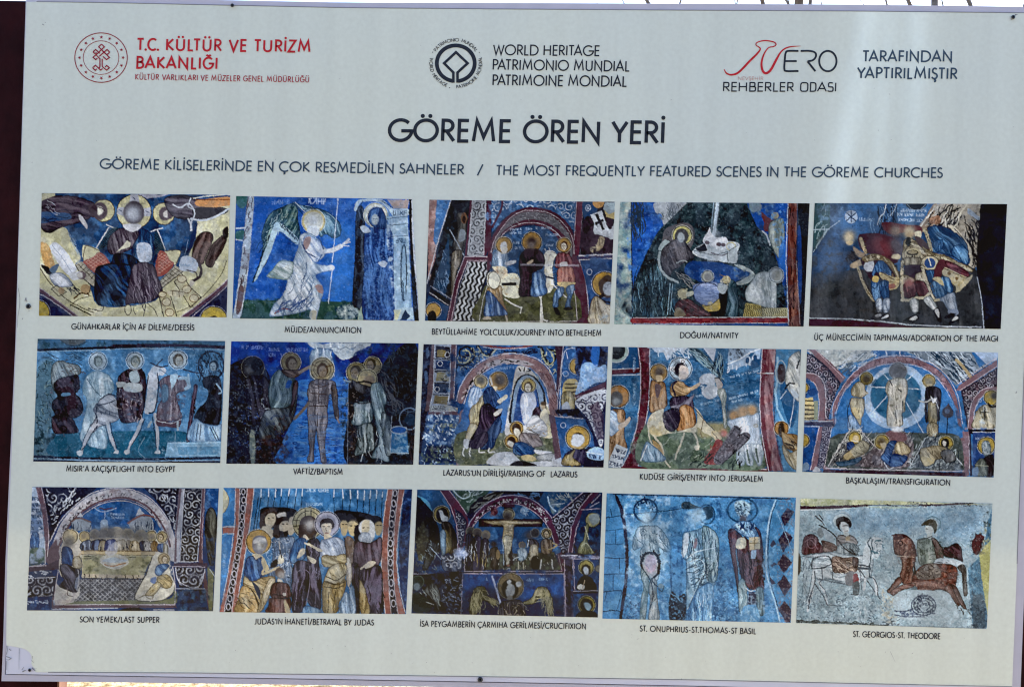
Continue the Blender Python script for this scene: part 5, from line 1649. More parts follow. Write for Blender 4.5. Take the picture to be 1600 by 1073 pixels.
PICS[10] = ((1246, 538), [(7.6, 3.9), (156.8, 6.3), (153.3, 103.8), (3.8, 99.4)], '''
B 2c6aa8
n 4a90d0 .5 5
n 1c4478 .54 6
f aab2b0 10,4 62,5 58,10 50,13 34,16 30,22 16,10
n 7c8c94 .5 2.4 10,4 62,5 50,13 30,22
n d4dad8 .56 3 10,4 62,5 50,13 30,22
k 4a5c6c .7 7 -35 20 36 30,16 60,6 62,12 40,24 34,26
k c4d0d8 .6 7 -35 20 26 30,16 60,6 62,12 40,24
F 2c5c98 58,5 86,5 84,9 64,10
n 7098c8 .54 3 58,5 86,5 84,9 64,10
L dce4ec .6 69,5 70,9
L dce4ec .6 80,5 80,14
F 6c7c88 84,5 140,6 152,10 146,18 134,24 124,32 116,24 104,14
n b4c4d4 .5 3 86,5 140,6 150,12 130,26 104,14
k 1c3044 1 9 40 14 60 90,6 140,7 148,14 126,30 108,14
k c4d4e0 .6 9 40 14 40 90,6 140,7 148,14 126,30 108,14
l a89468 2.4 124,12 130,18 136,26
F 2460a0 136,6 148,6 148,14 142,18
F 9cb4d0 138,6 157,6 156,12 148,16
F 7c5c64 9,4 14,4 26,14 38,26 33,31 28,26 18,14
L c8b4b8 .5 14,4 36,26
L c8b4b8 .5 8,5 22,18 32,30
F 7c5c64 156,12 126,32 124,36 128,36 156,17
L c8b4b8 .5 155,11 125,31
L c8b4b8 .5 156,17 127,36
F 2a2c3c 7,7 12,8 24,18 34,30 30,38 26,50 24,60 20,60 20,36 14,24 6,24
s b4b0c0 .46 5 7,8 12,9 24,20 33,31 28,44 25,58 22,59 21,36 14,24 7,23
n 6a4a54@.7 .54 3 7,8 24,18 33,31 25,58 20,58 18,26
F 2a2430 156,18 150,22 128,36 130,50 133,66 136,66 137,46 142,36 156,34
s b4b0b8 .46 5 155,19 129,37 131,50 134,64 136,46 142,36 155,33
n 6a4a54@.7 .54 3 155,19 129,37 131,50 134,64 136,46 142,36 155,33
f 7c5c64 22,60 27,58 28,48 32,38 40,26 52,16.4 64,11 78,9.4 92,11 106,17 116,26 123,38 126,50 128,62 130,70 132,84 133,102 129,102 129,88 126,76 125,60 123,48 119,38 112,28 102,20 92,16 80,14.4 66,15.4 54,20 44,27 36,36 31,48 29,58 30,66 28,76 26,96 20,98 22,80 
n a88890 .5 3 26,56 40,26 64,11 92,11 116,26 128,62 120,40 92,17 66,16 44,28 30,50
k 5a3c46 .5 3 60 60 60 26,56 40,26 64,11 92,11 116,26 128,62 120,40 92,17 66,16 44,28 30,50
l d8ccd4 .5 27,58 28,47 33,37 41,25.4 52,15.6 64,10.2 78,8.6 92,10 107,16 117,25 124,37 127,49 129,62
l d8ccd4 .5 30,62 30,54 32.6,46 37,36 45,27.4 55,20.4 66,16 80,15 92,16.6 102,20.6 111,28.6 118,38.6 122,48 124,60 125,74 129,86 130,98
l d8ccd4 .5 29,70 27,80 24,96
f 2f70b4 30,62 32,48 37,37 45,28 55,21 66,16.6 80,15.6 92,17 102,21 111,29 118,39 122,48 124,60 125,74 28,74
n 4c90d4 .52 5 32,48 55,21 92,17 118,39 124,72 30,72
n 1f5088 .55 5 32,48 55,21 92,17 118,39 124,72 30,72
f a4c8ec 79,15.6 90,18 98,26 102,38 101,50 97,58 88,64 79,66 68,65 58,59 53,50 53,40 56,30 64,21 72,17
n d4e4f4 .5 3 79,15.6 98,26 101,50 79,66 53,50 60,24
o 2f6c94 77,40 20,19
n 184c78 .5 4 58,30 78,21 96,36 92,54 62,52
O 6c9cc4@.7 .5 77,40 20,19.4
L dcecf8 .7 57,33 95,35
L dcecf8 .6 67,23 72,28
L dcecf8 .6 91,23 84,29
L dcecf8 .6 71,39 57,55
L dcecf8 .6 85,45 100,72
f 424c48 27,72 60,69 100,69 125,71 130,88 130,98 24,96
n 2a322e .5 3 27,72 125,71 130,98 24,96
n 6c746c .58 3 27,72 125,71 130,98 24,96
h 6c7078 4a545c 6.6 78.5,21 a4acb4
b 4f5054 6 79,21
d c8c4b4 5c5848 f0ece0 88 2.2 70,30 74,27 80,26 85,28 86,36 84,44 84,52 81,54 82,63 71,64 70,52 71,42 69,36
n e4e0d0@.8 .55 2 72,28 84,28 82,62 71,62
L 26262c 1 79,35 81,36.6
l 26262c .8 72,28 74,32
l 2c3038 .5 77,48 77,62
l 2c3038 .5 82,44 82,60
L c4ccd4 .8 71,64 82,65
h a8923c 3a2c14 4.8 54,26.6 d4cc98
b 4c4438 4 54,27
d d0c8a8 5c5034 f0e8d0 85 2.2 44,32 48,29 52,31 53,36 55,38 51,41 47,41 43,40 42,36
l d0c8ac 1 51,39 55,38
d d4c8a0 5a4c30 f4ecd0 75 2.4 42,42 48,42 52,43 52,52 50,58 49,63 44,56 41,48
f c4b484 42,44 46,50 48,58 44,54
d 8ab4dc 2c4c80 c8e0f4 80 2 40,56 44,56 49,64 50,67 40,67
l 1a2030 .6 42,42 39,52 41,64
l e0d8c4 .8 40,66 50,67
h b0944c 3a2c14 4.8 102.8,28.4 d8d0a0
b 8c8468 3.6 102.6,30
f bcae88~.4 101,31 105,31 105,35 102,35
d 26242e 0c0c12 5c5a68 85 2.2 100,36 103,33 108,33 112,36 112,44 111,52 111,59 108,58 108,46 104,45 101,48 102,60 100,58
d a89c78 4c4430 d4c8a4 90 2 102,47 105,45 108,47 109,58 108,63 103,63
f c8ccd0 104,40 106,42 109,42 106,46
l c8c4b8 1.2 95,44 100,45 104,43
l d4dce4 .5 107,42 111,52
d b0a484 4c4430 dcd4b4 90 2 102,62 109,62 109,71 102,71
L 2c3850 .6 110,60 110,70
o 33303a 117.5,53 4.4,4.4
f 33303a 114,52 118,47 121,52
o 4a5a78 117,52 2,2
L 1c1c28 .8 117.4,56 116.6,72
l 4a4048 1.4 118,47 116,50
F 4a4a4c 38,69 44,67 50,68 60,78 52,84 44,94 24,95
n a4a49c .5 2 38,69 50,68 60,78 44,94 25,95
k 1c2024 .6 6 -55 16 40 38,69 50,68 60,78 44,94 25,95
k c4c4b8 .5 6 -55 16 40 38,69 50,68 60,78 44,94 25,95
l c8c4c0 .6 24,95 34,78 39,69
l c8c4c0 .6 50,68 60,79
F 554c50 44,95 60,80 66,72 72,67 82,67 88,72 91,78 90,84 92,94 80,97 60,96
n a49a9c .5 2 44,95 66,72 82,67 91,78 90,95
k 241c24 .6 5 -50 24 40 44,95 66,72 82,67 91,78 90,95
k b8b0ac .5 5 -50 24 34 44,95 66,72 82,67 91,78 90,95
f 7c5458@.8 70,68 80,68 86,72 82,76 70,74
F 4a545c 86,96 94,84 100,72 112,72 120,82 128,93 128,98
n a4b0b0 .5 2 86,96 100,72 112,72 128,93 128,98
k 1a2430 .6 6 -50 40 40 86,96 100,72 112,72 128,93 128,98
k b4c4c8 .5 6 -50 40 34 86,96 100,72 112,72 128,93 128,98
l c4ccd0 .6 88,95 94,84 100,73
l c4ccd0 .6 112,74 120,84 129,94
o dde2e8~.8 78,66.5 5,1.8
h b49840 3a2c14 4.6 44.8,73 d8cf98
o c4b088~.4 45.6,73.6 2.4,2.8
l e4e0d0 .6 42,75 48,76
d 2c4c88 0c1c40 6c98cc 40 2 39,77 43,76 45,80 44,83 39,82
d b8ac84 4c4028 e0d4ac 30 2 44,80 50,75 56,78 54,84 46,88 38,90 36,88
f b4a070 36,87 40,84 43,86 39,90
d 3c5c7c 142838 7ca0bc 10 2 30,92 38,91 50,88 46,93 34,95
h b49840 3a2c14 5.4 66,76 d8cf98
b 5c4c34 3.4 65.5,76
f c4b48c~.4 65,77 69,77 69,81 66,81
d 2c4c88 0c1c40 6ca0d8 50 2.2 70,78 74,75 78,76 76,80 74,86 80,88 82,94 74,95 68,92 65,88 68,84
d c4b48c 5a4a30 e8dcb8 60 2.2 77,77 82,76 87,80 88,84 84,86 78,86 76,82
d 2c4c88 0c1c40 5a88c0 20 2 74,86 80,86 86,88 82,94 72,95
l dce4ec .7 68,92 71,97 75,96
h a8903c 3a2c14 5.2 116,77 d8cf98
o 14141a~.4 115.4,77 3.4,3.8
f c4c0b4~.4 113.6,75.6 116,76 115.6,79 114,79.4
f 101018 112,79 117,80 118,82 113,82
d a89c7c 4a402c d0c4a0 50 2.2 96,82 102,80 110,79 118,82 116,88 108,90 102,95 97,92
f c8b888 97,88 102,88 108,90 102,95 98,92
d 5c5c5c 1c2024 9ca0a0 80 2 112,84 120,82 124,90 116,92
L c8bcc4 .7 22,96.5 60,97.6 130,99
F 33202c 20,97.5 60,98.6 131,100 131,103 20,100
n 5c444c .54 3 20,97.5 131,100 131,103 20,100
F 7c5c64 6,22.5 12,22.5 18,26 21,34 22,46 21,60 16,60 17,44 15,34 12,29 6,27
l d8ccd4 .5 6,22.4 13,23 19,27 22,36 22,58
l d8ccd4 .5 6,27 12,29 15.6,35 17,46 16.4,58
F 2a5c9c 6,27.5 12,30 15,36 16,50 15,60 5,60
n 1c3c70 .5 3 6,27 15,36 15,60 5,60
h b8983c 241a10 3.6 5,34 d8d0a0
f 22447c 8,36 14,34 16,38 10,40
F c8b478 5,42 12,41 13,46 13,59 5,59
L 241c18 1 5,44 12,44
L 241c18 1 5,47.6 13,47.6
L 241c18 1 5,51 13,51
L 241c18 1 5,54.4 13,54.4
L 241c18 1 5,57.6 13,57.6
F 8c9474 13,44 16,44 16,59 13,59
F 34344c 4,60.5 28,60 29,64 4,63
L c8ccd4 .5 4,60 27,60
L c8ccd4 .6 4,64 16.6,64
F 1c4c94 4,64.5 16.6,64.5 11,98 3,98
n 123468 .5 3 4,64.5 16.6,64.5 11,98 3,98
F 7c5c64 17,64 20,64 15,98 10,98
F 3a3a50 20,63 27,63 24,80 20,97 15,97
s a8a8b8 .4 4 20,63 27,63 23,84 20,97 16,97
L d8ccd4 .5 17,64 10,98
L d8ccd4 .4 27,64 25,76 21,96
h b8983c 241a10 5 4,75 d8d0a0
f 6f8ca8 4,94 8,92 9,97 4,99
f b4b8c0 13,97 15,95 18,99 12,99
F 7c5c64 133,66 135,50 138,42 144,35 150,33 156,33 156,37 150,37.6 145,40 140,46 138,54 137,66
l d8ccd4 .5 133,66 135,50 138,42 144,35.4 152,33.4
l d8ccd4 .5 137.4,66 138,54 140.6,46 146,39.6 155,37.6
F 2a64a8 138,64 139,52 142,45 147,40 156,38 155,65 138,65
h b89c40 241a10 5.6 151.5,41.5 d8d0a0
b 3c3834 3.6 154,40
O b4c8e0 .4 142.4,43.6 1.2,1.2
d a8a084 3c3828 d4ccb0 85 2.4 140,52 146,47 152,48 156,46 155,65 137,65 138,58
n b4c0c4 .5 3 139,50 148,48 146,64 138,64
L 181820 .8 146.4,49 146.2,59
L 181820 .7 143.4,53 149.4,53
f 18161a 149,45 152,48 156,47 156,49 150,49
F 14141e 133,66 155,66 155,68 134,70
L c8ccd4 .5 137,65.6 155,66
F 24407c 137,68.6 155,68.6 153.6,103 137,102
n 3a64a8 .54 3 137,68.6 155,68.6 153,103 137,102
L c8ccd4 .5 137,68.4 155,68.4
L 241c2c 1.6 134.6,68 135.6,102
F 7c5c64 129,68 134,68 134,102 131,102
n a88890 .52 2 129,68 134,68 134,102 131,102
L d8ccd4 .4 134,70 134.6,100
t b4c8e0 1.6 139.4,73.4 142,73.6
h b89c40 241a10 6.6 147.6,79 d8d0a0
d 8ca0a8 3c4c54 c8d4d8 90 1.6 144,78 148,75 151,80 150,86 146,87
n c8d0d4 .5 1.4 144,76 151,77 150,86 145,87
d 241c20 0c080c 4c4448 80 2 145,90 152,86 154,92 153,102 147,102
d 7c8478 2c3430 acb4a8 85 2 139,94 143,89 147,92 148,102 138,102
f 7090b4 137,97 141,96 141,102 137,102
L a4a890 .6 139,94 149,95
w c8d0dc@.35 .69 1.2
''')
PICS[11] = ((32, 753), [(9.2, 3.7), (155, 4.8), (150.4, 100.6), (5, 100)], '''
B 1c3666
F 8fa4bc 9,4 13,4 17,24 19,46 19,62 7,64 8,30
F 2c4c7c@.6 9,10 16,20 18,40 8,42
n c4ccd8 .5 3 9,4 13,4 18,40 8,42
t 22344c 2.4 9,13 14,13
t 22344c 2.4 9,17.6 15,17.6
t 22344c 2.4 9,22 15.4,22
t 22344c 2.4 8.6,26.6 16,26.6
t 22344c 2.4 8.6,31 16,31
t 22344c 2.4 8.6,35.4 16.4,35.4
f b4bcc8 8,40 17,40 17,44 8,44
d 4a78b0 1a3460 9cc4e4 90 1.6 9,40 14,40 14,51 8,51
n 5c6c54 .45 3 8,52 19,52 19,64 7,65
n 2c4838 .5 3 8,52 19,52 19,64 7,65
F 5a4450 12,4 16,4 21,22 23,40 21,60 19,64 19,46 17,24
n a89098@.6 .56 2 12,4 16,4 23,40 20,62
L c0b4bc .5 16.4,4 20,20 22,36 22,46
L c8ccd4 .5 19,46 19.4,64 6,66
F 10142a 17,4 60,4 46,16 32,26 26,40 23,46 21,26
F 10142a 96,4 124,4 121,40 112,22 104,12
s c4ccd6 .4 8.5 18,5 44,4 40,14 32,20 24,30 22,20
s c4ccd6 .4 8.5 98,5 122,5 120,34 110,18
k c4ccd6 .8 4 -60 30 24 22,24 40,10 46,14 30,28 24,40
k c4ccd6 .8 4 60 30 14 110,10 120,12 120,36 114,26
n 3a3c50 .6 3 20,4 50,4 30,28 22,34
o 10142a 30,6 8,3
f b4b4ba 22,62 25,50 28,40 33,30 42,19.6 54,10.6 66,6.2 78,5 90,7.4 102,14 112,25 118,37 121,50 121,62 113,56 115,46 113,40 107,30 98,20 88,14.6 78,13 66,15 54,20 44,28 36,38 31,50 30,62 
n c8c4c4 .48 3 22,62 28,40 42,19 66,6 90,7 112,25 121,60 113,44 98,20 78,13 54,20 36,38 30,62
n 7c6468@.7 .54 2.4 22,62 28,40 42,19 66,6 90,7 112,25 121,60 113,44 98,20 78,13 54,20 36,38 30,62
k 1e1e26 .6 1.5 -45 50 80 30,46 34,34 44,22 56,13 68,9.6 84,9 84,11 68,12 56,17 46,25 36,38 32,46
k 1e1e26 .5 1.5 45 50 26 84,9 98,15 108,26 112,36 108,30 96,18
l 5c4048 1.5 27,64 30,50 36,37 44,27 54,19 66,14 78,12 88,13.6 99,19 108,29 114,40 117,50
l d8d0d0 .6 22,48 27,38 32,29 42,18.6 54,9.6 66,5.4 78,4.4 90,6.6 102,13 112,24 118,36 121,48
l d8d0d0 .5 30,66 32,52 37,40 45,29 55,21 66,16 78,14.4 88,16 98,21 107,31 113,42 115,50
F 5a4450 21,54 28,44 31,60 30,66 24,68 20,62
L d4ccd0 .5 22,46 21,58
f 1f5498 36,40 46,29 56,21.4 66,16.6 78,15 88,16.6 98,22 106,32 110,39 100,40 60,38
n 3f7ab8 .5 4 36,40 56,21 78,15 98,22 110,39 60,38
n 12305c .55 4 36,40 56,21 78,15 98,22 110,39 60,38
l b4c0cc .5 58,20 63,23 70,22 75,20
l 503844 1 62,20 66,21 72,20
L 9fb4cc .6 66,22 66,38
f 8fa8c0 63,30 68,30 68,38 63,38
t a4c0dc 1.4 70,25 81,25
t a4c0dc 1.4 71,27.6 80,27.6
F 8b98a4 40,30 46,28 55,31 55.6,37 40,38
F c0c4c8 44,27 47,23.6 49,27
l 6c5450 1.2 39,31 46,28 55,31
k 2c3c54 .6 4 90 4 12 41,31 55,32 55,37 41,37
F 8b98a4 84,32 91,26 102,27 104,32 104,38 86,37
F c0c4c8 90,26 93,20 97,25
l 7a4a44 1.4 84,32 90,28 96,25.6 104,27
k 2c3c54 .6 5 90 4 20 86,31 102,28 104,38 88,37
k c4ccd0 .5 4 90 4 12 88,30 102,28 104,38 90,37
F c4c0b0 33,48 46,45 60,43 108,43 114,48 116,60 34,60
f c4beb0 32,50 36,40 44,38 48,48 46,56 42,66 33,74 30,66
h c0b088 4a3c28 5.6 39,42.5 dcd4b0
b 6c6860 4.4 37.6,47
h c4b078 4a3c28 4.2 50,42.6 dcd4b0
b 8c8068 2.6 49.6,42
h c4b078 4a3c28 4 102.6,42 dcd4b0
b 8c8070 2.4 102.6,42
h c4b078 4a3c28 4.2 110.6,42.6 dcd4b0
e c4b494 5a4830 2.4 109.8,42.6 -.4
o a8a490 58,40 4,3.4
o a8a490 66,39 4,3.4
o a8a490 75,38.6 5,4
o a8a490 84,40 5,4
o a8a490 94,41 5,4
b 605f5e 5 58,41 65,40
b 5a5c60 5.4 71,39
b 88847c 5 78,40
b 66645f 5 84,41 92,42
b 7a7870 4 97,42
d 5c6c88 1c2434 b0bccc 90 1.8 47,48 54,45 56,53 48,53
d 1c2c50 0c1424 7c90b4 90 1.8 56,46 66,45 66,53 56,53
d c4bca4 5c5440 ece4d0 90 1.8 62,47 66,46 68,53 61,53
d 4a5c94 1c2450 a4b0d4 90 1.8 67,46 74,45 74,53 66,54
d c4beb0 5c5440 ece8dc 90 1.8 74,47 78,45 82,46 84,53 74,53
d a8a090 4c4438 d8d0bc 90 1.8 83,46 86,46 86,53 83,53
d c8bca0 5c4c30 ece4cc 90 1.8 86,47 91,46 94,53 86,53
d 1c2c54 0c1424 6c84b0 90 1.8 93,47 97,46 97,53 94,53
d d0ccc4 5c5c58 f0ece4 90 1.8 97,47 101,47 103,53 97,53
d c49c58 5c4020 e8cc90 90 1.8 102,48 106,46 108,53 103,54
d 2c4c88 0c1c3c 84a4cc 90 1.8 107,49 112,48 114,54 108,54
d c8c4b0 5c5440 ece8d4 90 1.8 112,48 115,50 115,56 112,56
k 14182a .9 3 90 20 14 48,47 113,47 113,53 48,53
F c0ae84 47,53 106,54 105,57 47,56
L 5a4a30 .5 47,56.4 104,57
L 6a5436 .6 47,53.4 106,54
F 9c9a74 48,57 104,57.6 100,64 96,73 48,73
n a8a684 .5 3 48,57 104,57.6 96,73 48,73
n 5c6048 .56 3 48,57 104,57.6 96,73 48,73
L 2a2a20 .6 50,58 55,58
L 2a2a20 .6 50,59.6 55,59.6
L 2a2a20 .6 85,58.4 90,58.4
L 2a2a20 .6 94,70 99,70
f b0b0a4 62,60 66,57 72,56 80,57 84,60 84,64 78,67 71,67 65,65
n c8ccc8 .52 2 63,60 72,56 84,60 78,66 66,65
f a0b0bc 64,61 72,58.6 80,60 84,61 76,62.6 68,62.6
l a4744c .9 65,64.4 72,65.4 82,63
l d0d0c4 .5 62,62 67,66 74,67.6 80,66 84.6,62
f b4b8c4@.7 66,55 74,46 76,53 72,57
f 7a8294@.8 38,72 46,73 47,92 40,93
F b4a890 48,71.5 97,72.4 96,75 48,74.6
k 2a2420 .7 2.4 85 8 18 49,71.6 96,72.4 96,75 49,74.6
L 2a2420 .5 48,75 96,75.6
F 46484f 46,75.6 97,76 92,84 89,92 70,92.6 40,94 44,86
x a0a2a4 .6 2.6 42 46,75.6 97,76 92,84 89,92 70,92.6 41,94
n 1e2026@.7 .5 2.4 46,75.6 97,76 92,84 89,92 41,94
n a4a8ac@.7 .6 1.5 46,75.6 97,76 92,84 89,92 41,94
f 6b7052 40,93 60,92.6 90,92 116,91 120,84 120,95 60,95.4 30,96
d 2c5490 0c1c3c 78a4d4 70 2.2 33,51 37,50.4 40,53 41,58 41,64 38,66 33,64 32,58
l b8a88c 1.4 42,60 46,57 48,54
l b4a890 1.6 42,58 44,62 47,64
d c0b494 5a4c34 e0d8bc 80 2 41,60 46,58 48,66 42,67
L c8bc98 .6 48.6,58 48.6,73
d 2f3040 0c0c14 6c6c80 60 2.4 31,65 36,64 42,67 46,68 46,72 43,76 42,82 44,86 38,85 32,83 30,81 34,76 32,72
l a8a8ac .6 45,68 45.6,76 44,84
f c8c4b8 27,80 31,82 38,85 44,86 46,82 46,88 42,92 40,94 26,95
n b0a4a0 .5 3 27,80 44,86 42,93 27,95
l 3a2c28 .5 37,85 37,88 41,89
f c4c0ae 103,58 108,55.4 114,56 117,60 116,66 118,73 121,80 119,86 112,92 100,93 90,92 90,87 94,79 98,72 101,64
n dedac8 .5 3 103,58 115,57 120,80 110,92 91,91 99,72
l 2a2a2c .6 103,58 101,64 98,72 94,79 90,87 90,91.6 100,93 112,91.6 119,86 121,80
h b8a070 5a4828 4.4 112,60 d4c8a0
e c8b898 6c5838 2.6 112.6,60 .3
d 3c6ca8 14305c 8cbce4 50 2 107,65 112,63.6 116,65 112,70 108,73 105,70
d c4b07c 5c4c2c e4d8ac 20 2.2 107,74 114,72 118,76 118,81 114,83 108,80
d c4b07c 5c4c2c e4d8ac -40 2.2 100,84 106,78 110,80 104,88 98,88
f 4a6cae@.8 102,75 106,74 105,79 102,78
l 5c5030 .5 93,90 97,88 99,90 103,91 104,88
F 5a4450 24,95.6 60,95.4 121,95 122,98 60,97.8 24,98.6
L d4ccd0 .6 26,95.6 60,95.4 120.6,95.6 121,80 119,66
L 5a4450 1.6 27,78 25,95
L d4ccd0 .5 30,66 28,78 26,95
F 1c4480 24,99 80,98 76,101 24,101
L c8ccd4 .6 24,99 60,98.4 76,98.2
f 120e12 77,100 84,98 92,98 100,101 77,101
L c8ccd4 .6 104,99.6 120,99.6
F a4a8b4 124,5 129,5 125,40 124,62 120,64 120,46
F 5a4450@.9 124,5 126,5 122,40 122,62 120,62 121,40
F 12141f 128,5 142,5 140,40 138,62 124,62 126,36
s b8bcc0 .42 7 128.6,5 141.6,5 139.6,40 138,61.6 124.6,61.6 126.6,36
L c4c8d0 .6 128,5 126,36 124.4,62
L c4c8d0 .6 142,5 140,40 138,62
L c4c8d0 .6 124,62 138.6,62
F 5a3c44 142,5 144.4,5 142,60 144,68 150,100 146,100 141,66 139,62
L b4a4ac .5 144,5 142,40 142,60
F 1c4480 145,5 155,5 153,50 143,50
n 4a84c0 .54 3 145,5 155,5 153,50 143,50
d 2c2c28 0c0c0c 6c6c5c 80 2.4 146,22 150,20 153,26 154,38 152,48 151,64 147,62 145,46 144,34
n 2c4468 .5 3 143,44 153,48 151,100 148,90
F 6a6c48 146,66 151,70 150,100 147,100
n 8c8c64 .5 2 146,66 151,70 150,100 147,100
L c8d4dc .5 148,68 152,74
F 3a2c40 120,63 146,63 146,67 120,65.6
L c4b8c4 .6 119,65.6 144,66
F 14162a 121,66 144,67 142,82 124,82
s c8ccd4 .46 8 121,66 143.6,67 142,80 124,81
l d4d4dc .8 121,67 123,76 128,80 136,82 141,79 144,68
F 1a3660 123,83 144,83 147,100 122,100
n 3f6c90 .52 3 123,83 144,83 147,100 122,100
n 10182a .5 3 123,83 144,83 147,100 122,100
L c4c8d4 .5 121,83 144,83
F 3a2c3c 6,66 22,64 30,60 30,68 6,70
L c4bcc8 .6 6,66 20,65
F 26385a 6,70 24,69 26,74 6,75
k c0c8d4 .7 2 10 30 20 6,70 24,69 24,74 6,75
F 14162a 6,75 28,73 26,89 5,90
s c8ccd6 .46 8 6,75 27,74 25,89 5,90
L c8ccd6 .5 6,75 27,74
F 16305c 5,90 25,89 24,100 5,100
n 3c64a0 .54 3 5,90 25,89 24,100 5,100
k b4c4d8 .6 1.4 20 50 24 5,93 24,92 24,94.6 5,95
w c0ccd8@.35 .7 1.2
''')
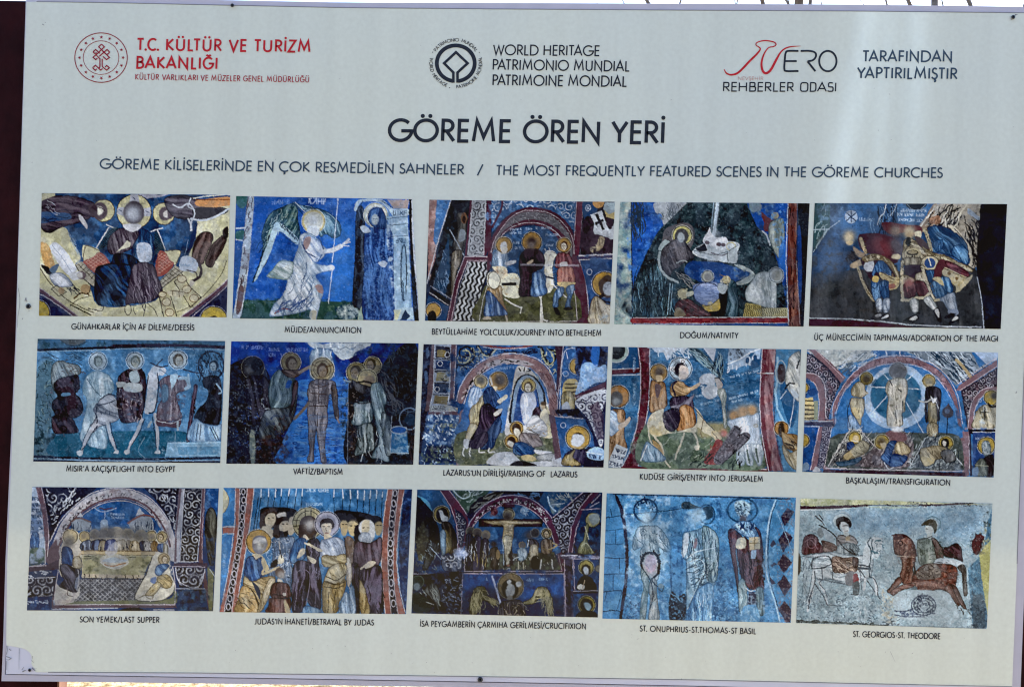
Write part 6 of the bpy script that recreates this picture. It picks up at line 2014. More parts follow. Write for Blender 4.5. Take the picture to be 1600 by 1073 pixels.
PICS[12] = ((334, 756), [(7.6, 2.9), (155, 4), (150.2, 101.4), (4.4, 99.8)], '''
B 3270a8
n 5a98cc .52 4
n 1f5080 .55 5
k 1f5080 .4 4 88 6 60 30,4 136,5 132,30 30,30
F 2f70b0 7,3 17,3 16,30 6,34
n 4f94d0 .5 3 7,3 17,3 16,36 6,36
f c8c4a0 5,4 9,5 11.6,10 11.4,16 8,22 4,22
l 6c6030 .4 9.6,6 11.8,11 11,17 8,22
F 9c5c50 7,34 17,33.6 18,38 7,38.6
L d4ccc8 .6 7,33.4 17,33
L d4ccc8 .6 7,39 16,38.6
F 2f70b0 7,40 15,40 12,64 8,84 5,84
n 4f94d0 .5 3 7,40 15,40 12,64 5,84
t b0d0ea@.6 1.6 8,52 8,64
F 8f5348 17,3 31.4,3 30,14 28,30 26,44 23.4,60 20.6,78 18,92 16.4,100 4.4,99.8 9,84 13,60 15.6,44 17,30
n b88478@.7 .54 2.4 17,3 31,3 28,30 20,80 16,100 5,100 13,60 17,30
F 171520 20.6,3 26,3 25,16 23.6,32 21.4,50 18.4,68 15.6,84 13.6,100 7.6,100 11,84 14.6,66 17.4,50 19.4,32
L c8c4c8 .5 20.6,3 19.4,32 17.4,50 14.6,66 11,84 8,100
L c8c4c8 .5 26.4,3 25,18 23.8,32 21.6,50 18.6,68 16,84 14,100
O b4b0b8 .8 23,6 1.5,2.2
O b4b0b8 .8 23.4,12.4 1.6,2.4
O b4b0b8 .8 22.8,18.8 1.6,2.4
O b4b0b8 .8 22.2,25.2 1.6,2.4
O b4b0b8 .8 21.4,31.6 1.6,2.4
O b4b0b8 .8 20.8,38 1.6,2.4
O b4b0b8 .8 19.9,44.4 1.6,2.4
O b4b0b8 .8 19.2,50.8 1.6,2.4
O b4b0b8 .8 18.3,57.2 1.6,2.4
O b4b0b8 .8 17.2,63.6 1.6,2.4
O b4b0b8 .8 16,70 1.6,2.4
O b4b0b8 .8 15,76.4 1.6,2.4
O b4b0b8 .8 13.8,82.8 1.6,2.4
O b4b0b8 .8 12.6,89.2 1.6,2.4
O b4b0b8 .8 11.4,95.6 1.6,2.4
L d8ccc8 .6 31.6,3 30,18 28,34 25,52 22,70 19,88 17,100
L d8ccc8 .5 17,3 16.4,30 14,50 11,70 7,90
F 8f5348 136,4 149,4 147,16 144.6,30 143,46 142.6,62 144,78 147,92 149.6,101 134,101 132.4,84 131,64 131.4,44 133,24
n b88478@.7 .54 2.4 136,4 149,4 143,46 144,78 149,101 134,101 131,64 133,24
F 171520 140,4 144,4 142.4,18 140.6,34 140,50 140,66 141,82 144,101 138.6,101 137,84 136,66 136,48 137,30
L c8c4c8 .5 140,4 137,30 136,48 136,66 137,84 138.6,101
L c8c4c8 .5 144.4,4 142.4,20 140.8,36 140.2,52 140.2,68 141.4,84 144,101
O b4b0b8 .8 141.6,7 1.4,2.4
O b4b0b8 .8 140.6,15 1.6,2.6
O b4b0b8 .8 139.6,23 1.6,2.6
O b4b0b8 .8 138.9,31 1.6,2.6
O b4b0b8 .8 138.4,39 1.6,2.6
O b4b0b8 .8 138.1,46 1.6,2.6
O b4b0b8 .8 138,54 1.6,2.6
O b4b0b8 .8 138,61 1.6,2.6
O b4b0b8 .8 138.1,69 1.6,2.6
O b4b0b8 .8 138.6,77 1.6,2.6
O b4b0b8 .8 139.2,85 1.6,2.6
O b4b0b8 .8 140.4,93 1.6,2.6
L d8ccc8 .6 136,4 133,24 131.4,44 131,64 132.4,84 134,101
L d8ccc8 .5 149,4 146,20 143.4,46 143,62 145,80 149.6,100
F 1c2c54 149,4 155,4 150,100 146,84 144,62 145,40
n 3a64a4 .52 3 149,4 155,4 150,100 144,62
n 141828 .5 2.4 148,20 154,20 152,60 145,60
L 7ca0c8@.5 .5 148,40 153,38
L 12202c .7 35,10 31,36
L 12202c .6 37,10 33,36
L 12202c .6 43,8 42,20
L 12202c .6 48,8 46,20
L 12202c .6 53,9 51,20
L 12202c .6 59,8 57,20
L 12202c .6 64.4,8 63,20
L 12202c .6 69,8 68,20
L 12202c .6 94,8 94,22
L 12202c .6 101,10 100,24
L 12202c .6 107,10 106,22
L 12202c .6 112.6,10 112,22
L 12202c .6 117.4,10 116.6,24
L 12202c .6 122,10 121,24
L 12202c .6 127,10 126,26
L 12202c .6 131.6,10 131,28
L dce8f0 .8 43,3.6 42.8,9.6
L dce8f0 .8 48.4,3.6 48,10
L dce8f0 .8 53,3.6 52.6,9
L dce8f0 .7 37,4 36.8,10
L dce8f0 .8 59,3.6 58.4,9
L dce8f0 .7 64.6,3.6 64,9
L dce8f0 .8 69.4,3.6 69,9
L dce8f0 .8 94,4 94,10
L dce8f0 .9 100.6,4 101,11
L dce8f0 .9 106.6,4.4 107,11
L dce8f0 .9 112.4,5 112.6,11
L dce8f0 .9 117.8,5 117.4,12
L dce8f0 .8 122.6,5 122,11
L dce8f0 .8 127.4,5 127,11
L dce8f0 .7 132,6 131.6,10
t b4d0e8 2.4 72,4.6 90,4.8
t b4d0e8@.7 1.8 72,15.6 84,15.6
f 15141a 36,22 40,18 48,18 56,18 64,20 67,26 66,36 58,38 48,34 38,36
f 15141a 94,22 100,20 108,21 116,22 124,24 130,26 132,34 128,36 112,34 98,34
f 3a2c28 36,34 36.6,25 40,20 46,18.6 49,21 49.6,26 48,32 42,36
f d0c4a8~.3 40,27 43,23 47.6,23 48.4,28 46,33 43,35 41,33
L 2a1e18 .6 42.4,26.4 43.6,26.4
L 2a1e18 .6 45.8,26.2 47,26.2
f c8bca0~.4 38,33 46,35 46,42 40,42
f ccc8c0~.4 50,23 56,22 56,26 50,26
f 2e2422 46,40 47.6,31 50,27 55,25 59,28 59,34 56,40 50,42
f c8bca4~.3 51,33 54,29 58,29 59,33 57,38 53,38
L 1e1614 .7 53.4,31 54.8,31
L 1e1614 .7 56.8,31 58.2,31
f 14121a 51,36 55,37 59,35.6 58,40 55,43.6 52,41
f c4b8a0~.4 59,27 63,26 64,34 61,40 58,38
d 6f8cb0 2c4058 b8cce0 80 2.2 46,44 50,42 58,41 63,42 61,52 60,60 62,70 60,76 62,86 58,90 56,78 50,70 46,76 42,70 46,58
k d4dce4 .5 2.4 40 80 40 46,44 60,42 60,70 50,72
k 22344c .5 2.4 40 80 40 46,44 60,42 60,88 50,70
k 8fb0d0 .5 1.6 30 80 30 41,50 46,46 46,64 40,62
f d4ccb4 51,56 54,56 54.4,61 50,62
L d0ccc4 .8 51,45 52,52
L 1a1416 1 51.6,51 53,57
f 171420 46,60 50,59 49,64 44,65
h c49848 3a2814 9.6 35,45 ddd0b0
f 6c6c78~.4 30,48 31,42 35,40 40,41 42,46 41,50 36,55 32,53
f c0c0c0~.4 31,44 35,41.4 40,42.4 41.4,46 38,45 32,46.4
b b4b4ac 4 36.6,48
b 8a8478 1.6 38,48
f cdbf9c 30,55 34,54 38,56 36,59 31,58.6
d 27508c 0c1c3c 6c9cd0 75 2.2 26,58 30,56 33,59 37,57 39,62 42,68 38,72 30,76 24,72 24,66
l cbb98c 1.2 38,57 40,63 38,69
f c8b88c 37,60 39,57 43,66 40,68
l c8b890 2 38,70 44,68 48,66
l c8b890 1.2 47,66 51,64.6
d b8a070 4a3a20 e0cfa0 30 2.4 24,72 30,76 38,73 46,72 48,75 45,84 40,92 36,99 32,86 24,82
f 2a3448 30,76 36,82 36,90 33,84
d c4a468 5c4420 e4d0a0 80 2.6 22,80 28,81 32,86 35,94 34,100 17,100 19,90
n a0743c@.7 .52 2 22,80 30,82 34,100 18,100
k 3a2a1a .5 5 30 30 14 18,86 30,84 33,98 18,98
l 16141a .7 28,81 32,86 35,94 34.6,100
d c8b890 5c4c30 e8dcc0 110 1.8 42,76 46,73 48,76 44,86 38,98 34,100 36,92
h 5c5448 3a3028 0.1 51,70
o 4a3a34~.6 51.6,69 3.6,4
b a4a09c 3.4 52.6,71
f c8c0b0~.4 50,74 53,74.6 54,77 50,78
d 5c3a38 1c0c0c 94706c 85 2 46,78 50,76.6 54,77 58,78 60,83 60,88 55,89 46,89 44,84
f d8d0c0 54,85 56,84.6 56.4,87 54,87
L 201010 .7 46,86 54,87
d 643c38 200e0c 9c746c 88 2 44,89 55,89.6 60,90 58,100 41,100 43,94
f b0a07c 55,90 58,94 60,100 56,100
h b4ac84 2e2a20 12.2 74,30.4 d4d0b4
O 2e2a20 .5 74,30.4 9.4,9.4
L 2e2a20 .7 71.4,19.6 71.6,26
L 2e2a20 .7 76,19.6 76,26
L 2e2a20 .6 62.6,28 67,28.4
L 2e2a20 .6 62.6,33 67,32.4
L 2e2a20 .6 81,27 86,26
f 3a3030 66,40 67,30 70,25.6 75,24.4 79.6,27 81,32 80.6,38 78,41.6 72,42 68,42.6
b a09a94 4.6 75,32
b c0bab0 2.4 75,31.4
f 4a3c34~.5 71.6,36 76,38 79,36 77.6,40 74,41
f c8bca4 70,40 72,39.6 74,43 70,44
d 2f68a4 0e2650 7cb0dc 85 2.4 63,45 67,42 72,43 70,48 72,56 68,60 62,62 59,58 61,50
d 2c2433 0a0810 847c94 80 2.4 74,44 79,42 83,46 83,54 82,62 84,72 84,84 83,98 75,94 72,86 74,72 73,60 72,50
k 8c84a0 .4 6 85 8 14 75,45 83,46 83,70 76,70
d 2a2230 0a0810 847c98 95 2.6 62,64 66,60 72,60 76,64 75,74 72,84 71,98 62,100 61,88 61,76
l 787086 .6 64,72 66,68 72,67 75,70
l 787086 .6 65,72 65,84 63,98
l 787086 .6 75,64 75,78 72,94
l 787086 .5 78,62 80,78 79,96
l d0c8b4 1.4 71,46 76,48 82,52
f cfc4a8 67,52 69,50 71.4,51 71,54 66,58 65,57
f cfc4a8 73,56 76,57 80,59 79,62 76,61
f b4a890 70,60 74,62 72,61
d 6fa0c8 2c4c74 b4d4ea 88 1.8 72,95 83,98 82,101 70,101
h b0b0c0 1c1e34 9.4 88.6,31 d4d4e0
o 3a3c58@.3 88.6,31 7,7
f 2a2426 83,31 84,28 88,26.4 92,27.4 94,31 93,35 84,34
f d0c4ac~.3 84,32 87,30.4 92,31 92,36 89.6,40 87,40 84.6,36
L 241c18 .6 85,33 86.6,33
L 241c18 .6 89,33 90.6,33
L 6a5440 .6 87.6,34 88,36.6
L 8a4c44 .7 87,38.2 89.4,38.2
f d0c4a8 86,40 90.6,39.4 93,43 88,46
d a4b4c8 4c5c78 dce4ee 60 2.6 84,44 88,43 93,41.4 98,42 102,46 103,54 100,58 90,60 84,58 83,52
d b8a878 4c3c20 dccfa4 20 2.2 85,56 94,56 103,55 103,62 96,64 86,64
l c8bca0 2 84,52 78,49 74,47
d c8bc94 4c3e24 ece2c0 60 2.6 90,66 96,62 102,62 104,66 102,74 98,78 88,80 86,76
d b49c64 4c3a1c dcc894 95 2.4 86,76 96,78 103,74 102,84 98,92 96,100 86,100 85,90
l 2a2018 .6 88,72 96,75 103,70
l 2a2018 .6 87,76 96,78.6 102,76
l 2a2018 .6 86,80 96,81 101,79
l 2a2018 .5 90,84 89,100
l 2a2018 .5 95,84 93,100
l 16141c .8 102,42 104,56 106,68 104,76
d 9ab8d4 34506c d4e4f0 85 2 103,84 108,90 112,98 110,101 98,101 100,90
f c4c0b8 106,80 109,86 110,92 107,88
f b09c70~.4 99,30 102,28 104.6,30 105,34 103,40 100,39
L 241c18 .7 100.4,31.4 101.6,31.4
L 241c18 .7 103,31.4 104.2,31.4
f bca878~.4 105,31 108,28 112,29 113,34 110,40 107,40 105,36
L 241c18 .7 106.6,32.4 108,32.5
L 241c18 .7 110,32.5 111.4,32.6
f 2c2420@.7 105,29 108,27 112,27.4 113,31 109,29
f a89870~.4 126,31 129,29 132,31 131,38 128,40 126,37
L 2a2018 .6 127.2,32 128.4,32
L 2a2018 .6 129.8,32 131,32
d a08c7c 4c3c34 d0c0b0 88 2 103,42 109,43 110,52 108,64 105,62
f 201a24 110,34 114,32 117,40 114,50 110,46
o c8ccce~.4 119.6,34 6.4,6.4
f c8bc9c~.4 115.6,31 118,28 122,28.4 122.6,33 120,38 116,38
L 2a2420 .6 116.4,34 117.6,33.8
L 2a2420 .6 119.8,34 121,34
d b8c4d0 6c7c90 e8eef4 90 1.4 113,42 116,38 121,38 125,42 122,46 116,46
f d4d8da~.5 122,28 125,32 126,40 123,42 122,36
d 4c3a48 180e18 847484 85 2.4 111,46 116,45 121,46 126,44 131,42 131,56 128,64 118,66 110,64 109,56
d 2c2030 0a060e 807490 95 2.6 108,62 114,66 120,66 130,64 132,80 132,100 120,100 116,86 112,74 110,72
k 0c0810 .8 12 80 10 20 110,62 130,64 132,100 122,100 112,78
l c8bca4 1.6 115,66 119,63 123,61
f d0c4ac 118,64 122,60 127,61 124,64 119,66
d 2a2030 08060c 786c84 90 2.4 108,62 113,64 114,80 114,100 110,100 108,80
d b49a60 4c3a1c dcc890 95 2 114,76 118,82 122,100 115,100
d 9ab8d4 34506c d4e4f0 85 2 106,84 109,80 111,100 107,100
d c8c0b4 6c6458 e8e4d8 88 1.6 104,58 107,60 108,72 106,80 104,76
w d0d8e0@.3 .71 1.2
''')
PICS[13] = ((634, 758), [(9, 3.2), (153.6, 5.5), (150, 103), (4.4, 99.8)], '''
B 122448
n 24508a .52 5
n 0a1024 .52 6
F 1c4474 9,3 30,4 34,12 36,30 28,20 9,8
n 3c78ac@.7 .54 3 9,3 30,4 36,30 9,8
f 4a9cc0@.8 9,8 17,12 24,24 27,36 22,24 14,14
f 0c1016 9,10 15,14 22,22 26,34 27,52 10,54 8,30
F 1a3c64 18,12 28,11 35,22 39,36 40,52 30,52 26,34
h a08c44 241c10 6.2 28,22.5 b4b090
o 14141a~.5 28.6,23 5,6
f b4c0c8~.4 26,20 28,19.6 30,23 33,25 31.6,28.6 28,27
d 1c1612 080604 4c4438 80 2.4 28,30 34,29 39,38 40,52 34,53 31,44
d 7c7048 2c2818 aca47c 80 2 29,36 33,36 36,46 34,52 28,52
d 7ca0bc 2c4458 b4d0e0 90 2 27,37 31,36 31,52 28,53
f 2c2c28 12,30 14,28 15,32 18,36 17,44 14,56 10,58 9,44
n 4a4c3c .5 2 8,34 18,34 16,60 8,62
d 2c3034 101214 5c6464 95 2 18,44 26,48 22,56 16,66 13,64 16,54
k 6c7c80 .5 3 60 50 24 8,44 28,44 24,66 8,66
n 3c4030@.7 .56 2 7,56 28,56 26,68 6,68
L 8fa4b8 .6 19,48 28,58
F 4a2638 27,4 34,4 42,14 48,24 50,34 46,44 44,52 42,68 44,100 40,100 40,60 41,44 39,30 34,16
F 202034 38,18 44,22 48,28 46,40 44,50 41,46 40,30
s a8b0bc .42 5 38,18 47,28 45,42 42,50 40,34
L b4a4b4 .5 27,4 35,16 39.6,30 41,44 40,54
L b4a4b4 .5 34,4 42,14 48,23
F 2c4038 36,4 66,4 58,12 48,22 42,14
n 6c8078 .52 3 36,4 66,4 58,12 48,22 42,14
l 9cb4bc 1 37,4 44,10 50,8 49,3
k 8ca0a4 .6 4 -40 30 14 42,5 58,5 50,14
F 12141a 50,16 58,9 70,5 100,4 108,6 104,12 92,7 76,7 62,14 49,24
k 6c7068 .7 9 -30 14 16 50,18 66,6 76,6 56,20
k 3c6490 .8 5 20 20 12 84,5 104,6 102,10 88,7
f 46243a 45,52 47,40 50,30 57,20 66,13 76,9 86,8.4 97,11 107,18 115,28 120,40 123,52 124,66 120,66 118,52 115,40 110,30 102,22 92,16 82,14.4 72,17 62,22 54,30 49,42 47,56
k a8a8b0 .8 1.2 30 80 110 49,34 58,21 67,14.6 77,11 87,10.6 97,13 106,19 113,28 111,29 104,21 95,15.6 86,13 77,13.4 67,17 58,24 51,35
k 10101a .8 1 30 80 70 49,34 58,21 67,14.6 77,11 87,10.6 97,13 106,19 113,28 111,29 104,21 95,15.6 86,13 77,13.4 67,17 58,24 51,35
l b4a4b4 .5 47,36 50,29 57,19.6 66,12.4 76,8.4 86,7.8 97,10.4 107,17 115,27 120,38 123,52
l b4a4b4 .5 48,42 53,31 61,22.6 71,17 82,14.4 92,16 102,22 110,30.6 115,41 118,54
f 1c4474 48,44 53,32 61,23.4 71,17.6 82,15 92,16.6 101,22.6 109,31 114,42 117,54 46,58
n 3c74ac .5 5 48,44 61,23 82,15 101,22 114,42 116,54 47,56
k 5c94c8@.7 .5 5 0 5 36 50,40 112,40 114,52 50,52
n 12305c .55 4 48,44 61,23 82,15 101,22 114,42 116,54 47,56
F 30302c 46,58 60,54 116,52 121,66 46,66
n 4c5640 .5 2.4 46,58 116,52 121,66 46,66
F 1a0e14 76.6,14.6 83.4,14.6 83.4,26 82,26 84,62 77,64 77.4,26 76.6,26
F 3a1c28 75,14.6 85,14.6 85,17 75,17
F 1a0e14 57,26 107,26 107,32.4 57,32.4
F 2c141c 59,27 105,27 105,31.4 59,31.4
o 3c1c28 69,20.6 3,3
n 7c4c54 .5 1.4 66,17 72,17 72,24 66,24
o 6c94bc 92.4,19.6 3,3
k b4cce0 .5 2.4 0 90 10 89,17 96,17 96,22 89,22
h a49c78 3a3018 4 80.6,22.6 b4b08c
b 4c4440 4 79.6,24.6
b 3a3434 2.2 79,25
d c0b490 5c5034 e8e0c4 2 1.4 61,28 68,28 76,27.4 84,27.4 92,28 104,28.4 104,29.6 92,30 85,31 84,38 83,42 76,42 76,38 76,31 68,30.4
l 8c7c58 .5 80,30 80,37
k 7c6c4c .4 2 80 30 10 77,31 83,31 83,40 77,40
d c4c0a8 5c5840 ece8d0 95 2 75.6,40 83,39.6 83,44 82,50 80,54 81,60 79,62 77.6,56 77,48
n e4dcb8 .5 1.8 76,40 83,40 81,54 78,54
L 8fa4b4 .5 75.6,42 76.6,62
o 6c4c3c 80,62.4 1.4,1
O a4a8ac .5 80.4,66 1.3,1.3
h 3c3c38 6c6850 3.4 50.6,36
o 2a2420 50.6,37 2,2.4
d 1c1c30 08080f 4c4c64 88 2 47,40 52,39 54,50 52,66 47,66
h 4c443c 6c6850 3.6 56,37
b 2c2828 2.4 56,38
d 1a1522 08060c 44405c 88 2 53,42 58,40 60,48 59,66 52,66
h 84765c 6c6850 3.4 62.6,38.6
b 4c4844 3 62,39.6
d 201622 0a060c 4c4458 88 2 59,44 64,42 65,50 62,66 58,66
k b4bcc4 .4 12 88 4 12 48,44 64,44 64,52 48,52
k 8c7c4c .5 8 88 4 6 52,50 62,50 62,56 52,56
b 242024 2.6 68.8,46
d 1c1618 080606 4c443c 88 2 66,50 71,48 73,54 73,60 71,66 68,66 66,58
o 6c5c40 72,54 1.6,4
h 5c5c60 6c6850 2.6 91,46.4
d 9cb4c4 3c5468 d4e0e8 80 1.6 88,50 93,49 95,53 93,58 88,58
l b4c0c4 .8 88,56 85,57 84,58
b 3a3a40 4 97,39
h 2c2c30 5c5c58 3.4 101,37
d 201a20 0a080a 5c5458 85 1.8 95,43 100,42 103,44 104,48 100,50 96,47
l b4c4d0 .8 96,43 95,48
d c4bca0 5c5440 e8e0c8 88 1.8 97,48 103,47 103,58 101,66 98,62
f 14110f 98,57 103,55 105,64 99,66
h a08c54 3a2c14 3.6 110,37.4 b4b08c
e b4a480 2c2018 2.6 110,37.6 0
d 6c5c50 241c18 a09484 80 1.8 106,43 111,41.6 115,44 114,52 110,54 106,52
l a09068 1.2 115,45 118,47 112,50
l 7c6c4c .8 106,48 112,52
l b4b8b4 1 106,58 105,65
l b4b8b4 1 114,58 115,65
L 8c8c7c .9 92,60 92,65
L 8c8c7c .9 88,60 88,65
k a4a89c .5 2 80 40 24 66,56 116,54 118,65 66,65
L b4a8b4 .5 45.6,67 122,67
L b4a8b4 .5 46,52 46,67
L b4a8b4 .4 119,54 122,66
F 14162a 44,67.6 124,67.6 124,68.6 44,68.6
F 184284 44.6,69 124,69 124.6,102 42.6,102
n 0e2048 .5 5 44.6,69 124,69 124.6,102 42.6,102
n 2c64ac@.7 .58 3 44.6,69 124,69 124.6,102 42.6,102
f 0a1022@.7~3 46,84 66,80 90,90 110,86 122,90 122,103 46,103
L b4a8b8 .5 44.6,68.8 123.6,69
L b4a8b8 .5 44.6,69 43,100
L b4a8b8 .4 123.6,69 124,103
t 7ca8d4 1.8 63,73 66,73.4
t 7ca8d4 2 95,73.6 99,74
t 7ca8d4 1.8 104,73 112,73.4
h 6c6048 3a3018 9.8 82,78.6 8c8464
o 14110f~.6 81.4,81 6.6,8
f 8c9498~.5 78,82 81,76 85,79 85,84 82,87 79,86
f a0a8ac~.4 86,76 89,75 90.4,78 87,79
f 9ca4a8~.4 79,75 81,73.4 82.6,75 80,77
f 6c6c68~.5 80,86 83,86 83,89 79,89
L 8f9cc0 1.6 67.6,71 71,82 74.6,94
L a4b4d4 .5 68,71 75,94
f b4b0a8 73,94 75,94 76,100 72,100
d 5c5a3c 1c1c10 a09c74 70 2 52,85 54,80 58,78.6 62,80 64,86 70,90 70,94 66,92 60,90 57,98 54,101 50,100 50,92
k 8c8868 .45 8 100 12 26 51,84 60,80 62,92 56,100 51,100
k 8c8868 .45 8 40 10 12 58,82 62,82 71,91 64,92
d 5c5a3c 1c1c10 a09c74 105 2 92,91 98,88 101,82 104,79 109,79.6 113,84 115,92 114,102 111,98 108,90 104,88 100,92 93,93
k 8c8868 .45 8 78 12 26 103,82 112,82 114,100 108,96
k 8c8868 .45 8 -20 10 12 93,91 104,84 108,88 96,93
f c4bc9c@.5~1 101,82 107,80 106,84 102,86
d 2c2830 0c0a10 5c5860 80 2.2 74,92 80,90 86,89 91,91 93,97 92,103 74,103
k 8c8470 .4 3 60 60 30 76,92 92,92 92,102 76,102
F 20182c 124,56 130,58 131,103 124.6,103
n 3c3c58 .5 2 124,56 130,58 131,103 124,103
L b4a4b4 .5 124,58 125,103
L b4a4b4 .4 130,58 132,80 131,102
F 3c3a50 120,54 151,54.6 151,58 122,57
n a8a8c4 .5 2 121,54 151,54.6 151,57 122,57
L b8bcd0 .8 122,54.6 134,54.6
L a4a4bc .6 130,57.4 151,57
F 1a1a2c 114,26 124,18 138,6 146,5 134,20 128,34 127,52 122,54 119,40
s a8b0c0 .44 6 114,27 126,18 142,5 134,20 128,34 127,50 122,53 119,40
F 46243a 146,5 152,5 140,18 133,32 130,52 127,52 129,34 136,18
L c0acb8 .5 146,5 136,17 129.4,32 127,52
L c0acb8 .5 152,7 140,19 133.4,33 130,52
L c0acb8 .5 115,25 126,16 140,4
F 16365c 104,12 108,5 136,5 128,12 116,24 110,18
n 6c7c7c .52 3 112,5 136,5 128,12 116,24
l 8cacc4 1.2 111,9 113,16 117,20
L 8fa0b0 .5 114,15 124,14
k 8c9490 .6 4 40 30 14 118,5 134,6 126,12 118,12
F 122c50 143,14 152,14 152,53 131,53 134,34 138,20
n 2c5484 .54 3 143,14 152,14 152,53 131,53
n 0a1020 .5 3 134,36 152,20 152,53 132,53
L b4a4b4 .4 137,19 152,18
L b4b0c0 .5 144,17 151,13
h 94905c 2c2814 5.6 146,27
f 7c8c90~.5 143,24 150,22 151,28 146,31
d 6c7050 24281c a8ac88 100 1.8 141,30 143,32 142,42 144,48 147,53 135,53 136,46 139,42
l b4b89c .6 140,32 143,42
l a4ac94 .7 137,47 141,45 145,50
h 847c44 2c2814 5.4 141,64 a09c74
o 14110f~.5 140.6,66 3.6,4.6
f a4b0bc~.4 139,64 142,64 142.6,69 139.6,69
f 0e0c10 135,74 140,70 146,73 149,82 134,82
f c4c8c4 134,79 136,77 139.6,78 139,81 134.6,81
L 94846c .6 140,74 138,80
F 12305c 131,58 150.6,58 150,103 131,103
n 2c5c9c .55 3 131,58 150.6,58 150,103 131,103
h 847c44 2c2814 5.4 141,64 a09c74
o 14110f~.5 140.6,66 3.6,4.6
f a4b0bc~.4 139,64 142,64 142.6,69 139.6,69
f 0e0c10 135,74 140,70 146,73 149,82 134,82
f c4c8c4 134,79 136,77 139.6,78 139,81 134.6,81
L 94846c .6 140,74 138,80
L b4a4b4 .5 131,58 132,82
L b4b0c0 .5 131,82.6 150,82
F 201830 131,83 150,82.6 150,84 131,84.6
h 94883c 2c2814 6.4 141.4,93 a8a474
f 14110f~.6 136,94 139,88 145,90 146,96 140,99
f 84a8bc~.5 139,92 143,91.6 145,95 142,98
f 0c0c14 134,100 140,97 148,99 149,103 134,103
h 6c6c60 3c3c38 2.6 150.6,65
d 2c3850 0c1424 6c7c94 90 2 29,56 43,53 43,66 30,66
s b0b8c4 .46 6.6 27,55 44,54 43,65 32,64
f 8fa4cc@.9~1.2 38,51 44,49 48,53 46,56 40,55
n c4d0e8 .5 2 38,49 49,49 47,57 38,56
L b0a8b4 .5 6,69 28,69
F 0a0e1a 6,70 44,67 43,100 5,99
n 26304a .54 3 6,70 44,67 43,100 5,99
k 7c8ca4 .6 1.8 20 50 44 29,73 42,72 42,90 29,90
k 4a5a74 .6 1.8 20 50 40 29,80 42,80 42,99 29,99
h 24302c 4c5c54 4.6 9.6,75
o 6c8088~.5 8.6,79 2.6,3
d 303438 0c0e10 848c88 70 2 15,82 19,76 24,78 27,86 26,98 23,92 18,86
k 94a09c .5 6 60 30 14 8,86 16,80 24,78 26,96 14,92
f 1c2422 6,84 14,86 20,94 16,99 6,98
L b4bcb8 .5 16,91 22,93
w 8090a8@.35 .7 1.2
''')
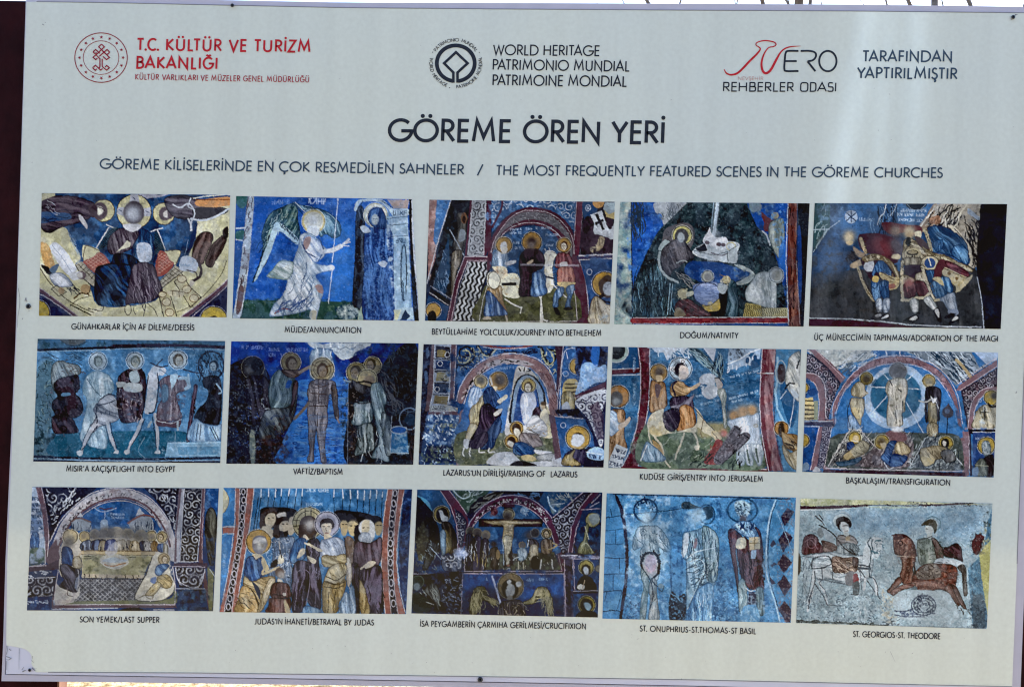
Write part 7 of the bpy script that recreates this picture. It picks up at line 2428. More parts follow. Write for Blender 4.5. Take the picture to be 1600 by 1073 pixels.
PICS[14] = ((934, 763), [(7, 3.6), (154.8, 7), (150.8, 104.7), (3.6, 101.4)], '''
B 4088c0
n 66a4d4 .5 4
n 2a6098 .54 5
n 9cc8e8@.5 .62 1.4
n 1a4478@.7 .62 1.3
F 3c82bc 7,4 13,4 20,30 23,60 20,90 17,102 3,102
n 5ca4d8 .5 5 7,4 23,50 17,102 3,102
l 12283c .6 6,23 12,22 18,21
L 12283c .5 10,16 11,21.6
l 1a3c5c .5 6,33 14,32 20,31
l 1a3c5c .5 6,43 14,43.4 20,43
l 12283c .6 5,53.6 14,54.4 21,54
l 1a3c5c .5 5,67 14,66.4 21,66.6
l 12283c .6 4,80.6 13,79.6 19,79.6
l 12283c .6 4,96 12,95 17,95.6
L 1a3c5c .5 14,32 14,43
L 1a3c5c .5 17,54 17,66
L 1a3c5c .5 12,66 12,80
L 1a3c5c .5 7,81 5,88
L 1a3c5c .5 19,80 15,95
F 231a2c 12.6,4 16,6 20,16 22.6,30 24,48 24,64 22.4,80 20,94 19,102 16.6,102 18.4,88 20.6,74 21.6,60 21.4,46 20,30 17,16
L 1c1c30 1 12,4.4 40,5 150,8
l 152c44 .6 18,21 30,19.4 44,18.4 56,17 66,15.4
n b8d8ee@.9 .48 3 22,6 56,6 56,60 48,76 24,70
n 9cccec@.8 .5 3 24,60 56,60 56,98 24,98
f 9cc0d4@.7~3 28,30 50,28 56,46 50,64 36,66 28,50
O 152c4c 1.4 37.4,17 9,8.8
k 152c4c .9 2 0 90 34 30,10 36,8 44,10 47,18 44,18 40,12 33,13 30,18
k 20405c .6 2 0 60 12 34,14 41,14 41,20 34,20
l 2c4c64 .6 30,20 33,25 38,27 43,25 46,20
b a8c8dc 5 38,23
d a8c0cc 34546c d0e0ea 80 3 31,31 36,29 40,29 46,29 51,33 56,42 57.4,48 53,49.4 48,46 48.6,56 48,66 46,72 40,70 36,60 33,51 34,46 28,47.6 27.6,40
k 2c4c64 .4 4 50 60 14 30,34 52,34 54,47 30,47
O 2c4860 .5 35.4,34 2.4,2.8
O 2c4860 .4 35.4,34 1,1.2
l 2c4860 .5 48,36 51,42 57,48
l 2c4860 .5 31,40 36,44 34,47
f a0a8b0 33,54 37,50 42,49.4 46,51 48,56 48,62 46,68 42,69 38,66 34,61
l 101624 1.8 39,69 35,63 34,57 36,52 41,50 46,52 48,58 47,66 43,70
k 101624 1 1.2 0 90 46 33,56 34,52 40,49 47,51 49,58 48,66 46,66 46,56 42,51 37,53 35,60
o ac9cb0 41.4,58.6 4.4,7
n c8bcc4 .5 2 37,52 46,52 46,66 38,66
d a0b8c0 34545c c8d8dc 92 2.2 34,62 38,67 40,72 39,84 37,102 33,102 34,86 36,76 34,70
d a8b4b8 3c505c d0d8da 92 2.2 42,70 46,72 46,80 47,90 48,102 40,102 41,88 40,78
l 1c2c40 .8 42,70 45,75 49,77
l 1c2c40 .8 39,68 42,74 43,84 41,94
o 6f8c98 49.4,76 2.2,2
l 2c4858 .8 47,78 50,80 52,76
n 24406c .55 1.3 21,84 33,84 33,102 20,102
n 12243c@.8 .6 1.2 21,84 33,84 33,102 20,102
f 4484b8@.6~2 56,30 66,28 68,60 66,80 57,80
L 3a6c98@.7 1 56.6,50 57.6,80
n 1a4474 .5 3 57,34 66,34 66,80 57,80
f 14222c 65.4,13 67,10.4 71,10 75,12.6 79,14.4 75,15.4 70,15.8 66,15.4
n 5a5444 .5 1.4 66,11 75,12 75,15 66,15
l 14222c .6 66,15.6 74,15.6 82,14
n 1c4474 .52 2.4 82,12 100,10 100,34 92,30
O 1c3c60 1 85,20 6.4,7.4
f 20364a~.5 82,15 87,13.6 90,16 90,22 85,24 84,19
b a4c8e0 6 77,22
b 8cb0c8 3 79,18
n 9cc8e4 .5 2 68,18 83,16 84,30 70,32
d 88b4cc 2c5070 c0dcec 88 2.6 67,35 74,33 78,32 84,30 90,33 94,40 94,52 94,64 93,72 90,76 88,74 84,74 78,80 70,94 69,84 69.4,70 69,56 65,50 66,44
d 86a8b4 24404c bcd4dc 86 1.6 82,30 88,31 94,38 94.6,54 93,70 90,73 85,70 84,56 82,46
k 1c3850 .5 10 88 5 22 82,32 92,36 93,70 85,68
k d4e8f4 .4 10 88 5 14 82,32 92,36 93,70 85,68
k 1c3850 .5 8 84 8 16 68,35 78,34 78,50 68,52
k 1c3850 .6 8 -28 16 34 69,58 84,52 84,68 76,82 70,80
l c4dcE8 .5 70,58 78,55 83,58 82,66 76,80 70,94
l 1c3850 .7 71,92 78,78 84,66 84,60
l d4e8f2 .7 70,54 76,50 82,48 92,46
f 7c6c78~.4 76,39 78,40 77,46 75,46
f b4c4d0 68,36 71,36 70,48 67,54 65.6,50
l 20405c .6 66,46 67,54 70,55 74,48
d 6cacdc 2c6094 acd8f4 88 1.6 76,82 82,76 88,74 90.4,78 90,90 90,104 70,103 72,94
k 1c4474 .5 14 88 2 18 74,84 90,76 90,102 72,102
k c4e4f8 .4 14 88 2 12 74,84 90,76 90,102 72,102
f 182434 57,81 63,84 68,82 69,92 68,102 56,102
n 6cacdc .55 1.4 57,81 68,82 69,102 56,102
l 5c94bc 1 56,81 61,84 64,87
n 1a4474 .48 2.4 92,60 105,60 106,80 110,103 91,103
n 8cc4e8 .56 1.6 91,76 106,76 110,103 91,103
n 18385c .62 1.2 91,72 108,72 110,103 91,103
O 1c3c60 1.4 113,17 11.6,9.4
n 1c3c5c .5 2 117,9 124,9 125,20 119,22
f a4c4d4~.6 107,11 113,9 119,13 118,20 113,23 108,18
k 1c344c .7 2.4 30 60 30 108,12 119,12 119,20 109,21
n 2c3c44 .56 1.4 107,10 120,11 118,21 108,20
b 4c4c58 3.6 113.6,24
b 3c4450 2 113.4,25
d a0ccec 1c4474 dceefa 60 2 105,30 110,26 118,26 123,28 124,36 118,38 109,34
F 142c54 111,26 113,28 115,26 114.4,30 116,32 113,31 110.6,33 111.6,29.6
F 142c54 119,26 121,28 122.4,26 122,30 123.4,32 121,31 118.6,33 119.6,29.4
k 142c54 .8 1.6 0 90 10 106,29 122,27 122,34 108,33
d 4c2e38 1c1018 7c5c64 84 2.6 102,33 106,31 109,34 113,38 112,44 108,48 109,60 110,74 110,84 108,72 105,56 103,44
d 54323c 1c1018 84606c 86 2.6 113,38 118,40 122,46 126,38 123,30 127,34 129,48 129,64 130,78 126,78 122,79 117,77 113,70 110,58 109,48
k 180c14 .6 10 86 8 34 110,48 128,48 129,76 114,74
n 2c3c58@.6 .6 1.4 102,32 128,32 130,78 110,78
f b8b8a8 109,40 112,38 115,39 116,44 113,47 108,46
n d8d4bc .5 1.4 109,39 116,40 115,47 108,46
F c4b898 118,38 126.4,37.4 127,47 118.6,48
L 6c5c3c .5 122.4,38 122.6,48
L 6c5c3c .5 118,42.6 127,42.4
F a4c4e4 120,48 124,48 123,54.6 119.6,54.6
l 5c7c9c .5 108,48 109,58 111,68
d 84a4b0 2c4450 b8ccd2 88 2 110,74 113,70 116,76 117,86 116,96 111,97 110,86
d 84a4b0 2c4450 b8ccd2 90 2 124,78 129,78 130,88 130,98 125,98 124,88
l dceef8 .7 116,78 119,80 123,79
F 2c3048 118,81 123.4,80.4 124,90 117,91
n 8ca8c0 .5 1.2 117,80 124,80 124,91 117,91
f 5ca0d4 114,92 124,92 126,104 112,104
n a4d4f0 .5 2 112,92 126,92 126,104 112,104
F 4088c0 139,9 154,8 151,104 143,104 138,84 134,70 133,50 135,28
n 7ab8e4 .52 3 139,9 154,8 151,104 143,104 134,70 133,50
l b4d8f0 1.2 139,9 135,20 132.6,34 131.6,52 132,66 135,78 139,90 142,103
l 12243c .5 140,10 136,20 134,34 133,52 134,66 137,80 142,96
n 84b4dc .5 2.4 128,60 134,60 140,100 130,100
F 33283a 146,29.4 143,22 148,15 153.6,18 150,24
F 33283a 145,50 141,40 146,32.6 152.6,38 148,45
F 33283a 145.4,66 140.4,58 145,51 152,57.6 148.6,62
F 33283a 146,84 140.4,74 145.4,67 151.4,76
F 33283a 147,104.4 141,94 146,87.6 151,94 150.6,104.4
F 3c3040@.8 134.6,44 137,40 139.4,43 136,46
F 3c3040@.8 135,60 138,57 140,59 136,61
F 3c3040@.8 134,68 139,74 136,75
n 7c6c70 .54 1.2 141,15 153,15 151,104 141,104
L a4ccec .4 140,18 153,52
w b4d4ec@.35 .68 1.0
w 183454@.5 .66 1
''')
PICS[15] = ((1236, 772), [(7.4, 3), (157.4, 7), (153, 105), (4, 100.4)], '''
B 98afb8
n b0ccd6 .48 5
n 7898a4 .54 4
n 3c5c70@.8 .64 1.2
n d4e2e4@.8 .6 1.4
f 6c9cc4@.4~5 34,14 100,12 100,28 40,30
f 5c8cb4@.45~6 110,12 150,10 146,30 120,36
n 6c94b0 .57 2.4 40,12 150,12 140,44 60,30
k 4c6c80 .4 2 0 80 160 8,14 150,14 148,100 6,98
k c4d8de .4 2 0 80 140 8,14 150,14 148,100 6,98
F b4b88c 7,3 60,4 156,8 120,8.4 70,8 8,9
n c8c8a8 .5 3 7,3 60,4 156,8 70,8 8,9
n 8c9454 .54 2.4 7,3 50,4 50,8 8,9
F 331c26 7,9 30,9 44,8.4 60,7.8 60,9.4 44,10.6 30,11.4 7,11.6
L e0e4e0 .6 7,12 30,12 46,10.8
k 2c2430 .6 2 0 20 30 52,8 140,8 140,9.6 52,9.4
L 331c26 1.2 100,8.6 120,8 142,6.8
L 22283c@.7 .6 60,8.4 100,9
f b4c4a0@.6 54,9.6 100,9.6 80,11
k 24242c .5 1.4 0 60 22 86,6 106,6 104,9 88,9
n e4e8e4 .55 2 50,9 120,9 110,12 60,12
L 241c20 1 19,17 24,21
L 241c20 .8 22,16 25,20
L 3c3430 .6 22.6,19.6 26,24
o a8b8bc~.6 40,20 7.4,6.6
O 7c98a8 .8 39.6,21 7.4,6.4
f 2a2424 35,21 37,18 42,17.4 46,19.6 47.4,24 46,26 44,22.6 40,21.4 38,26 40,29 37,27
f c4cccc~.4 39,22 43,22 45,25 45,29 42,30 40,28
L 2c2424 .7 40.6,24.6 42.4,24.4
L 2c2424 .7 43.4,24.4 45,24.4
l 6c5450 .5 42,28.6 44.4,28.4
f b4bcb8 41,29 45,30 45,33 42,33
d 7c7470 2c2424 b4b0ac 30 2 36,33 41,31.6 44,34 46,31.6 50,34 52,38 48,41 42,40 36,40
f a4885c@.8 43,33 46,32.6 46,36 43,36
d 8a989c 34444c c0ccce 80 2 37,40 46,38 52,40 53,45 48,49 38,49 35,46
k 2c3840 .5 3 20 60 22 37,40 52,40 52,48 38,48
f 7c888c 21,27 25,25.6 26,30 24,34 21,32
f 9cacb4 24,26 28,28 32,32 34,38 28,36
d 4a2228 1c0a0e 7c5458 100 2 9.6,36 12,32 16,31 20,33 22,37 25,41 26,45 18,46 9,46.6
l 94707c .4 11,37 14,35 18,38 21,43
O 94707c .4 16,38 3.4,4
d 6c4c44 281814 a08478 10 2 24,36 32,38 36,41 34,44 26,45 25,40
l 241c1c .9 22,24 27,26.4 34,32 40,40 46,45 54,49 58,49.6
l 241c1c .7 46,42 50,46.4
d c8d4d8 4c606c e8f0f2 10 3 9,48 24,46 34,45 48,48 60,47 64,50 64,58 62,64 58,66 52,70 44,71 36,68 28,66 22,67 18,62 16,54 18,50
n a8bcc4 .54 2 16,50 60,50 60,64 20,64
l 1c242e .8 16,56 17,51 21,48.6 26,48 30,49 32,54
l 26303c .6 9,50 12,50 15,54 16,58
f a0b4bc 9,50 13,50 15,56 15,64 12,74 10,80 9.6,66
k 3c5060 .4 7 95 10 14 10,50 15,52 14,66 10,74
L 26303c .8 16,58 24,57.6 32,54.4
L 26303c .8 24,57 24.6,66
L 26303c .7 32.6,54 32.6,66
l 26303c .7 22,66 30,67.6 42,70
d 8c7468 34241c bca494 25 1.8 32,50 36,48.4 42,49.6 48,49 50,50 51.6,56 51,60 46,61 38,61 33,60
k 3a2820 .6 3 20 40 26 33,50 50,52 50,60 34,60
k d4c4ac .5 3 20 40 18 33,50 50,52 50,60 34,60
d 4c3a3a 1c1212 80706c 80 1.8 48,50 52,49.6 52.4,56 49,57
l c4ccd0 2.6 18,60 17,72 14,84
l c4ccd0 1.6 14,84 13,91
l 1c242e .8 18.4,60 18.6,68 15,80 13.6,89
l 26303c .5 16.6,62 14.4,74 11.8,84
l c4ccd0 1.8 22,68 24,73 27,78 28,86
l 1c242e .9 19,70 21,73 25,78.6 28,86 29,86.6
l 26303c .6 24,67 22,69.6 26,74 28.6,80
l 26303c .5 29,86.4 38,87
f c4d0d4 59,37 62,34 66,33 71,34.6 71,40 70,46 67,50 64,50 61,56 61,62 57,58 56,48 
l 2c4450 .9 62,34 60,38 62,42 62.6,48 61,58 61.6,65
l 2c4450 .8 64,35 63,39 65,46 68,44
l 2c6070 1 66,36 70,36 
l 2c6070 1 63,44 68,46
k 2c5060 .5 3 60 50 16 60,34 71,35 70,48 62,50
L 26303c 1 52.6,55 61.4,56.4
L 3a4854 1.6 53,57.6 62,58
L 26303c .7 53.6,58.6 60,68 69.6,81.6
f 6c6c70 43,62 49,60 49,70 43,70
f 7c3036 48.6,63 52,62 52.6,69 49,70
f 4a5458 48,70 53,68 53,78 49,78
L 22282c .6 47,78 57,78.4
l c4ccd0 2 58,66 57,74
l c4ccd0 2 64,64 66,70 67,78
l 26303c .6 61,64 65,66 67.6,72 68,79
l 26303c .5 54,60 55,74
n 5c7480 .56 1.4 8,76 70,76 72,98 6,98
k 34485a .5 2 0 90 130 8,78 72,80 74,98 6,98
n d0dce0 .58 1.6 50,78 62,78 60,98 50,98
n b8ac8c .5 2 70,76 82,76 82,98 72,98
n d4ccb4@.8 .56 1.4 68,74 84,76 84,98 70,98
O 4c7484 .8 110.6,23 6.4,5.6
o b4c4c4~.6 110,24 5,5
f 3c382c 101.6,24.4 105,20.6 110,19.4 113.6,21.6 114,27 112,30.6 110.6,26 106,24
f c0c8c4~.4 105,25 110,25.4 111,29 108,31.6 105,29.6
L 3c3c38 .6 105.4,27 107,27
f b0bcb8 107,30 110,31 110,36 106,36
d 8c9c90 344038 c4ccc0 85 2.4 99,36 105,34 108,35 112,34 117,40 119,48 118,51 112,52 110,54 101,55 99,46
d 5a4440 1c1412 948078 60 2 110,34 114,36 118,42 119,50 114,51 112,42
k 3c4438 .5 3 20 60 36 100,36 116,36 117,51 101,54
l 2c2c2c .7 99,35.6 105,34.6 110,32.6
d 3a1a20 140608 64444a 20 2 119,42 123,41 127,38.6 130,38.4 133,42 133.6,48 134,52 128,50 120,48
f c4d4dc 113,51 120,49.6 132,52 134,55 120,56 113,55
L 24242c .6 112,52.6 122,53.4
n dce8ec .5 1.6 113,51 134,52 133,56 114,56
d 7a4236 2a1210 b08874 100 2.4 80,32 84,31 90,32 95,38 97,46 97,52 95,58 96,64 94,71 88,70 85,64 87,56 85,48 81,46 80,38
d 6c342c 260f0c a87868 10 2.6 96,62 102,56 108,54 117,54 124,54.6 129,57 130,64 128,72 124,76 116,74 106,75 98,74 94,70
n 9c4834 .54 2 118,54 130,58 128,72 119,70
n a4543a@.8 .56 1.6 104,66 116,66 116,73 104,73
n d4a890@.8 .58 1.2 80,32 97,38 96,68 128,58 127,74 96,74 86,60
n 34140e@.9 .62 1.4 80,32 97,38 96,68 128,58 127,74 96,74 86,60
f 6c625c 98,62 104,56 112,54 116,58 117,64 110,66 100,66
n b4a89c .5 1.3 98,60 112,54 117,64 100,66
k 2a1a18 .5 2.4 20 60 22 98,60 112,55 117,64 100,66
l 3a1c1c 1 79,32 84,31.4 91,33 96,39 98,48
f 3a1c1c 80,35 82,31 84,33 87,30.6 90,33 86,35
O 24100e .8 85.6,38 1.6,1.6
l 24100e .6 82,46 86,47.6 90,44
L d4b8a0 .6 83,48 96,49
L 24141a 1.2 96,53 97,62
d 6c4038 241210 a07868 -50 1.8 75,75 78,72 83,65 86,65 86,69 80,74 77,77
d 7c4c44 281412 b08c80 10 1.8 78,76 86,71 96,69 96,72 86,75 80,79
l 4a2c28 .8 84,75 83.6,80
f 4c6068 94,73 98,72 98,77 95,77
d 6c443c 241410 a88074 60 2 120,73 126,70 129,76 132,84 131,87 128,84 124,78
d 5c3c38 201210 987c74 65 1.8 126,72 129,72 133,80 137,89 134,88 130,82
k 34302c .6 3 40 60 12 129,86 138,88 138,93 131,91
d 4a4440 1a1614 84807c 80 1.6 130,57 134,54.6 136.6,58 137,66 137.6,78 135,78 134,66 133,61
f b8ccd4@.8 84,76 120,76 126,84 130,98 100,98 82,94
n 9cb4bc .52 3 84,76 120,76 130,98 82,96
O 34405c .8 103.6,86.6 9.6,7.8
O 34405c .7 103.6,86.6 7.4,5.8
O 34405c .7 103.6,86.8 5,3.8
O 34405c .6 103.6,87 2.6,1.8
k 28344c .6 1.6 0 90 90 95,84 98,80 104,78.6 110,81 113,87 112,92 106,94 98,93
k 34486a .6 2 0 30 30 82,92 94,90 98,94 84,95
n 28384c .56 1.2 94,82 104,78 113,86 110,93 98,94
l 34405c .8 81,91 90,91 95,89
l 34405c .8 81,94 92,95.4 104,95.4
f a8bcc4@.7 101,88 106,87 105,91 102,91
F 44708c 138,58 150,46 154,20 157,12 153,104 142,104
n 20384c .5 3 138,60 150,46 156,20 153,104 142,104
n 6c9cb4 .55 2 138,46 150,30 153,104 142,104
F a8a860 147,46 156,36 154,96 152,84 149,66
n c0bc78 .5 2 147,46 156,36 154,96 149,66
n 8c8c68 .5 2 147,28 156,24 156,44 146,46
f 4a2426 141,40 143,34 146,31 151,33 149,38 148,44 144,47
n 241a1c .5 1.4 140,32 151,30 149,46 142,47
n 1c2420 .5 2.4 150,16 157,12 156,24 151,26
F 3a4c58@.7 142,78 150,78 152,104 142,104
n 1c2c3c .5 2 140,76 151,80 152,104 141,104
F 4a5858 4,98.4 40,99.6 76,102 76,103 40,101 4,100
k 1c2424 .7 3 0 14 50 5,98 40,99 76,101.4 76,103 5,100.4
k 24303c .6 2 0 60 20 70,98 84,98 82,103 72,103
l 5c7080@.8 .6 76,102.4 110,103.4 152,104.6
f 3c342c 5.6,46 7.6,50 7.4,60 5.4,62
w e0e8e8@.5 .66 1
w 34485a@.6 .69 .9
''')
def paint_picture(i):
    o, q, t = PICS[i]; c = Canvas(i); c.run(t); return c.finish()
# ---------------------------------------------------------------- setting
m_ground = mat('sandy_ground', (.14, .095, .045), .9, .1, (22, (.34, .27, .16), .38, .58, 12), (60, .7, .02))
g = MB(); n = 60; xs = np.linspace(-1, 1, n); S = np.sign(xs) * np.abs(xs) ** 3 * 900
rng = random.Random(3)
g.add([(x, y, 0 if abs(x) < 25 and abs(y) < 25 else -abs(rng.gauss(0, .15))) for y in S for x in S], [(j * n + i, j * n + i + 1, (j + 1) * n + i + 1, (j + 1) * n + i) for j in range(n - 1) for i in range(n - 1)])
go = g.build('ground', m_ground); go['kind'] = 'structure'; go['label'] = 'pale sandy gravel ground lit by the sun behind the board'
# ---------------------------------------------------------------- the sign
sign = thing('information_sign', 'big white printed information board with fifteen fresco photos and captions on dark maroon posts', 'information sign', (0, 0, 0))
m_panel = mat('bare_panel', (.60, .62, .74), .35, .4, (14, (.52, .54, .66), .3, .75), (3, .03, .01))
m_film = mat('printed_film', (.59, .665, .64), .085, FILM_SPEC, (2.3, (.615, .675, .615), .35, .68, 2), (2.2, .05, .01))
t = m_film.node_tree; bs = t.nodes['Principled BSDF']; src = bs.inputs['Base Color'].links[0].from_socket      # rain streaks and dust on the film
mpn = t.nodes.new('ShaderNodeMapping'); mpn.inputs['Scale'].default_value = (26, 1, 1.1); tcn = t.nodes.new('ShaderNodeTexCoord'); t.links.new(tcn.outputs['Object'], mpn.inputs['Vector'])
n1 = t.nodes.new('ShaderNodeTexNoise'); n1.inputs['Scale'].default_value = 1; n1.inputs['Detail'].default_value = 5; t.links.new(mpn.outputs[0], n1.inputs['Vector'])
n2 = t.nodes.new('ShaderNodeTexNoise'); n2.inputs['Scale'].default_value = 150; n2.inputs['Detail'].default_value = 4; t.links.new(tcn.outputs['Object'], n2.inputs['Vector'])
ad = t.nodes.new('ShaderNodeMath'); ad.operation = 'ADD'; t.links.new(n1.outputs['Fac'], ad.inputs[0]); t.links.new(n2.outputs['Fac'], ad.inputs[1])
mr = t.nodes.new('ShaderNodeMapRange'); mr.inputs[1].default_value = .5; mr.inputs[2].default_value = 1.5; mr.inputs[3].default_value = .91; mr.inputs[4].default_value = 1.09; t.links.new(ad.outputs[0], mr.inputs[0])
mm = t.nodes.new('ShaderNodeMix'); mm.data_type = 'RGBA'; mm.blend_type = 'MULTIPLY'; mm.inputs[0].default_value = 1; t.links.new(src, mm.inputs[6]); t.links.new(mr.outputs[0], mm.inputs[7]); t.links.new(mm.outputs[2], bs.inputs['Base Color'])
m_frame = mat('frame_white', (.47, .46, .56), .4, .4, (30, (.41, .41, .50), .3, .8), (40, .05, .002))
m_dark = mat('screw_steel', (.05, .06, .075), .35, .5, (300, (.02, .02, .03), .4, .6), None, .6)
m_hole = mat('screw_recess', (.008, .008, .012), .8, .1)
m_wood = mat('maroon_paint', (.014, .002, .0035), .7, .06, (25, (.026, .004, .006), .35, .7), (70, .25, .004))
TOP_IN = [(41.5, 3.6), (57, 2.9), (160, 4.4), (300, 7.4), (540, 12.4), (800, 14.6), (1080, 16.4), (1330, 17.6), (1600, 20.4), (1622, 20.6)]
TOP_OUT = [(1636, 11.3), (1600, 10.8), (1330, 7.3), (1060, 6.1), (860, 5.2), (540, 4.4), (300, -.5), (160, -3.4), (40.5, -5.4)]
LEFT_IN = [(27.6, 440), (25.6, 530), (11.2, 880), (9.8, 1000), (9.4, 1049.3)]
LEFT_OUT = [(27, 430), (24.2, 530), (8.3, 880), (5, 1000), (2.2, 1063.4)]
FILM_BOT = [(75, 1049.5), (140, 1049.9), (300, 1050.6), (540, 1053.5), (800, 1057), (1080, 1061.3), (1320, 1066.6), (1581.4, 1072)]
PANEL_BOT = [(9.4, 1052.2), (140, 1054.3), (540, 1060.4), (800, 1065), (1080, 1070.4), (1320, 1076), (1581.2, 1081.6)]
FRAME_IN = [(1581.2, 1083), (1320, 1077.4), (1080, 1071.8), (800, 1066.5), (540, 1061.9), (140, 1055.7), (7.4, 1053.4)]
FRAME_BOT = [(2.2, 1063.4), (140, 1064.6), (540, 1070.2), (780, 1073.6), (1080, 1080), (1320, 1086), (1594, 1093)]
RIGHT_IN = [(1622, 20.6), (1599.5, 600), (1589.2, 880), (1581.3, 1078)]
RIGHT_OUT = [(1594, 1093), (1602, 880), (1613, 600), (1636, 11.3)]
def slab(name, pts, off, depth, m, label=None):
    P = np.array(pts, float); b = MB(); b.slab(board(P[:, 0], P[:, 1], off), depth); return b.build(name, m, sign, label=label)
pan = slab('panel', TOP_IN + RIGHT_IN[1:-1] + PANEL_BOT[::-1] + LEFT_IN[::-1][1:], 0, .004, m_panel)
tear = [(10.6, 1008.6), (16, 1008.2), (24, 1010), (33, 1011.4), (40, 1013.6), (46, 1018), (49, 1023), (49.6, 1030), (49, 1036), (51, 1040), (54, 1044), (55.6, 1049.2)]
film = slab('printed_film', TOP_IN + RIGHT_IN[1:-1] + FILM_BOT[::-1] + tear[::-1] + LEFT_IN[:-1][::-1], .0004, .0003, m_film, 'pale grey green printed film, peeled away at its lower left corner')
for nm, pts in (('top', TOP_IN + TOP_OUT), ('right', RIGHT_IN + RIGHT_OUT), ('bottom', FRAME_IN + FRAME_BOT), ('left', [(41.5, 4)] + LEFT_IN[:-1] + [(7.4, 1053.4)] + LEFT_OUT[::-1] + [(40.5, -5.4)])):
    P = np.array(pts, float)
    if nm in ('top', 'left', 'right'): pass
    slab('frame_strip', pts, {'top': -.0006, 'right': -.0009, 'bottom': -.0012, 'left': -.0015}[nm], .022, m_frame)
back = MB(); P = np.array([TOP_OUT[-1], TOP_OUT[0], RIGHT_OUT[0], FRAME_BOT[0]], float); Bq = board(P[:, 0], P[:, 1], -.012); mid = Bq.mean(0)
back.slab(mid + (Bq - mid) * .992, .008); back.build('backing_board', m_wood, sign)
# posts: the left one's sunlit side, coloured in as a paler strip, shows below the board, the right one's front beside it
m_lit_side = mat('lit_side_brown', (.15, .075, .055), .7, .2, (60, (.20, .11, .08), .35, .7))  # sunlit side of the maroon posts, put into the colour
def post(xa, xb, ztop, y0=.024, d=.012):
    b = MB(); b.box((xa, y0, 0), (xb, y0 + d, ztop)); o = b.build('post', m_wood, sign)
    bv = o.modifiers.new('edge', 'BEVEL'); bv.width = .002; bv.segments = 2
    b = MB(); b.box((xb + .0005, y0 + .001, 0), (xb + .0035, y0 + d + .012, ztop)); b.build('lit_side', m_lit_side, sign)
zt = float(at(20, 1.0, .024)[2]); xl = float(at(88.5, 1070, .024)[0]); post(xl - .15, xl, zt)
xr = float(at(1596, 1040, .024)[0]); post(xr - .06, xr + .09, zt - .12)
def screw(x, y, r, off=.0006):
    b = MB(); n = 14; t = np.linspace(0, 2 * math.pi, n, endpoint=False); rings = [(r, off), (r * .95, off + .0012), (r * .72, off + .002), (r * .45, off + .0021), (r * .38, off + .0006)]
    V = [];
    for rr, of in rings: V += list(board(x + rr * np.cos(t), y + rr * np.sin(t), of))
    b.add(V, [(i * n + k, i * n + (k + 1) % n, (i + 1) * n + (k + 1) % n, (i + 1) * n + k) for i in range(4) for k in range(n)])
    s_ = b.build('screw', m_dark, sign, True)
    c = MB(); c.add(board(x + r * .39 * np.cos(t), y + r * .39 * np.sin(t), off + .0007), [tuple(range(n))]); c.build('screw_recess', m_hole, s_)
for x, y, r in ((362.8, 8.6, 2.9), (1583.4, 27, 3.2), (44, 478.4, 4), (750.3, 1061, 4.2), (46.2, 1046.2, 2.6)): screw(x, y, r)
# scuffs, torn film edges, dents
m_scuff = mat('scuff', (.16, .17, .20), .7, .2, (400, (.26, .27, .30), .4, .6))
k = Ink(.0009)
for P, wd in (([(10.8, 1008), (11.2, 1016), (10, 1022)], 1.4), ([(14.5, 1013), (17, 1016)], 1.4), ([(9.6, 1025), (14, 1026.4), (17.4, 1028.2), (13, 1030.4), (9.6, 1030)], 1.3), ([(10.6, 1032), (10.4, 1046)], 1.0), ([(34, 1046), (37.4, 1041)], 1.0), ([(35, 1048.6), (40, 1046.4)], 2.0),
              ([(50, 1042.4), (55, 1047.6)], 1.6), ([(30, 1012), (29.6, 1045)], .7), ([(50.6, 1024), (51, 1028)], .8), ([(49, 1031), (53, 1035)], .6), ([(39, 470), (40.4, 466), (41.4, 471)], 1.8), ([(34.4, 499), (36, 496.6)], 1.4), ([(45, 485), (45.6, 486.4)], 1.4), ([(28.6, 450), (31, 466), (30.4, 480), (28, 494), (27, 512)], .7),
              ([(1586, 23.6), (1590, 23)], 2.0), ([(1579.6, 30), (1582, 31)], 1.6), ([(1587.2, 614.4), (1588.8, 611)], 1.3), ([(66, 38), (69, 40)], 1.4), ([(70, 35), (72, 36)], .7), ([(1064.4, 1060.4), (1065.2, 1059.4)], 1.0), ([(1389, 147), (1391, 148)], .9), ([(1392, 218), (1393, 219)], 1.0), ([(150, 219), (151, 221)], .6), ([(995, 998), (999, 997)], .6), ([(1391, 1017), (1399, 1034)], .5)):
    k.stroke(P, np.linspace(wd, wd * .5, len(P)))
r = random.Random(8)
for _ in range(70):
    x, y = r.uniform(45, 1590), r.choice([r.uniform(25, 300), r.uniform(985, 1050)]); a = r.uniform(0, 6.3); L = r.uniform(.6, 2.2)
    k.stroke([(x, y), (x + L * math.cos(a), y + L * math.sin(a))], r.uniform(.25, .55))
k.build('scuffs', m_scuff, sign)['kind'] = 'stuff'
e = Ink(.00075)
m_line = mat('film_edge_shadow_gap', (.17, .18, .21), .8, .1)
for P in (TOP_IN[1:], FILM_BOT, RIGHT_IN[:-1]): e.stroke(P, 1.0)
e.build('film_edge', m_line, sign)
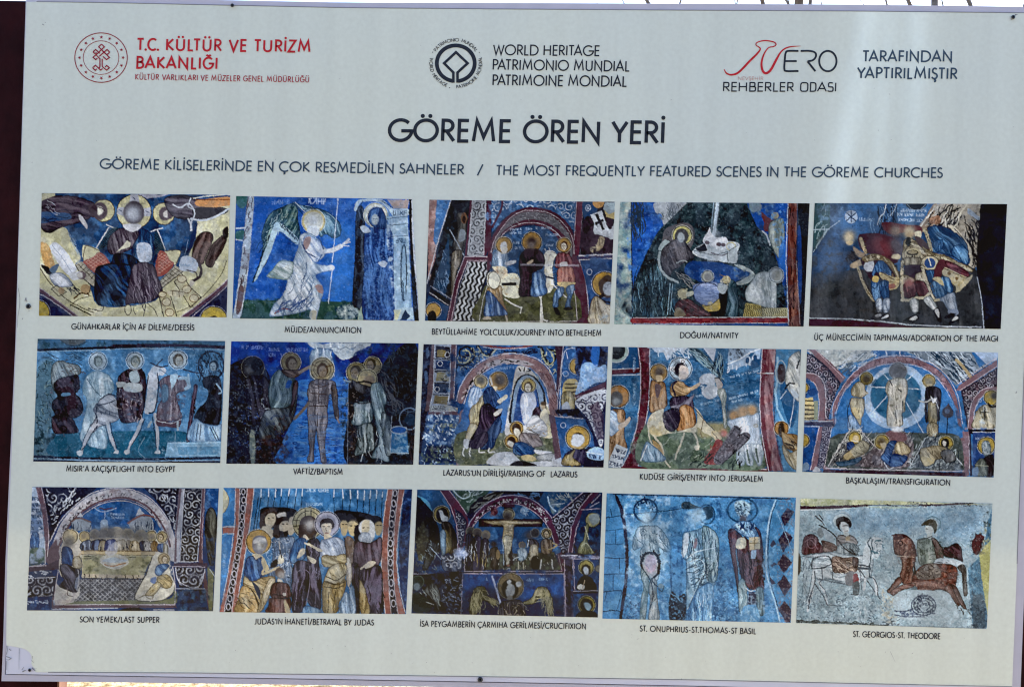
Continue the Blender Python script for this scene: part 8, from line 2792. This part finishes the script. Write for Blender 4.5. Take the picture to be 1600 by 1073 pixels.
# ---------------------------------------------------------------- lettering and emblems
def ink_mat(n, c): return mat(n, c, .25, INK_SPEC, (120, tuple(v * 1.25 + .004 for v in c), .35, .7))
m_black = ink_mat('black_ink', (.014, .020, .032)); m_blue = ink_mat('blue_black_ink', (.030, .058, .095)); m_red = ink_mat('red_ink', (.40, .014, .024)); m_maroon = ink_mat('maroon_ink', (.30, .028, .045)); m_pale = ink_mat('pale_red_ink', (.42, .20, .19)); m_tint = ink_mat('dark_red_ink', (.24, .012, .03))
def line(name, m, *rows, **kw):
    k = Ink()
    for rw in rows: k.text(*rw, **kw)
    return k.build(name, m, sign)
line('title', m_black, ('GÖREME ÖREN YERİ', 605, 219.6, 1038, 223.6, 32.2), wt=.168, gap=.21)
line('subtitle', m_blue, ('GÖREME KİLİSELERİNDE EN ÇOK RESMEDİLEN SAHNELER', 155.2, 263.2, 725.6, 272.4, 14.6), ('/', 744.6, 272.6, 755.4, 272.8, 14.6), wt=.16, gap=.21)
line('subtitle', m_blue, ('THE MOST FREQUENTLY FEATURED SCENES IN THE GÖREME CHURCHES', 774, 273.6, 1473.4, 277.4, 14.6), wt=.16, gap=.21)
CAPS = [('GÜNAHKARLAR İÇİN AF DİLEME/DEESİS', 111.2, 514.2, 303.6, 515.8), ('MÜJDE/ANNUNCIATION', 444.6, 519, 564.2, 520), ('BEYTÜLLAHİME YOLCULUK/JOURNEY INTO BETHLEHEM', 674.7, 522.2, 939.4, 524.4), ('DOĞUM/NATIVITY', 1062.5, 527.7, 1153.8, 528.3), ('ÜÇ MÜNECCİMİN TAPINMASI/ADORATION OF THE MAGI', 1272.2, 530.9, 1559.2, 533.2),
        ("MISIR'A KAÇIŞ/FLIGHT INTO EGYPT", 103.2, 735.8, 274, 737), ('VAFTİZ/BAPTISM', 457.8, 740, 535.2, 741), ("LAZARUS'UN DİRİLİŞİ/RAISING OF  LAZARUS", 692.6, 742.2, 902.2, 745), ('KUDÜSE GİRİŞ/ENTRY INTO JERUSALEM', 999.6, 748.4, 1192, 752), ('BAŞKALAŞIM/TRANSFIGURATION', 1321.8, 754.3, 1484.6, 757.8),
        ('SON YEMEK/LAST SUPPER', 124.2, 971.2, 249.2, 972), ("JUDAS'IN İHANETİ/BETRAYAL BY JUDAS", 397.4, 974.3, 584.4, 976.2), ('İSA PEYGAMBERİN ÇARMIHA GERİLMESİ/CRUCIFIXION', 656.2, 978, 915.4, 982), ('ST. ONUPHRIUS-ST.THOMAS-ST BASIL', 999.2, 985.4, 1181.6, 989.8), ('ST. GEORGIOS-ST. THEODORE', 1332.6, 994, 1469.5, 997.6)]
for c in CAPS: line('caption', m_black, (*c, 8.4), wt=.17, gap=.25)
line('organisation_name', m_red, ('T.C. KÜLTÜR VE TURİZM', 212.4, 78.2, 485.2, 81.4, 17.3), ('BAKANLIĞI', 212.6, 106.4, 339.6, 107.9, 17.2), wt=.182, gap=.26, rw=.8)
line('organisation_name', m_maroon, ('KÜLTÜR VARLIKLARI VE MÜZELER GENEL MÜDÜRLÜĞÜ', 211.2, 124.3, 482.8, 128.7, 8.2), wt=.15, gap=.26, rw=.8)
line('heritage_name', m_black, ('WORLD HERITAGE', 769.8, 85.7, 937.4, 87.4, 15.2), ('PATRIMONIO MUNDIAL', 769.6, 109, 984.3, 111.4, 15.4), ('PATRIMOINE MONDIAL', 769.3, 133.2, 980, 135.3, 15.6), wt=.14, gap=.2)
line('sponsor_note', m_blue, ('TARAFINDAN', 1346.6, 96.2, 1487.5, 96.5, 16), ('YAPTIRILMIŞTIR', 1338.2, 122.2, 1496.6, 123.6, 16.2), wt=.165, gap=.22)
# ministry emblem: two rings, sixteen stars, a knotted tree
k = Ink(); ct = (157.8, 90.4); T = np.linspace(0, 2 * math.pi, 73)
k.stroke([(ct[0] + 41 * math.cos(t), ct[1] + 38.6 * math.sin(t)) for t in T], 1.3); k.stroke([(ct[0] + 27.8 * math.cos(t), ct[1] + 26.2 * math.sin(t)) for t in T], .85)
for i in range(16):
    a = 2 * math.pi * i / 16; sx, sy = ct[0] + .4 + 34 * math.sin(a), ct[1] - 32 * math.cos(a)
    k.lay([(sx + (2.9 if j % 2 == 0 else 1.2) * math.sin(a + math.pi * j / 5), sy - (2.9 if j % 2 == 0 else 1.2) * math.cos(a + math.pi * j / 5)) for j in range(10)], [tuple(range(10))])
z = lambda *p: [(100 + a / 10.73, 40 + b / 10.73) for a, b in p]
for P in (z((627, 315), (676, 360), (540, 490), (486, 535), (530, 575), (560, 550)), z((627, 315), (580, 360), (720, 495)), z((486, 445), (530, 405), (600, 470)), z((486, 445), (520, 475), (545, 455)), z((765, 450), (722, 405), (590, 520)), z((765, 450), (710, 500)), z((650, 520), (712, 575), (762, 538), (700, 480), (640, 425)),
          z((545, 505), (602, 560), (602, 690)), z((640, 560), (640, 690)), z((602, 690), (585, 725)), z((640, 690), (712, 750), (760, 712), (715, 672), (690, 700)), z((480, 712), (527, 668), (612, 750), (645, 725)), z((480, 712), (522, 755), (548, 728))): k.stroke(P, 1.75)
k.build('ministry_emblem', m_tint, sign)
# heritage emblem: ring, open square on a stem, words round it
k = Ink(); ct = (712.1, 99.3); a = np.radians(np.linspace(97.5, 442.5, 70)); k.stroke([(ct[0] + 29.6 * math.cos(t), ct[1] + 27.9 * math.sin(t)) for t in a], 6.0)
z = lambda *p: [(540 + a_ / 2.963, b / 2.963) for a_, b in p]
k.stroke(z((518, 384), (518, 337), (565, 294), (511, 243), (456, 294), (499, 337), (499, 384)), 4.0)
k.ring_text('PATRIMONIO MUNDIAL', ct, 38.6, 5, -57, 58); k.ring_text('WORLD HERITAGE', ct, 38.6, 5, -76 - 1, -159, outward=False); k.ring_text('PATRIMOINE MONDIAL', ct, 38.6, 5, -181.5, -284, outward=False)
for p in ((676, 82), (748.8, 82.2), (702.6, 137.4)): k.disc(p, .8, 8)
k.build('heritage_emblem', m_black, sign)
# guides' chamber emblem
k = Ink(); z = lambda *p: [(1060 + a_ / 2.963, b / 2.963) for a_, b in p]
def curve(P, w): Q = smooth(P, False, 6); k.stroke(Q, np.interp(np.linspace(0, len(P) - 1, len(Q)), range(len(P)), w))
curve(z((211, 322), (224, 341), (248, 347), (280, 335), (330, 284), (366, 248), (379, 226), (360, 210), (366, 197), (402, 189), (442, 196), (452, 208), (440, 217), (418, 222), (397, 250), (385, 292), (390, 328), (406, 340), (428, 324), (452, 280), (478, 238), (512, 219), (566, 214)), [1.2, 2.4, 3, 3.2, 3.4, 3, 2, 1.4, 1.6, 2, 1.8, 1.8, 1.6, 1.6, 2.2, 3.2, 3.6, 3.8, 3.8, 3.6, 2.2, 2, .6])
k.build('guide_emblem', m_red, sign)
k = Ink()
k.stroke(smooth(z((556, 237), (510, 237), (497, 246), (492, 284), (491, 320), (500, 330), (556, 330)), False, 5), 3.1); k.stroke(z((496, 284), (548, 284)), 2.9)
k.stroke(smooth(z((566, 237), (610, 237), (634, 246), (636, 264), (622, 280), (598, 285)), False, 5), 3.0); k.stroke(z((598, 285), (634, 331)), 3.2)
k.stroke([(1060 + (692 + 40 * math.cos(t)) / 2.963, (284 + 47 * math.sin(t)) / 2.963) for t in T], 3.1)
k.build('guide_emblem_letters', m_black, sign)
line('guide_emblem_town', m_pale, ('NEVŞEHİR', 1153, 125.2, 1192.8, 125.3, 5), wt=.12, gap=.24, e=3)
line('guide_emblem_name', m_black, ('REHBERLER ODASI', 1129.2, 142.6, 1306.8, 143.1, 13.4), wt=.15, gap=.2, e=4, rw=.62)
# ---------------------------------------------------------------- the fifteen photos, each a fine sheet coloured point by point
m_photo = bpy.data.materials.new('photo_print'); m_photo.use_nodes = True; t = m_photo.node_tree; b = t.nodes['Principled BSDF']
b.inputs['Roughness'].default_value = .08; b.inputs['Specular IOR Level'].default_value = INK_SPEC
ca = t.nodes.new('ShaderNodeVertexColor'); ca.layer_name = 'print'
nz = t.nodes.new('ShaderNodeTexNoise'); nz.inputs['Scale'].default_value = 260; nz.inputs['Detail'].default_value = 3
mp = t.nodes.new('ShaderNodeMapRange'); mp.inputs[3].default_value = .93; mp.inputs[4].default_value = 1.07
mx = t.nodes.new('ShaderNodeMix'); mx.data_type = 'RGBA'; mx.blend_type = 'MULTIPLY'; mx.inputs[0].default_value = 1
tc = t.nodes.new('ShaderNodeTexCoord'); t.links.new(tc.outputs['Object'], nz.inputs['Vector']); t.links.new(nz.outputs['Fac'], mp.inputs[0])
t.links.new(ca.outputs['Color'], mx.inputs[6]); t.links.new(mp.outputs[0], mx.inputs[7]); t.links.new(mx.outputs[2], b.inputs['Base Color'])
LABELS = ['fresco of a robed figure enthroned in a cream apse', 'fresco of a white winged figure stepping towards a blue robed woman', 'fresco of a rider on a white horse under an arch beside a zigzag band', 'fresco of a reclining figure and white manger on a dark hill', 'fresco of three stooping men in edged cloaks bearing gifts',
          'pale blue fresco of a figure riding a white donkey', 'deep blue fresco of a standing figure in water', 'fresco of a white wrapped figure in an arched tomb', 'fresco of a rider on a white horse before a palm tree', 'fresco of a white figure in a pale blue disc',
          'fresco of diners at a long table under an arch', 'fresco of a crowd with spears round two embracing figures', 'dark fresco of a figure on a cross under an arch', 'bright blue fresco of three standing figures', 'grey blue fresco of riders on a white and a red horse']
NU, NV = 330, 216
def s2l(c): return np.where(c <= .04045, c / 12.92, ((c + .055) / 1.055) ** 2.4)
for i in range(1, 16):
    (ox, oy), q, _ = PICS[i]; im = paint_picture(i)
    u, v = np.meshgrid(np.linspace(0, 1, NU), np.linspace(0, 1, NV)); q = np.array(q)
    P = (q[0] * ((1 - u) * (1 - v))[..., None] + q[1] * (u * (1 - v))[..., None] + q[2] * (u * v)[..., None] + q[3] * ((1 - u) * v)[..., None])
    X = np.clip(P[..., 0] * PX - .5, 0, CW - 1.001); Y = np.clip(P[..., 1] * PX - .5, 0, CH - 1.001); x0 = X.astype(int); y0 = Y.astype(int); fx = (X - x0)[..., None]; fy = (Y - y0)[..., None]
    c = im[y0, x0] * (1 - fx) * (1 - fy) + im[y0, x0 + 1] * fx * (1 - fy) + im[y0 + 1, x0] * (1 - fx) * fy + im[y0 + 1, x0 + 1] * fx * fy
    c = np.clip(s2l(c) * PHOTO_GAIN - PHOTO_BLACK, .0015, .9)
    W = board(ox + P[..., 0] * 2, oy + P[..., 1] * 2, .0008).reshape(-1, 3).astype(np.float32)
    idx = np.arange(NU * NV).reshape(NV, NU); F = np.stack([idx[:-1, :-1], idx[1:, :-1], idx[1:, 1:], idx[:-1, 1:]], -1).reshape(-1, 4)
    me = bpy.data.meshes.new('printed_photo'); me.vertices.add(len(W)); me.vertices.foreach_set('co', W.ravel()); nf = len(F)
    me.loops.add(nf * 4); me.loops.foreach_set('vertex_index', F.ravel().astype(np.int32)); me.polygons.add(nf); me.polygons.foreach_set('loop_start', np.arange(nf, dtype=np.int32) * 4)
    me.update(calc_edges=True); at_ = me.color_attributes.new('print', 'FLOAT_COLOR', 'POINT')
    at_.data.foreach_set('color', np.concatenate([c.reshape(-1, 3), np.ones((NU * NV, 1))], 1).astype(np.float32).ravel())
    me.materials.append(m_photo); o = bpy.data.objects.new('printed_photo', me); COL.objects.link(o); adopt(o, sign); o['label'] = LABELS[i - 1]
# ---------------------------------------------------------------- bare trees beyond the board
m_bark = mat('bark', (.075, .058, .052), .9, .2, (18, (.12, .10, .09), .35, .7), (40, .6, .02))
m_twig = mat('twig', (.085, .07, .068), .9, .2, (30, (.13, .11, .10), .4, .7))
def tree(px, Y, height, rad, seed, label, fork=.35, spread=.5):
    base = at(px, 3.0, Y); base[2] = -.05; r = random.Random(seed); tr = MB(); br = MB()
    t = thing('bare_tree', label, 'tree', tuple(base), 'bare trees beyond the board')
    def limb(p, d, L, rd, depth):
        n = 5; P = [p]; q = p.copy(); dd = d.copy()
        for i in range(n):
            dd = dd + np.array([r.gauss(0, .19), r.gauss(0, .19), r.gauss(.04, .1)]); dd /= np.linalg.norm(dd); q = q + dd * L / n; P.append(q.copy())
        R_ = np.linspace(rd, rd * .55, n + 1); (tr if depth == 0 else br).tube(P, R_, 9 if depth == 0 else (5 if depth < 3 else 3))
        if depth >= 5: return
        for j in range(r.choice([4, 5]) if depth else 7):
            k_ = r.randint(2, n) if depth else r.randint(2, n); a = r.uniform(0, 6.28); s_ = spread * r.uniform(.6, 1.5)
            e_ = P[k_] - P[k_ - 1]; e_ /= np.linalg.norm(e_); nd = e_ + s_ * np.array([math.cos(a), math.sin(a), .25]); nd /= np.linalg.norm(nd)
            limb(P[k_], nd, L * r.uniform(.5, .75), R_[k_] * r.uniform(.28, .5), depth + 1)
    limb(base.copy(), np.array([r.gauss(0, .04), r.gauss(0, .04), 1.0]), height * .5, rad, 0)
    tr.build('trunk', m_bark, t, True); br.build('branches', m_twig, t, True)
for px, Y, h, rd, sd_, lb in TREES: tree(px, Y, h, rd, sd_, lb)
# ---------------------------------------------------------------- unseen things added opposite the sign to shape its reflections
def mirror(px, py, Yc):                   # the point in the plane y = Yc behind the viewer that the board mirrors at this photo pixel
    B = board(px, py); d = B - CL; d[1] = -d[1]; return B + d * ((Yc - B[1]) / d[1])
m_reflector = mat('reflector_white', (.74, .84, .93), .9, .1, (3, (.66, .78, .90), .35, .7))
refl = thing('cloth_reflector', 'added unseen white cloth opposite the board, shaped to mirror in it as pale streaks at upper right', 'reflector', tuple(mirror(1390, 500, REFLECTOR_Y) * (1, 1, 0)))  # unseen reflector, added to throw the glare streaks onto the film
def strip(pts, wd, name='reflector_strip'):
    b = MB(); V = []; n = 9
    for (x, y), w_ in zip(pts, wd):
        for j in range(n):
            s_ = j / (n - 1) - .5; p = mirror(x + s_ * w_, y, REFLECTOR_Y); p[1] += .05 * math.cos(s_ * 9 + y * .01); V.append(p)
    b.add(V, [(i * n + j, i * n + j + 1, (i + 1) * n + j + 1, (i + 1) * n + j) for i in range(len(pts) - 1) for j in range(n - 1)])
    o = b.build(name, m_reflector, refl, True); sm = o.modifiers.new('thick', 'SOLIDIFY'); sm.thickness = .006
for pts, wd in STRIPS: strip(pts, wd)
m_scr = mat('backdrop_timber', (.030, .020, .020), .8, .15, (4, (.05, .034, .03), .35, .7), (20, .4, .02))
scr = thing('dark_backdrop', 'dark timber shelter wall added unseen opposite the board to darken its reflections', 'backdrop', (0, REFLECTOR_Y - 1, 0))  # unseen dark wall, added so the film mirrors little light
b = MB()
for i in range(60): b.box((-6 + i * .2, REFLECTOR_Y - 1.03, 0), (-6 + i * .2 + .19, REFLECTOR_Y - 1, 4.6))
b.build('backdrop_planks', m_scr, scr)
b = MB(); b.box((-6.2, REFLECTOR_Y - 1.6, 4.62), (6.2, REFLECTOR_Y - .9, 4.7)); b.build('backdrop_cap', m_scr, scr)
b = MB(); a0, a1 = mirror(1240, -60, REFLECTOR_Y), mirror(1520, -60, REFLECTOR_Y); b.tube([a0, a1], .025, 8)
for p in (a0, a1): b.tube([(p[0], p[1], 0), p], .035, 8)
b.build('reflector_rail', m_wood, refl, True)  # support added for the reflecting cloth
